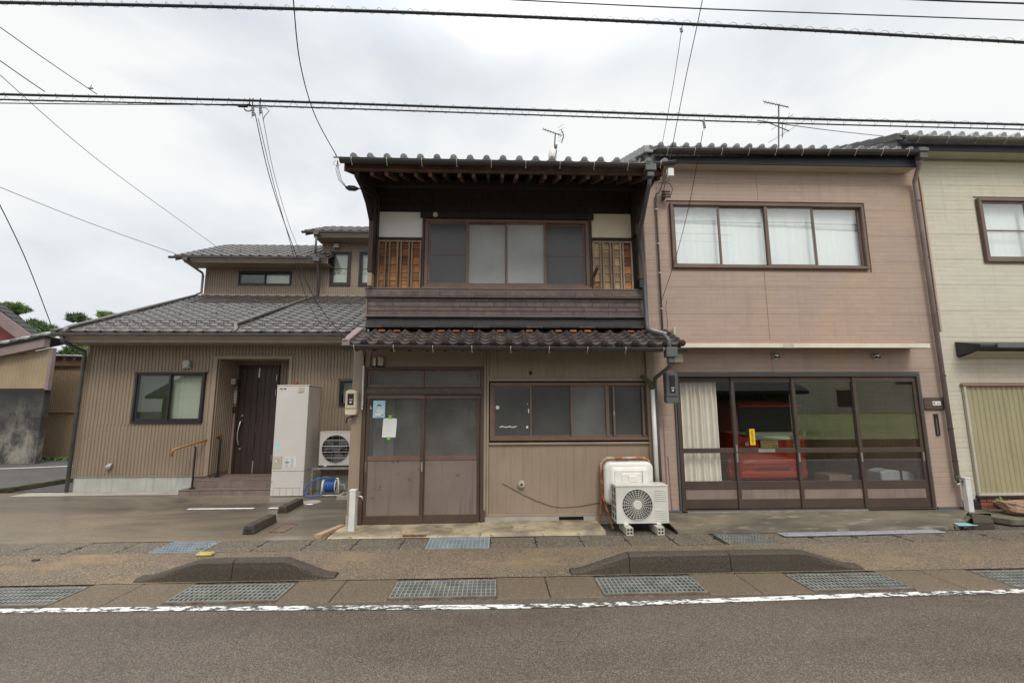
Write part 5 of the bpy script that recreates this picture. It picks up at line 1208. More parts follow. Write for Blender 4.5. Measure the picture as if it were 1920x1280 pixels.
        put(MB().bar((X-.30, yb(1.1, .05), Z0+1.10), (X-.28, yb(1.5, .045), Z0+1.50), .014, .01), 'wiper', 'black_frame', t)
        put(MB().bar((X-.60, yb(1.6, .03)-F*.06, Z0+1.60), (X+.60, yb(1.6, .03)-F*.06, Z0+1.60), .10, .03), 'spoiler', 'red_car', t, bev=.01)
    for s_ in (-1, 1):
        for yy in (.55, 2.75):
            wv = put(MB().cyl((X+s_*.60-.09, Yr+F*yy, Z0+.27), (1, 0, 0), .27, .18, 20), 'wheel', 'tyre', t); put(MB().cyl((X+s_*.60-(.10 if s_ < 0 else -.081), Yr+F*yy, Z0+.27), (1, 0, 0), .16, .02, 16), 'rim', 'steel', wv)
    return t
van('red small car parked in the garage with its back to the street', 5.20, 8.55, BZ+.015, 1)
van('red small van dimly seen through the old house door', -1.22, 10.6, .03, 1, False)
# yellow no-parking strip on the pane
t = thing('parking_notice', 'yellow vertical no-parking strip stuck on the second garage pane', 'sign', (4.04, 7.16, 1.12))
sx0 = 4.035; bx('sheet', 'sign_yellow', t, sx0, sx0+.085, 7.190, 7.193, 1.125, 1.375)
put(MB().tube([(sx0+.0425+.014*math.cos(a*.5236), 7.189, 1.338+.014*math.sin(a*.5236)) for a in range(13)], .003, 4).bar((sx0+.033, 7.189, 1.347), (sx0+.052, 7.189, 1.329), .004, .002, (0, 1, 0)), 'ban_mark', 'red_ink', t)
for i, ch in enumerate('駐車お断り'): text(ch, .034, 'ink', t, (sx0+.0425, 7.189, 1.303-.037*i))
# clutter
bx('switch_plate', 'white', None, 6.28, 6.33, 9.2, 9.21, 1.12, 1.24, label='small white switch plate deep in the garage right of the car', cat='switch plate', bev=.004)
t = thing('garage_shelf', 'dim brown shelf and carton at the back of the garage', 'shelf', (6.2, 10, .13))
for z in (.9, 1.5): bx('board', 'interior_wall', t, 5.9, 7.2, 9.9, 10.3, z, z+.03)
for x in (5.92, 7.15): bx('upright', 'interior_wall', t, x, x+.04, 9.9, 10.3, .135, 2.0)
bx('cardboard_box', 'garage_panel', None, 6.0, 6.42, 8.2, 8.6, .136, .50, label='brown cardboard box on the garage floor right of the red car', cat='box', bev=.004)
t = thing('grey_case', 'pale grey plastic case with a dark strap behind the right garage pane', 'case', (6.55, 7.5, .135))
put(MB().prism([(6.30, .136), (6.88, .136), (6.88, .60), (6.80, .66), (6.45, .70), (6.30, .66)], 'y', 7.42, 7.72), 'shell', 'grey_bag', t, bev=.03, seg=3); bx('strap', 'ink', t, 6.62, 6.65, 7.405, 7.73, .14, .69)

# ================================================================== CREAM HOUSE (far right)
K = thing('cream_house', 'cream sided house at the right edge with an olive storm shutter', 'house', (9.5, 7.3, 0)); KY = 7.30
kw = (8.52, 10.3, 4.20, 5.34); ks = (7.76, 10.6, .30, 2.06)
put(wall(7.44, 12.0, .22, 6.5, KY+.022, .10, [kw, ks]), 'wall', 'ivory_paint', K)
rz = [.24] + [.59+.455*i for i in range(13)]
for i in range(len(rz)-1):
    for xa, xb in ((7.445, 9.45), (9.45, 11.99)):
        for r4 in rects_of((xa+.002, xb-.002, rz[i]+.0015, min(rz[i+1], 6.45)-.0015), [(kw[0]-.055, kw[1]+.055, kw[2]-.055, kw[3]+.055), (ks[0]-.02, ks[1]+.02, 0, ks[3]+.04)]):
            if r4[1]-r4[0] > .01 and r4[3]-r4[2] > .004: bx('siding_panel', 'cream', K, r4[0], r4[1], KY, KY+.0215, r4[2], r4[3], bev=.0015)
bx('overlap_panel', 'pink', P, 7.402, 7.43, KY-.12, KY+.0, 2.95, 5.9)
window(K, 8.56, 10.26, 4.24, 5.30, KY-.01, 'brown_alu', 'glass_bright', 2, fw=.05, frame=.05, proud=.035, depth=.10, curtain='blind', bar_z=4.76, gap=.14)
put(MB().prism([(KY-.003, 2.79), (KY-.003, 2.54), (KY-.30, 2.60), (KY-.40, 2.66), (KY-.40, 2.70)], 'x', 7.74, 11.5), 'canopy', 'fascia_black', K, bev=.003)
bx('canopy_front', 'bluegrey', K, 8.0, 11.5, KY-.425, KY-.402, 2.64, 2.71, bev=.003)
put(MB().prism([(KY-.004, 2.518), (KY-.30, 2.598), (KY-.32, 2.592), (KY-.004, 2.505)], 'x', 7.78, 11.5), 'canopy_soffit', 'ivory_paint', K)
# corrugated storm shutter
mb = MB(); per = .088; pts = []
x = 7.79; k = 0
while x < 10.58:
    pts += [(x, 0), (x+per*.30, .0), (x+per*.42, .018), (x+per*.86, .018)]; x += per
n = len(pts); vs = [(a, KY-b*.55, z) for z in (.335, 2.05) for a, b in pts]; mb.add(vs, [(i, i+1, n+i+1, n+i) for i in range(n-1)])
put(mb, 'storm_shutter', 'shutter', K)
mb = MB().box(7.74, 10.6, KY-.045, KY-.001, .30, .334).box(7.74, 7.785, KY-.045, KY-.001, .335, 2.05); put(mb, 'shutter_frame', 'ivory_paint', K, bev=.003)
bx('shutter_head', 'pink_trim', K, 7.72, 10.6, KY-.06, KY-.001, 2.052, 2.085, bev=.002)
bx('black_sill', 'fascia_black', K, 7.72, 11.5, KY-.05, KY+.0, .265, .298)
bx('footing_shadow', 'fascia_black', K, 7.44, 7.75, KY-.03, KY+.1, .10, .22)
for r_ in range(4):       # brick plinth
    x = 7.76 - (.11 if r_ % 2 else 0)
    while x < 11.2:
        bx('brick', 'brick', K, max(x, 7.76)+.004, x+.211, KY-.03+random.uniform(-.003, .003), KY+.12, .01+r_*.063, .067+r_*.063, bev=.004); x += .215
bx('side_wall', 'ivory_paint', K, 7.44, 7.54, KY+.123, 14, 0, 6.4); bx('back_wall', 'interior', K, 7.54, 12, 13.8, 13.9, 0, 6.4)
bx('inner_wall', 'interior_wall', K, 7.54, 12, 9.0, 9.1, .2, 6.4); bx('upper_floor', 'interior', K, 7.54, 12, KY+.123, 13.7, 2.7, 2.8)
HY, HZ = 6.98, 6.27
kr = deck(6.92, 12.2, HY+.02, HZ+.03, 14.5, .42, .04, 'fascia_black', K, 'roof')
bx('fascia', 'fascia_black', kr, 6.95, 12.2, HY+.035, HY+.06, HZ-.19, HZ+.0); put(MB().prism([(HY+.061, HZ-.18), (KY-.002, HZ-.18), (KY-.002, HZ-.05), (HY+.061, HZ-.05)], 'x', 7.0, 12.2), 'soffit', 'ivory_paint', kr)
tile_roof(kr, 6.95, 12.2, HY-.02, HZ+.03, .42, .25, .22, 3, 'kawara_silver', 'flat', boss=False, jit=.5)
verge(kr, 6.93, HY-.02, HZ+.06, .42, 4.2, 16, 'kawara_grey', w=.12)
mb = MB()
for i in range(22): x = 7.02+i*.25; mb.add([(x-.09, HY-.04, HZ+.035), (x+.06, HY-.05, HZ+.035), (x+.045, HY-.05, HZ+.12), (x+.0, HY-.05, HZ+.125), (x+.05, HY+.35, HZ+.22), (x-.09, HY+.3, HZ+.18)], [(0, 1, 2, 3), (0, 3, 4, 5)])
put(mb, 'tile_hump', 'kawara_silver', kr, kind='stuff')
gutter(K, 6.99, 12.1, HY-.07, HZ-.03, HZ-.03, .06, 'gutter_grey', 10, 'steel')
# planting pocket in front of the cream house
mb = MB().prism([(7.50, 6.62), (9.6, 6.62), (9.6, 7.25), (7.46, 7.25), (7.30, 7.05)], 'z', 0, .10); put(mb, 'black_slab', 'kerb_moss', kind='structure', bev=.015)
def rock(label, c, s, seed):
    rr = random.Random(seed); import mathutils
    mb = MB(); n, m_ = 22, 12; vs = []
    for j in range(m_+1):
        th = math.pi*j/m_
        for i in range(n):
            ph = 2*math.pi*i/n; d = Vector((math.sin(th)*math.cos(ph), math.sin(th)*math.sin(ph), math.cos(th)))
            nz = mathutils.noise.noise(d*1.3+Vector((seed, 0, 0)))*.35 + mathutils.noise.noise(d*3+Vector((0, seed, 0)))*.14 + mathutils.noise.noise(d*8+Vector((0, seed, 0)))*.05
            q = 1+nz; e = d*q; e.x = math.copysign(abs(e.x)**.8, e.x); e.z = math.copysign(abs(e.z)**.75, e.z)*1.0
            vs.append((c[0]+e.x*s[0], c[1]+e.y*s[1], max(.101, c[2]+e.z*s[2]-e.x*s[2]*.25)))
    mb.add(vs, [(j*n+i, j*n+(i+1) % n, (j+1)*n+(i+1) % n, (j+1)*n+i) for j in range(m_) for i in range(n)])
    return put(mb, 'rock', 'rock', label=label, cat='rock', smooth=False)
rock('large pink-brown angular rock before the cream house', (7.98, 6.88, .19), (.32, .17, .11), 3)
rock('smaller rock half hidden behind the large one', (8.42, 7.05, .16), (.16, .12, .08), 9)
weed('small bright weed growing behind the large rock', (8.12, 7.2, .10), 26, .05, .24)
weed('low weed at the foot of the old house wall beside the air conditioner', (2.45, 6.95, .0), 40, .12, .1)
# ================================================================== BROWN RIBBED HOUSE (left)
Lh = thing('ribbed_house', 'brown ribbed-clad house with grey tiled roofs set back behind the wet lot', 'house', (-6, 10, 0))
LY0 = 10.0; gz = .03; x0, x1 = -8.67, -2.3
lwn = (-7.62, -6.19, 1.43, 2.49); por = (-5.97, -4.43, gz, 2.78); swn = (-3.34, -2.80, 1.78, 2.31)
holes = [lwn, por, swn]
put(wall(x0, x1, gz, 3.5, LY0+.03, .1, holes), 'wall', 'trim', Lh)
mb = MB()
for r4 in rects_of((x0, x1, .345, 3.14), [(lwn[0]-.04, lwn[1]+.04, lwn[2]-.04, lwn[3]+.04), (por[0]-.09, por[1]+.05, 0, por[3]+.06), (swn[0]-.04, swn[1], swn[2]-.04, swn[3]+.04)]): ribbed(mb, r4[0], r4[1], r4[2], r4[3], LY0+.013)
put(mb, 'ribbed_siding', 'rib', Lh)
bx('footing', 'foundation_green', Lh, x0+.03, por[0]-.3, LY0+.004, LY0+.1, gz, .325)
bx('footing', 'foundation_green', Lh, por[1]+.05, x1, LY0+.004, LY0+.1, gz, .325)
bx('drip_trim', 'trim', Lh, x0-.01, por[0]-.02, LY0-.014, LY0+.03, .328, .344); bx('drip_trim', 'trim', Lh, por[1]+.02, x1, LY0-.014, LY0+.03, .328, .344)
bx('corner_trim', 'trim', Lh, x0-.015, x0+.03, LY0-.016, LY0+.1, .344, 3.2)
put(ribbed(MB(), LY0+.13, 14.4, .345, 3.3, x0-.001, axis='y', sgn=-1), 'side_siding', 'rib', Lh)
bx('side_wall', 'trim', Lh, x0, x0+.1, LY0+.131, 17, .05, 3.6)
bx('back_wall', 'interior', Lh, x0+.11, x1, 16.9, 17, 0, 5); bx('inner_wall', 'interior_wall', Lh, x0+.11, -6.02, 11.6, 11.7, gz, 3.2); bx('ceiling', 'interior_wall', Lh, x0+.11, x1, LY0+.14, 16.8, 3.05, 3.1)
bx('far_wall', 'rib', Lh, x1-.1, x1, LY0+.131, 16.8, gz, 3.4)
# porch recess
put(ribbed(MB(), LY0+.02, 10.70, .36, 2.78, -5.955, axis='y', sgn=1), 'porch_side', 'rib', Lh); put(ribbed(MB(), LY0+.02, 10.70, .36, 2.78, -4.44, axis='y', sgn=-1), 'porch_side', 'rib', Lh)
bx('porch_side_wall', 'trim', Lh, -6.0, -5.957, LY0+.131, 10.75, gz, 2.9); bx('porch_side_wall', 'trim', Lh, -4.438, -4.40, LY0+.131, 10.75, gz, 2.9)
bx('porch_ceiling', 'trim', Lh, -6.0, -4.4, LY0+.131, 10.8, 2.785, 2.83)
mb = MB(); ribbed(mb, -5.95, -5.86, .28, 2.78, 10.712); ribbed(mb, -5.86, -4.97, 2.70, 2.78, 10.712); ribbed(mb, -4.94, -4.44, .28, 2.78, 10.712); put(mb, 'porch_back', 'rib', Lh)
put(wall(-5.96, -4.43, .2, 2.8, 10.72, .08, [(-5.86, -4.96, .28, 2.69)]), 'porch_wall', 'trim', Lh)
mb = MB()
for r4 in rects_of((por[0]-.085, por[1]+.055, .345, por[3]+.055), [(por[0]+.01, por[1]-.01, .3, por[3])]): mb.box(r4[0], r4[1], LY0-.018, LY0+.03, r4[2], r4[3])
mb.box(por[0]-.10, por[1]+.07, LY0-.03, LY0-.0, por[3]+.056, por[3]+.075); put(mb, 'porch_trim', 'trim', Lh, bev=.003)
# entrance door
mb = MB()
for r4 in rects_of((-5.87, -4.955, .275, 2.70), [(-5.825, -5.0, .29, 2.655)]): mb.box(r4[0], r4[1], 10.66, 10.75, r4[2], r4[3])
fr = put(mb, 'door_frame', 'entry_door', Lh, bev=.004)
dr = bx('entrance_door', 'black_frame', Lh, -5.825, -5.0, 10.70, 10.735, .29, 2.655)
w_ = (.825-.03)/6; xs_ = []
x = -5.822
for i in range(6):
    if i == 3: x += .026
    bx('plank', 'entry_door', dr, x+.002, x+w_-.002, 10.686, 10.699, .295, 2.65, bev=.003); x += w_
sx = -5.822+3*w_+.013
bx('bright_strip', 'steel', dr, sx-.013, sx+.013, 10.682, 10.686, 2.42, 2.64); bx('bright_strip', 'steel', dr, sx-.013, sx+.013, 10.682, 10.686, .295, .56)
for z in (2.33, 1.9, 1.4, .8): bx('strip_glint', 'bluegrey', dr, sx+.002, sx+.010, 10.682, 10.686, z-.22, z)
put(MB().tube([(-5.70, 10.68, 1.45), (-5.72, 10.62, 1.42), (-5.745, 10.60, 1.25), (-5.75, 10.60, 1.15), (-5.745, 10.60, 1.05), (-5.73, 10.62, .93), (-5.72, 10.68, .90)], .018, 8), 'door_handle', 'steel', dr, smooth=True)
for z in (1.56, .83): put(MB().cyl((-5.72, 10.685, z), (0, -1, 0), .026, .012, 16), 'lock', 'steel', dr)
for z in (2.42, 2.08, .62): bx('hinge', 'steel', dr, -5.012, -4.998, 10.665, 10.70, z-.07, z+.07)
# things on the porch back wall
t = thing('wall_lamp', 'square beige porch lamp on the ribbed wall left of the entrance door', 'lamp', (-5.93, 10.6, 2.3))
bx('housing', 'ivory', t, -5.95, -5.86, 10.52, 10.66, 2.26, 2.39, bev=.008); bx('mount', 'bronze_dark', t, -5.86, -5.83, 10.56, 10.70, 2.25, 2.37, bev=.004)
put(MB().cyl((-5.905, 10.519, 2.325), (0, -1, 0), .02, .004, 12), 'sensor', 'ivory_paint', t)
t = thing('name_plate', 'white vertical name plate with four characters left of the entrance door', 'sign', (-5.91, 10.69, 1.85))
bx('plate', 'white', t, -5.935, -5.875, 10.675, 10.69, 1.84, 2.13, bev=.002)
for i, ch in enumerate('東上田商'): text(ch, .052, 'ink', t, (-5.905, 10.674, 2.09-.07*i))
t = thing('intercom', 'small black intercom below the white name plate', 'intercom', (-5.92, 10.68, 1.68)); bx('case', 'black_frame', t, -5.95, -5.885, 10.665, 10.695, 1.63, 1.76, bev=.005); bx('panel', 'bluegrey', t, -5.905, -5.89, 10.662, 10.6645, 1.65, 1.74)
# steps with tiles
bx('step_core', 'grout', Lh, -6.16, -4.0, 9.80, 10.70, gz, .268); bx('step_core', 'grout', Lh, -6.20, -4.2, 9.505, 9.80, gz, .128)
for i in range(9): bx('step_tile', 'step_tile', Lh, -6.20+i*.2105+.002, -6.20+(i+1)*.2105-.002, 9.497, 9.505, .018, .118, bev=.002)
for i in range(7): bx('step_tile', 'step_tile', Lh, -6.20+i*.27+.002, -6.20+(i+1)*.27-.002, 9.492, 9.798, .129, .140, bev=.002)
for i in range(7): bx('step_tile', 'step_tile', Lh, -6.16+i*.27+.002, -6.16+(i+1)*.27-.002, 9.792, 9.80, .142, .262, bev=.002)
for j in range(3):
    for i in range(7): bx('step_tile', 'step_tile', Lh, -6.16+i*.27+.002, min(-6.16+(i+1)*.27-.002, -4.3), 9.79+j*.30+.002, 9.79+(j+1)*.30-.002, .270, .281, bev=.002)
t = thing('handrail', 'varnished wooden handrail on two black posts beside the entrance steps', 'handrail', (-5.95, 9.8, .14))
put(MB().tube([(-6.33, 9.40, .80), (-6.34, 9.40, .88), (-6.30, 9.42, .93), (-5.90, 10.28, 1.15)], .021, 10), 'rail', 'handrail_wood', t, smooth=True)
for (x, y, za, zb) in ((-6.02, 9.62, .142, .98), (-5.88, 10.2, .282, 1.10)):
    ps = put(MB().tube([(x, y, za), (x, y, zb-.02)], .018, 10), 'post', 'black_metal', t); put(MB().cyl((x, y, za), (0, 0, 1), .055, .018, 16), 'foot_plate', 'black_metal', ps)
    put(MB().tube([(x, y, zb-.04), (x-.02, y-.03, zb)], .008, 6), 'bracket', 'black_metal', ps)
# windows
window(Lh, lwn[0]+.04, lwn[1]-.04, lwn[2]+.04, lwn[3]-.04, LY0-.015, 'black_frame', 'glass_green', 2, pmats=['glass_screen', 'glass_green'], fw=.045, frame=.045, proud=.025, depth=.1, curtain='green_curtain', gap=.16)
bx('head_flashing', 'trim', Lh, lwn[0]-.06, lwn[1]+.06, LY0-.04, LY0+.0, lwn[3]+.012, lwn[3]+.03)
t_ = window(Lh, swn[0]+.03, swn[1], swn[2]+.03, swn[3]-.03, LY0-.01, 'black_frame', 'glass_green', 1, fw=.02, frame=.035, proud=.02, depth=.09, curtain='green_curtain', gap=.16)
for i in range(7): bx('louvre_blade', 'glass_green', t_, swn[0]+.04, swn[1], LY0-.045, LY0-.025, swn[2]+.05+i*.065, swn[2]+.056+i*.065)
t = thing('wall_lamp', 'grey half-round lamp on the ribbed wall above the ground floor window', 'lamp', (-6.56, 9.95, 2.66))
put(MB().prism(rounded(-6.65, -6.50, 2.60, 2.75, .05, 4), 'y', 9.90, 9.985), 'lens', 'foundation_green', t, bev=.015); bx('base', 'steel', t, -6.66, -6.49, 9.94, 9.99, 2.585, 2.60)
t = thing('vent_hood', 'small grey vent hood low on the ribbed wall', 'vent', (-7.95, 9.95, .5)); put(MB().prism([(9.99, .50), (9.93, .50), (9.92, .55), (9.99, .61)], 'x', -7.99, -7.90), 'hood', 'steel', t, bev=.004)
# main roof
RY, RZ, RS = 9.42, 3.235, .40
lr2 = deck(-8.85, -2.15, RY, RZ, 14.42, RS, .03, 'trim', Lh, 'roof')
mb = MB().add([(-8.85, RY, RZ), (-8.85, 14.42, RZ+5*RS), (-9.35, 14.42, RZ+5*RS), (-8.85, RY, RZ-.03), (-8.85, 14.42, RZ+5*RS-.03), (-9.35, 14.42, RZ+5*RS-.03)], [(0, 1, 2), (5, 4, 3), (0, 2, 5, 3)]); put(mb, 'side_deck', 'trim', lr2)
bx('fascia', 'trim', lr2, -8.75, -2.15, RY+.02, RY+.045, RZ-.18, RZ-.002, bev=.002)
mb = MB().box(-8.70, -2.15, RY+.05, LY0+.03, RZ-.17, RZ-.155); put(mb, 'soffit', 'trim', lr2)
tile_roof(lr2, -8.80, -2.15, RY-.04, RZ+.02, RS, .29, .285, 19, 'kawara_grey', 'flat', boss=False, xleft=lambda r_: -.026*r_, limit=300)
mb = MB(); rr = random.Random(9)
def guard(mb, x, s):      # little looped snow guards standing on the tiles
    y = RY + s*math.cos(math.atan(RS)); z = RZ+.05+s*math.sin(math.atan(RS))
    mb.tube([(x-.055, y+.03, z), (x-.055, y, z+.06), (x+.055, y, z+.06), (x+.055, y+.03, z)], .009, 4)
for i in range(22): guard(mb, -8.55+i*.29, .57); guard(mb, -8.62+i*.29, .86) if i % 1 == 0 else None
for k, s in enumerate((1.9, 2.9, 3.9, 4.7)):
    for i in range(8): guard(mb, -8.6+(i+.5*(k % 2))*.87, s)
put(mb, 'snow_guards', 'kawara_grey', lr2, kind='stuff')
put(MB().tube([(-9.1, 13.9, 5.14), (-8.93, 11.5, 4.17), (-8.78, 9.55, 3.38), (-8.72, 9.48, 3.36), (-8.66, 9.36, 3.24)], .04, 8), 'downpipe', 'gutter_grey', lr2, smooth=True)
verge(lr2, -8.90, RY-.03, RZ+.05, RS, 2.0, 7, 'kawara_grey', w=.10)
gutter(Lh, -8.84, -2.2, RY-.09, RZ-.02, RZ-.02, .055, 'gutter_grey', 0)
put(MB().tube([(-8.66, 9.33, 3.16), (-8.66, 9.38, 3.06), (-8.68, 9.90, 2.93), (-8.69, 9.93, 2.86), (-8.70, 9.93, .05)], .035, 10), 'downpipe', 'pipe_grey', Lh, smooth=True)
pA, pB = at(600, 560, 14.3), at(445, 614, 9.9)
zr = lambda y: RZ+(y-RY)*RS
put(MB().tube([(-5.60, 14.25, zr(14.25)+.12), (-5.62, 14.15, zr(14.15)+.09), (-5.62+.02, 12.0, zr(12)+.10), (-5.6, 9.9, zr(9.9)+.10), (-5.35, 9.5, zr(9.5)+.08), (-5.33, 9.38, 3.26)], .042, 8), 'roof_downpipe', 'gutter_grey', lr2, smooth=True)
# upper storeys
UY = 14.4
u1w = (-8.16, -6.52, 5.60, 6.05); u2 = [(-5.25, -4.63, 5.58, 6.68), (-4.34, -3.72, 5.58, 6.68)]
mb = MB()
for r4 in rects_of((-9.18, -5.53, zr(UY)+.0, 6.45), [u1w]): ribbed(mb, r4[0], r4[1], r4[2], r4[3], UY, per=.075)
put(mb, 'upper_siding', 'rib', Lh)
mb = MB()
for r4 in rects_of((-5.50, -2.15, zr(UY)+.0, 7.2), u2): ribbed(mb, r4[0], r4[1], r4[2], r4[3], UY-.10, per=.075)
put(mb, 'upper_siding', 'rib', Lh)
put(wall(-9.18, -2.15, 5.1, 6.5, UY+.01, .08, [u1w, u2[0], u2[1], (-5.5, -2.1, 6.4, 7)]), 'upper_wall', 'trim', Lh); put(wall(-5.53, -2.15, 5.1, 7.3, UY-.09, .09, u2), 'upper_wall', 'trim', Lh)
bx('upper_corner', 'trim', Lh, -9.20, -9.15, UY-.02, UY+.1, 5.1, 6.45); bx('upper_corner', 'trim', Lh, -5.55, -5.49, UY-.12, UY+.1, 5.1, 7.2)
bx('upper_side', 'rib', Lh, -9.18, -9.08, UY+.1, 18, 5.1, 6.5); bx('upper_back', 'interior', Lh, -9.1, -2.15, 17.9, 18, 4.9, 7.3); bx('upper_inner', 'interior_wall', Lh, -9.05, -2.2, 15.5, 15.6, 5.1, 7.2)
bx('base_flashing', 'trim', Lh, -9.2, -2.15, UY-.13, UY-.10, zr(UY)-.02, zr(UY)+.05)
window(Lh, u1w[0]+.03, u1w[1]-.03, u1w[2]+.03, u1w[3]-.03, UY-.01, 'black_frame', 'glass_green', 2, pmats=['glass_screen', 'glass_green'], fw=.04, frame=.04, proud=.03, depth=.1, curtain='green_curtain', gap=.13)
for q in u2: window(Lh, q[0]+.03, q[1]-.03, q[2]+.03, q[3]-.03, UY-.11, 'black_frame', 'glass_green', 1, fw=.07, frame=.05, proud=.03, depth=.1, curtain='green_curtain', bar_z=6.13, gap=.13)
def uroof(xa, xb, y, z, s, rows, wallx, lim):
    D_ = rows*.285*math.cos(math.atan(s)); r_ = deck(xa, xb, y, z, y+D_, s, .03, 'trim', Lh, 'upper_roof')
    bx('fascia', 'trim', r_, xa+.28, xb-.0, y+.02, y+.045, z-.17, z-.002); bx('soffit', 'trim', r_, xa+.28, xb-.02, y+.05, UY, z-.16, z-.145)
    put(MB().prism([(y+.02, z-.12), (y+D_-.1, z-.12+(D_-.12)*s), (y+D_-.1, z+(D_-.12)*s), (y+.02, z)], 'x', xa+.02, xa+.05), 'barge_board', 'trim', r_)
    tile_roof(r_, xa, xb, y-.03, z+.02, s, .29, .285, rows, 'kawara_grey', 'flat', boss=False, limit=lim)
    put(MB().prism([(y+D_, z+D_*s), (y+D_*2, z), (y+D_*2, z-.03), (y+D_, z+D_*s-.03)], 'x', xa, xb), 'rear_slope', 'kawara_grey', r_)
    mb = MB()
    for i in range(int((xb-xa)/.58)):
        x = xa+.4+i*.58; yy = y+.62; zz = z+.05+.62*s; mb.tube([(x-.055, yy+.03, zz), (x-.055, yy, zz+.06), (x+.055, yy, zz+.06), (x+.055, yy+.03, zz)], .009, 4)
    put(mb, 'snow_guards', 'kawara_grey', r_, kind='stuff')
    return r_
r1 = uroof(-9.75, -5.15, 13.72, 6.30, .50, 10, 0, 160); r2 = uroof(-5.9, -2.15, 13.72, 7.14, .48, 7, 0, 80)
gutter(Lh, -9.85, -5.15, 13.64, 6.27, 6.27, .055, 'gutter_grey', 0); gutter(Lh, -5.95, -2.2, 13.64, 7.11, 7.11, .055, 'gutter_grey', 0)
put(MB().tube([(-9.35, 13.64, 6.20), (-9.35, 13.66, 6.12), (-9.22, 14.25, 5.95), (-9.22, 14.3, 5.88), (-9.22, 14.3, 5.32), (-9.15, 14.0, 5.2)], .035, 8), 'downpipe', 'pipe_mauve', Lh, smooth=True)
put(MB().tube([(-5.5, 13.64, 7.04), (-5.5, 13.64, 6.42)], .035, 8), 'downpipe', 'gutter_grey', Lh, smooth=True); put(MB().tube([(-5.45, 13.64, 6.20), (-5.45, 13.7, 6.14), (-5.58, 14.2, 5.95), (-5.58, 14.24, 5.3)], .035, 8), 'downpipe', 'pipe_mauve', Lh, smooth=True)
bx('rain_head', 'pipe_grey', Lh, -5.55, -5.35, 13.56, 13.70, 6.14, 6.28, bev=.01); bx('rain_head', 'pipe_grey', Lh, -9.42, -9.28, 13.58, 13.70, 6.14, 6.24, bev=.01); bx('rain_head', 'pipe_grey', Lh, -5.58, -5.42, 13.57, 13.70, 6.99, 7.09, bev=.01)
t = thing('wall_lamp', 'small pale lamp under the highest roof of the ribbed house', 'lamp', (-5.05, 14.2, 6.85)); bx('housing', 'ivory_paint', t, -5.14, -4.99, 14.14, 14.28, 6.80, 6.92, bev=.01); bx('base', 'steel', t, -5.15, -4.98, 14.12, 14.28, 6.785, 6.80)

# hot water tank, outdoor unit on its stand, hose reel
t = thing('hot_water_tank', 'tall beige hot water storage tank on the lot beside the entrance', 'water heater', (-4.05, 9.7, gz))
bx('cabinet', 'tank', t, -4.355, -3.725, 9.33, 10.0-.03, .50, 2.165, bev=.012, seg=2); bx('skirt', 'tank', t, -4.352, -3.728, 9.333, 9.968, .035, .496, bev=.006)
bx('top_cap', 'tank', t, -4.36, -3.72, 9.325, 9.972, 2.166, 2.185, bev=.006)
for k in range(5): bx('base_groove', 'trim', t, -4.30+k*.125, -4.297+k*.125, 9.329, 9.3328, .045, .19)
bx('base_groove', 'trim', t, -4.30, -3.76, 9.329, 9.3328, .19, .193)
bx('access_hatch', 'ivory_paint', t, -4.345, -4.17, 9.320, 9.329, .56, .80, bev=.004); bx('latch', 'white', t, -4.29, -4.245, 9.314, 9.3195, .685, .71); put(MB().cyl((-4.235, 9.3195, .71), (0, -1, 0), .008, .004, 8), 'latch_hole', 'ink', t)
lb_ = bx('badge', 'ink', t, -4.305, -4.175, 9.326, 9.3295, 2.095, 2.122); bx('badge_red', 'red_ink', t, -4.30, -4.265, 9.324, 9.3258, 2.10, 2.118); bx('badge_white', 'white', t, -4.25, -4.21, 9.324, 9.3258, 2.104, 2.116); bx('badge_strip', 'white', t, -4.305, -4.175, 9.326, 9.3295, 2.075, 2.088)
bx('vent_plate', 'ivory_paint', t, -3.93, -3.82, 9.322, 9.3295, 2.04, 2.145, bev=.002); bx('vent_shadow', 'trim', t, -3.935, -3.86, 9.320, 9.3219, 2.032, 2.04)
mb = MB(); rr = random.Random(8)
for (xa, za) in ((-4.10, .60), (-4.0, .60)):
    for k in range(7): mb.box(xa, xa+.05+rr.random()*.03, 9.3262, 9.3282, za+k*.024, za+k*.024+.005)
mb.box(-4.10, -4.02, 9.3262, 9.3282, .663, .682); put(mb, 'label_print', 'cable_grey', t); bx('label', 'paper', t, -4.11, -3.90, 9.3284, 9.3295, .59, .775); bx('label', 'poster_blue', t, -4.30, -4.24, 9.3284, 9.3295, .92, 1.05)
for x in (-4.33, -3.77): put(MB().cyl((x, 9.3325, .30), (0, -1, 0), .008, .004, 8), 'screw', 'ink', t)
put(MB().cyl((-4.17, 9.75, 2.186), (0, 0, 1), .045, .085, 14, .055), 'flower_pot', 'terracotta', label='small terracotta pot standing on top of the hot water tank', cat='flower pot')
outdoor_unit('beige air conditioner outdoor unit on a raised steel stand beside the water tank', -3.56, 9.62, .575, .80, .30, .66, 'tank', 'round', 'air conditioner outdoor units')
t = thing('unit_stand', 'galvanised angle-iron stand under the raised outdoor unit', 'stand', (-3.2, 9.6, gz))
mb = MB()
for (a, b) in (((-3.63, 9.5), (-2.72, 9.5)), ((-3.63, 9.95), (-2.72, 9.95))): put(MB().bar((a[0], a[1], .53), (b[0], b[1], .53), .035, .04), 'rail', 'gutter_grey' if 0 else 'grate', t)
for x in (-3.63, -2.75):
    put(MB().bar((x, 9.5, .53), (x, 9.95, .53), .035, .036), 'rail', 'grate', t)
    for y in (9.5, 9.95):
        pt = put(MB().box(x-.018, x+.018, y-.018, y+.018, .03, .512), 'leg', 'grate', t)
        if y < 9.6:
            for k in range(5): bx('slot', 'void', pt, x-.006, x+.006, y-.0195, y-.0182, .08+k*.09, .12+k*.09)
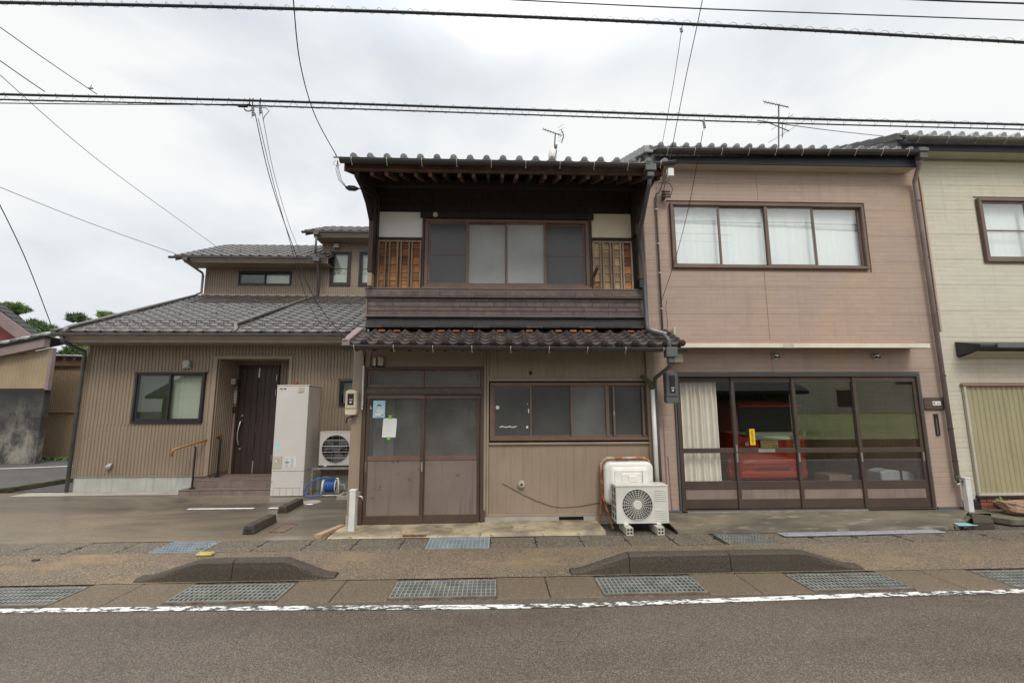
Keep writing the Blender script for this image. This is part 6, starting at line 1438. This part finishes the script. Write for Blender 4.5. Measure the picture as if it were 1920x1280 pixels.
t = thing('hose_reel', 'blue garden hose wound on a white reel under the stand', 'hose reel', (-3.2, 9.3, gz))
cx, cz = -3.20, .215
mb = MB()
for k in range(7):
    xx = cx-.09+k*.028; mb.tube([(xx+.006*math.sin(a*.4), 9.35+(.105+.004*(k % 2))*math.cos(a*.5236), cz+(.105+.004*(k % 2))*math.sin(a*.5236)) for a in range(13)], .014, 6, False)
put(mb, 'hose_coil', 'blue_hose', t, smooth=True)
for sx_ in (-.115, .115):
    mb = MB().tube([(cx+sx_, 9.35+.135*math.cos(a*.5236), cz+.135*math.sin(a*.5236)) for a in range(13)], .011, 6, False)
    for a in range(4): mb.bar((cx+sx_, 9.35, cz), (cx+sx_, 9.35+.13*math.cos(a*1.57), cz+.13*math.sin(a*1.57)), .012, .012, (1, 0, 0))
    put(mb, 'flange', 'white_pvc', t, smooth=False)
mb = MB().tube([(cx-.15, 9.25, .05), (cx-.15, 9.30, .37), (cx+.15, 9.30, .37), (cx+.19, 9.25, .05)], .014, 6).tube([(cx-.16, 9.25, .055), (cx+.19, 9.25, .055)], .013, 6).tube([(cx-.15, 9.45, .05), (cx-.15, 9.30, .36)], .012, 6).tube([(cx+.19, 9.45, .05), (cx+.15, 9.30, .36)], .012, 6); put(mb, 'reel_frame', 'white_pvc', t, smooth=True)
put(MB().tube([(cx+.12, 9.3, .36), (cx-.1, 9.28, .39), (cx-.25, 9.26, .36), (cx-.42, 9.22, .24), (cx-.46, 9.2, .13), (cx-.40, 9.18, .065), (cx-.28, 9.17, .05), (cx-.15, 9.18, .07), (cx-.08, 9.25, .14)], .014, 8), 'loose_hose', 'blue_hose', t, smooth=True)
put(MB().tube([(cx+.14, 9.35, .22), (cx+.26, 9.33, .24), (cx+.28, 9.32, .16), (cx+.36, 9.4, .07)], .014, 6), 'lead_hose', 'grey_bag', t, smooth=True)
t = thing('green_nozzle', 'dark green hose fitting behind the blue hose reel', 'hose fitting', (-3.43, 9.5, .1)); put(MB().cyl((-3.42, 9.46, .06), (0, 0, 1), .05, .13, 10, .035), 'body', 'green_hose', t); put(MB().tube([(-3.40, 9.46, .19), (-3.38, 9.46, .36)], .012, 6), 'stem', 'green_hose', t)
mb = MB()
for r4 in rects_of((-2.95, -2.45, 8.95, 9.35), [(-2.89, -2.51, 9.01, 9.29)]): mb.box(r4[0], r4[1], r4[2], r4[3], .02, .10)
put(mb, 'drain_basin', 'foundation', label='small concrete drain basin beside the corner of the old house', cat='basin', bev=.006)

# ================================================================== FAR LEFT: neighbours, fence, pines
N = thing('low_shed', 'brown ribbed shed with tiled roof over a black-stained concrete wall at the far left', 'building', (-17, 16, 0))
SY = 15.4
a_ = at(62, 862, SY); sl_, srt = at(80, 728, SY), at(94, 650, SY)
xr = a_.x+.06
put(MB().box(-24, xr, SY, SY+.2, 0, sl_.z), 'stained_wall', 'stain_wall', N)
z0_ = sl_.z; zr_, zl_ = at(94, 652, SY).z, at(0, 672, SY).z; xl = at(0, 672, SY).x
sp = (zr_-zl_)/(xr-xl); n = 90; mb = MB(); vs = []; xs_ = [-24+(xr+24)*i/n for i in range(n+1)]
k2 = 0; pts = []
for i in range(n):
    p_ = (xr+24)/n; a = -24+i*p_; pts += [(a, 0), (a+p_*.2, .012), (a+p_*.7, .012), (a+p_*.85, 0)]
vs = [(a, SY-b, z0_) for a, b in pts] + [(a, SY-b, zr_+(a-xr)*sp) for a, b in pts]; m_ = len(pts); mb.add(vs, [(i, i+1, m_+i+1, m_+i) for i in range(m_-1)]); put(mb, 'ribbed_siding', 'rib_far', N)
put(MB().prism([(-24, zr_+(-24-xr)*sp), (xr, zr_), (xr, zr_+.30), (-24, zr_+.30+(-24-xr)*sp)], 'y', SY-.25, SY-.05), 'fascia', 'mauve_trim', N)
bx('corner_trim', 'mauve_trim', N, xr, xr+.10, SY-.03, SY+.1, z0_-.05, zr_)
mb = MB()
shed = put(MB().prism([(-24, zr_+.30+(-24-xr)*sp), (xr+.06, zr_+.305), (xr+.06, zr_+.345), (-24, zr_+.34+(-24-xr)*sp)], 'y', SY-.3, SY+.8), 'roof', 'kawara_black', N)
for i in range(26):
    x = xr+.18-i*.30; z = zr_+.36+(x-xr)*sp
    put(MB().prism([(SY-.36, z-.05), (SY-.36, z+.04), (SY+.6, z+.34), (SY+.6, z+.28)], 'x', x-.27, x-.02), 'tile', 'kawara_grey' if i % 2 else 'kawara_silver', shed, bev=.02)
G = thing('red_gable_house', 'house with a red board gable and dark tile edge at the far left', 'house', (-24, 20, 0)); GYY = 19.5
pts_ = [at(-60, 545, GYY), at(0, 583, GYY), at(68, 640, GYY), at(60, 660, GYY), at(-60, 670, GYY)]
put(MB().add([(p.x, GYY, p.z) for p in pts_] + [(p.x, GYY+.12, p.z) for p in pts_], [tuple(range(5)), tuple(range(9, 4, -1))] + [(i, i+5, (i+1) % 5+5, (i+1) % 5) for i in range(5)]), 'gable_wall', 'red_siding', G)
a, b = at(-60, 528, GYY-.3), at(75, 634, GYY-.3); gr_ = put(MB().bar((a.x, GYY-.35, a.z-.35), (b.x, GYY-.35, b.z-.22), .5, .42, (0, 0, 1)), 'barge_board', 'mauve_trim', G)
for i in range(12):
    p = a.lerp(b, i/12); q = a.lerp(b, (i+.93)/12); put(MB().bar((p.x, GYY-.3, p.z), (q.x, GYY-.3, q.z+.0), .5, .10), 'verge_tile', 'kawara_black', G, bev=.02)
bx('lower_wall', 'trim', G, -30, at(50, 650, GYY).x, GYY+.2, GYY+.4, 0, at(0, 660, GYY).z)
Fn = thing('ribbed_fence', 'tall tan ribbed sheet fence with a tiled coping behind the far parking lot', 'fence', (-16, 17, 0)); f0 = atz(60, 862); f1 = atz(175, 856)
YF0, YF1 = f0.y+.4, f1.y+.4; zt0 = at(90, 683, YF0).z; n = 70
fx0, fx1 = f0.x-.3, f1.x+3.0
def fpt(t_, z, o=0): return (fx0+(fx1-fx0)*t_, YF0+(YF1-YF0)*t_-o, z)
mb = MB(); pp = []
for i in range(n): pp += [(i/n, 0), ((i+.2)/n, .02), ((i+.7)/n, .02), ((i+.85)/n, 0)]
mb.add([fpt(t_, 0, o) for t_, o in pp] + [fpt(t_, zt0*.985, o) for t_, o in pp], [(i, i+1, len(pp)+i+1, len(pp)+i) for i in range(len(pp)-1)]); put(mb, 'ribbed_sheet', 'rib_far', Fn)
put(MB().bar(fpt(0, zt0*.49, .05), fpt(1, zt0*.49, .05), .05, .05), 'middle_rail', 'rib_far', Fn)
put(MB().bar(fpt(0, zt0+.10, .08), fpt(1, zt0+.10, .08), .12, .30), 'top_board', 'bronze', Fn)
for i in range(16): p, q = fpt(i/16+.002, zt0+.30, .1), fpt((i+.9)/16, zt0+.30, .1); put(MB().bar(p, q, .45, .08), 'coping_tile', 'kawara_silver', Fn, bev=.03)
mb = MB().bar((f0.x-9, f0.y-.9, .04), (f0.x+.3, f0.y+.1, .04), .25, .14); put(mb, 'base_kerb', 'kerb_moss', label='low dark mossy kerb along the foot of the stained wall', cat='kerb', bev=.02)
mb = MB().bar((f0.x+.35, f0.y+.1, .03), (f1.x+1, f1.y+.1, .03), .2, .08); put(mb, 'base_kerb', 'kerb_moss', label='low dark mossy kerb along the foot of the tan ribbed fence', cat='kerb', bev=.02)
q = atz(115, 862); weed('weeds sprouting at the foot of the tan ribbed fence', (q.x, q.y-.1, .0), 60, .5, .14)
B = thing('grey_roof_house', 'house with a grey tiled roof showing above the tan fence', 'house', (-21, 24, 0)); BY = 23.5
ra = deck(at(94, 670, BY).x, at(178, 660, BY).x+2, BY, at(100, 663, BY).z, BY+3, .25, .05, 'kawara_silver', B, 'roof')
for j in range(5):
    for i in range(14): 
        x = at(94, 670, BY).x+i*.33; put(MB().prism([(BY+j*.45, at(100, 663, BY).z+.02+j*.1125), (BY+j*.45, at(100, 663, BY).z+.10+j*.1125), (BY+j*.45+.42, at(100, 663, BY).z+.14+j*.1125)], 'x', x+.02, x+.29), 'tile', 'kawara_silver', ra)
bx('wall', 'bronze_dark', B, at(94, 670, BY).x+.3, at(178, 660, BY).x+1.6, BY+.4, BY+3, 0, at(100, 668, BY).z)

def pine(label, clumps, trunk, seed):
    """clumps: (centre, rx, ry, rz)"""
    t = thing('pine_tree', label, 'tree', trunk[0], 'pines behind the houses'); rr = random.Random(seed)
    mb = MB().tube(trunk, [.16-.09*i/(len(trunk)-1) for i in range(len(trunk))], 7)
    for c, rx, ry, rz in clumps:
        base = min(trunk, key=lambda p: (Vector(p)-c).length); mb.tube([base, (Vector(base)+c)*.5+Vector((0, 0, -.1)), c-Vector((0, 0, rz*.4))], [.07, .05, .02], 5)
    put(mb, 'trunk', 'bark', t)
    for ci, (c, rx, ry, rz) in enumerate(clumps):
        mb = MB(); n = int(1500*max(.35, rx*rx*1.2))
        for _ in range(n):
            while True:
                d = Vector((rr.uniform(-1, 1), rr.uniform(-1, 1), rr.uniform(-.6, 1)))
                if d.length < 1 and d.length > .25: break
            if NOISE(d*2.6+Vector((ci*3.1, seed, 0))) < -.08: continue
            lump = .80+.42*NOISE(d*1.9+Vector((seed, ci*1.7, 0)))
            p = c+Vector((d.x*rx*lump, d.y*ry*lump, d.z*rz*lump)); L_ = rr.uniform(.12, .27)
            for _k in range(3):
                dd = Vector((rr.uniform(-1, 1), rr.uniform(-1, 1), rr.uniform(0, 1.3))).normalized()*L_; sd = dd.cross(Vector((rr.uniform(-1, 1), rr.uniform(-1, 1), .2))).normalized()*.022
                mb.add([p-sd, p+sd, p+dd], [(0, 1, 2)])
        put(mb, 'crown', 'leaf' if ci % 2 else 'leaf_dark', t)
def C(x, y, Y, rx, rz): return (at(x, y, Y), rx, rx*.8, rz)
pine('pine standing behind the red gable at the far left', [C(-5, 582, 25, .9, .45), C(24, 580, 25, .85, .40), C(60, 612, 25, .7, .42), C(74, 624, 25, .85, .5), C(88, 620, 25, .55, .4)], [at(20, 760, 25), at(25, 650, 25), at(40, 600, 25), at(25, 585, 25)], 2)
pine('pine with two flat pads rising behind the ribbed house roof', [C(145, 598, 26, .62, .34), C(200, 592, 27, .6, .22)], [at(180, 760, 26.5), at(175, 660, 26.5), at(160, 610, 26.5), at(146, 600, 26)], 5)
pine('dense green pine between the grey tiled roof and the ribbed house', [C(140, 664, 19.6, .62, .46), C(158, 645, 19.8, .55, .4), C(125, 672, 19.6, .4, .3), C(168, 668, 19.6, .5, .4)], [at(150, 760, 20.3), at(150, 700, 20.3), at(148, 672, 20.3)], 8)

# ================================================================== OPPOSITE SIDE OF THE ROAD (seen only in the glass)
g = MB(); g.quad((-60, -.40, -.001), (60, -.40, -.001), (60, -.30, -.001), (-60, -.30, -.001)); put(g, 'edge_line', 'white_line', kind='structure')
g = MB(); g.quad((-60, -4.9, -.003), (60, -4.9, -.003), (60, -.62, -.003), (-60, -.62, -.003)); put(g, 'opposite_pavement', 'gutter_slab', kind='structure')
put(ribbed(MB(), 10.0, 80, .0, .60, -1.1, per=.15, dep=.03, sgn=1), 'retaining_sheet', 'rust_sheet', label='low rusted sheet retaining wall across the road, behind the camera', cat='fence')
g = MB(); g.add([(10.0, -1.1, .60), (120, -1.1, .60), (120, -20, .70), (10.0, -20, .70), (120, -70, .9), (10.0, -70, .9)], [(0, 1, 2, 3), (3, 2, 4, 5)]); put(g, 'grass_field', 'grass', kind='structure')
O = thing('far_beige_house', 'beige flat-roofed house beyond the grass field behind the camera', 'house', (50, -45, 0))
put(wall(26, 95, 0, 8.4, -45, .3, []), 'wall', 'far_wall', O)
for i in range(7): bx('window', 'far_dark', O, 29+i*8.2, 31.6+i*8.2, -44.69, -44.6, 1.6+(i % 2)*3.0, 3.8+(i % 2)*3.0)
bx('roof', 'far_dark', O, 25.5, 95.5, -54, -44.2, 8.4, 8.8)
O2 = thing('dark_timber_house', 'low dark timber house with a tiled roof behind the camera', 'house', (-2, -8, 0))
put(MB().box(-18, 13.2, -11, -5.6, 0, 2.3), 'wall', 'far_dark', O2); put(MB().prism([(-5.0, 2.25), (-5.0, 2.40), (-8.3, 3.9), (-11.6, 2.40), (-11.6, 2.25)], 'x', -18.5, 13.7), 'roof', 'kawara_black', O2)
for i in range(6): bx('window', 'frost_mid', O2, -13+i*4.0, -11.4+i*4.0, -5.59, -5.55, .9, 2.0)

# ================================================================== OVERHEAD LINES AND ANTENNAS
def cable(label, pts, r, mat='cable', name='cable', sag=0, n=24, group='overhead cables', twist=None):
    pts = [Vector(p) for p in pts]
    def cr_(t_):
        k = t_*(len(pts)-1); i = min(int(k), len(pts)-2); u = k-i
        p0, p1, p2, p3 = pts[max(i-1, 0)], pts[i], pts[i+1], pts[min(i+2, len(pts)-1)]
        return .5*((2*p1)+(p2-p0)*u+(2*p0-5*p1+4*p2-p3)*u*u+(3*p1-p0-3*p2+p3)*u**3)
    cp_ = [cr_(i/n) + Vector((0, 0, -sag*4*(i/n)*(1-i/n))) for i in range(n+1)] if len(pts) > 2 or sag else pts
    return cp_, put(MB().tube(cp_, r, 6), name, mat, None, label=label, cat='cable', group=group)
def spiral(label, ptsA, ptsB, per, r, rad, n_turn, ph=0):
    t = 0; out = []
    a0, a1 = Vector(ptsA), Vector(ptsB); L_ = (a1-a0); m_ = n_turn*10
    for i in range(m_+1):
        p = a0+L_*(i/m_); an = 2*math.pi*i/10+ph; out.append(p+Vector((0, rad*math.cos(an), rad*math.sin(an))))
    return out
def bundle(L0, L1, Y, x_px, y_px, off, r1_, r2_, n_turn, rad, l1, l2, l3):
    P0 = [at(x, y, Y) for x, y in zip(x_px, y_px)]
    P0 = [P0[0]+(P0[0]-P0[1])*1.2] + P0 + [P0[-1]+(P0[-1]-P0[-2])*1.2]
    cp_, _ = cable(l1, P0, r1_, n=60)
    cable(l2, [p+Vector((0, .01, off)) for p in P0], r2_, n=60)
    mid = [p+Vector((0, 0, off*.45)) for p in cp_]; m_ = n_turn*9; out = []
    for i in range(m_+1):
        k = i/m_*(len(mid)-1); j = min(int(k), len(mid)-2); p = mid[j].lerp(mid[j+1], k-j); an = 2*math.pi*i/9*1.0; out.append(p+Vector((0, rad*math.cos(an), rad*math.sin(an))))
    put(MB().tube(out, .0021, 3, False), 'lashing_wire', 'cable', None, label=l3, cat='wire', group='lashing wires')
bundle(0, 0, 4.5, [0, 480, 960, 1440, 1920], [5, 15, 31, 53, 80], .022, .016, .008, 100, .030, 'thick black cable, the uppermost bundle crossing the whole sky', 'thinner cable riding on top of the uppermost cable bundle', 'lashing wire spiralling round the uppermost cable bundle')
bundle(0, 0, 5.5, [0, 480, 960, 1440, 1920], [177, 189, 205, 221, 234], -.065, .015, .009, 96, .052, 'thick black cable, the lower bundle crossing in front of the roofs', 'thin cable hanging under the lower cable bundle', 'lashing wire spiralling round the lower cable bundle')
cable('thin twisted wire running under the left half of the lower bundle', [at(-60, 193, 5.5), at(240, 196, 5.5), at(470, 196, 5.5)], .006)
cable('thin wire in the top right of the sky', [at(860, -5, 4.0), at(1300, 16, 4.0), at(1960, 40, 4.0)], .006, n=20)
cable('short piece of thick wire at the top right corner', [at(1640, -4, 4.0), at(1800, 3, 4.0), at(1960, 8, 4.0)], .009, n=10)
cable('service cable curving down to the left corner of the old house roof', [at(540, -140, 3.6), at(550, 0, 4.2), at(563, 120, 4.8), at(590, 215, 5.4), at(632, 294, 5.9)], .006, n=30)
cable('thin drop wire from the lower bundle to the old house lower eave', [at(478, 212, 5.5), at(505, 330, 5.8), at(545, 450, 6.1), at(590, 560, 6.3), at(648, 636, 6.45)], .0055, n=24)
cable('second drop wire beside it, ending at the ribbed house roof', [at(484, 222, 5.5), at(512, 340, 5.8), at(540, 440, 6.1), at(575, 560, 6.3), at(612, 618, 6.4), at(655, 637, 6.45)], .004, n=24)
cable('pale drop wire bending from the lower bundle past the upper ribbed roof', [at(492, 208, 5.5), at(495, 232, 5.5), at(515, 330, 6.5), at(545, 430, 8), at(575, 500, 9.5)], .0035, 'cable_grey', n=24)
cable('dark wire falling to the left gutter end of the ribbed house', [at(-20, 352, 7), at(0, 385, 7.3), at(50, 490, 8.3), at(97, 612, 9.3)], .008, n=16)
cable('faint wire from the left edge to the upper left roof corner', [at(-20, 343, 11), at(160, 415, 12.3), at(330, 476, 13.6)], .008, 'cable_grey', n=16)
cable('faint wire descending across the left sky to the upper ribbed roof', [at(-20, 123, 7), at(190, 305, 10), at(407, 463, 13.7)], .006, 'cable_grey', n=16)
cable('twisted service wire joining the lower bundle at the far left', [at(-20, 37, 4.4), at(90, 115, 5.0), at(182, 177, 5.5)], .005, 'cable_grey', n=12)
cable('short bracing wire joining the lower bundle near the left edge', [at(-20, 100, 4.9), at(40, 142, 5.2), at(84, 172, 5.5)], .006, 'cable_grey', n=12)
cable('left wire of the pair dropping to the old house roof right corner', [at(1278, 58, 4.5), at(1262, 160, 5.3), at(1242, 268, 6.0)], .0035, n=14)
cable('blue-grey wire of the pair dropping past the old house gutter', [at(1330, -90, 3.8), at(1316, 5, 4.4), at(1285, 150, 5.3), at(1258, 288, 6.0), at(1243, 365, 6.9)], .005, 'cable_grey', n=20)
cable('wavy wire dropping across the pink wall and its upstairs window', [at(1318, 246, 5.5), at(1308, 300, 6.0), at(1292, 385, 6.6), at(1268, 480, 6.85), at(1240, 565, 7.1)], .0045, n=24)
cable('thin wire leaving the lower bundle towards the cream roof', [at(1420, 226, 5.5), at(1560, 245, 7), at(1700, 260, 9)], .006, 'cable_grey', n=12)
def insul(label, x, y, Y, n=3, s=1.0, horiz=False):
    t = thing('insulator', label, 'insulator', at(x, y, Y), 'insulators on the lines')
    p = at(x, y, Y)
    for k in range(n):
        d = Vector((.03*s*k, 0, 0)) if horiz else Vector((.004*k, 0, -.032*s*k)); put(MB().cyl(p+d-Vector((.015*s, 0, 0)), (1, 0, .15), .014*s, .03*s, 8), 'disc', 'porcelain', t)
    put(MB().tube([p+Vector((.02, 0, .05)), p+Vector((.0, 0, 0)), p+(Vector((.03*n*s, 0, 0)) if horiz else Vector((0, 0, -.035*n*s)))], .004, 4), 'wire', 'cable', t)
insul('insulator hanging left under the lower bundle', 474, 203, 5.5, 4); insul('insulator hanging right under the lower bundle', 488, 203, 5.5, 3)
insul('insulator where the curved service cable ends near the eave', 627, 295, 5.9, 3, .8, True); insul('insulator hanging under the lower bundle above the pink roof', 1319, 228, 5.5, 4, .9)
insul('insulator high on the uppermost bundle', 1277, 55, 4.5, 2, .9); insul('insulator on the twisted wire at the far left', 168, 166, 5.4, 2, .8, True); insul('insulator at the old house lower eave corner', 645, 637, 6.4, 2, .9, True)
t = thing('cable_clamp', 'cable clamp and loops under the lower bundle', 'clamp', at(455, 196, 5.5))
p = at(455, 198, 5.5); put(MB().box(p.x-.06, p.x+.06, p.y-.02, p.y+.02, p.z-.02, p.z+.01), 'clamp_body', 'cable', t, bev=.006)
mb = MB()
for k in range(3): mb.tube([p+Vector((.02+.055*(1-math.cos(a*.35)), 0, -.02-.05*math.sin(a*.35)-.008*k)) for a in range(10)], .003, 4)
mb.tube([p+Vector((.05, 0, 0)), p+Vector((.16, 0, -.02)), p+Vector((.30, 0, -.03)), p+Vector((.34, 0, -.07)), p+Vector((.29, 0, -.14)), p+Vector((.27, 0, -.20))], .005, 4); put(mb, 'loop', 'cable', t)
for i, x in enumerate((468, 474, 488)): p = at(x, 191, 5.5); put(MB().tube([p+Vector((0, 0, .05)), p+Vector((0, 0, -.07))], .007, 5), 'hanger', 'cable', t)
t = thing('cable_splice', 'black splice box with looping leads left of the old house eave', 'splice box', at(660, 352, 6.2)); p = at(660, 353, 6.2)
put(MB().prism([(p.x-.09, p.z), (p.x-.04, p.z+.03), (p.x+.04, p.z+.025), (p.x+.09, p.z), (p.x+.04, p.z-.03), (p.x-.05, p.z-.025)], 'y', p.y-.03, p.y+.03), 'box', 'cable', t)
q = at(632, 300, 5.95); mb = MB()
for k in range(3): mb.tube([q+Vector((.01, 0, 0)), q+Vector((.03-.02*k, 0, -.14)), q+Vector((.06-.02*k, .05, -.27)), p+Vector((-.08, 0, .02-.008*k))], .0035, 4)
mb.tube([p+Vector((.08, 0, 0)), p+Vector((.13, .1, .035)), p+Vector((.2, .3, .03))], .009, 5); mb.tube([q+Vector((-.02, 0, .0)), q+Vector((-.05, 0, -.06)), q+Vector((0, 0, -.09)), q+Vector((.05, 0, -.07))], .003, 4); put(mb, 'lead', 'cable', t)
def yagi(label, base, top, a, b, nel, el, mat='steel', extra=None):
    t = thing('tv_antenna', label, 'antenna', base, 'rooftop antennas'); base, top, a, b = Vector(base), Vector(top), Vector(a), Vector(b)
    put(MB().tube([base, top], .016, 6), 'mast', mat, t); put(MB().tube([a, b], .012, 5), 'boom', 'cable_grey', t)
    d = (b-a).normalized(); s = d.cross(Vector((0, 1, .25))).normalized()
    mb = MB()
    for i in range(nel): p = a.lerp(b, i/(nel-1)); v = Vector((.16, .5, .85))*el*(1-.3*i/nel); mb.tube([p-v, p+v], .005, 4)
    put(mb, 'elements', 'cable_grey', t); return t
ya = 9.5
t = yagi('antenna on the old house roof with a small dish below', at(1038, 312, ya), at(1041, 252, ya), at(1018, 242, ya), at(1052, 254, ya), 8, .09, 'cable_grey')
mb = MB(); c0, c1, c2 = at(1052, 243, ya), at(1057, 254, ya), at(1053, 268, ya); mb.tube([c0, c1, c2], .012, 5)
for k in range(5): p = c0.lerp(c2, k/4); mb.tube([p-Vector((.10, .1, .03)), p+Vector((.05, -.1, .06))], .004, 4)
put(mb, 'reflector', 'cable_grey', t)
t = thing('satellite_dish', 'small round dish behind the old house roof edge', 'dish', at(1037, 297, ya-.2)); p = at(1036, 292, ya-.2)
rings = [[p+Vector((.13*s_*math.cos(2*math.pi*k/20)*.75, -.05*(1-s_*s_), .20*s_*math.sin(2*math.pi*k/20))) for k in range(20)] for s_ in (1, .75, .5, .25, .03)]
put(loft(rings, False), 'reflector', 'white_pvc', t, smooth=True); put(MB().tube([p+Vector((.02, 0, -.2)), p+Vector((.06, -.2, -.02)), p+Vector((.03, -.3, .03))], .01, 5).box(p.x+.01, p.x+.06, p.y-.34, p.y-.28, p.z-.0, p.z+.06), 'feed_arm', 'cable_grey', t)
t = yagi('tall double antenna on the pink house roof', at(1460, 284, ya), at(1460, 196, ya), at(1432, 191, ya), at(1478, 201, ya), 10, .11, 'cable_grey')
p0, p1 = at(1438, 229, ya), at(1480, 246, ya); mb = MB().tube([p0, p1], .012, 5)
for (a, b) in (((1420, 235), (1436, 227)), ((1446, 244), (1488, 214)), ((1440, 268), (1482, 243)), ((1482, 243), (1512, 224)), ((1480, 212), (1466, 262))): mb.tube([at(a[0], a[1], ya+.2), at(b[0], b[1], ya-.1)], .005, 4)
put(mb, 'lower_array', 'cable_grey', t); put(MB().tube([at(1467, 232, ya), at(1467, 258, ya)], .01, 5), 'second_mast', 'cable_grey', t)
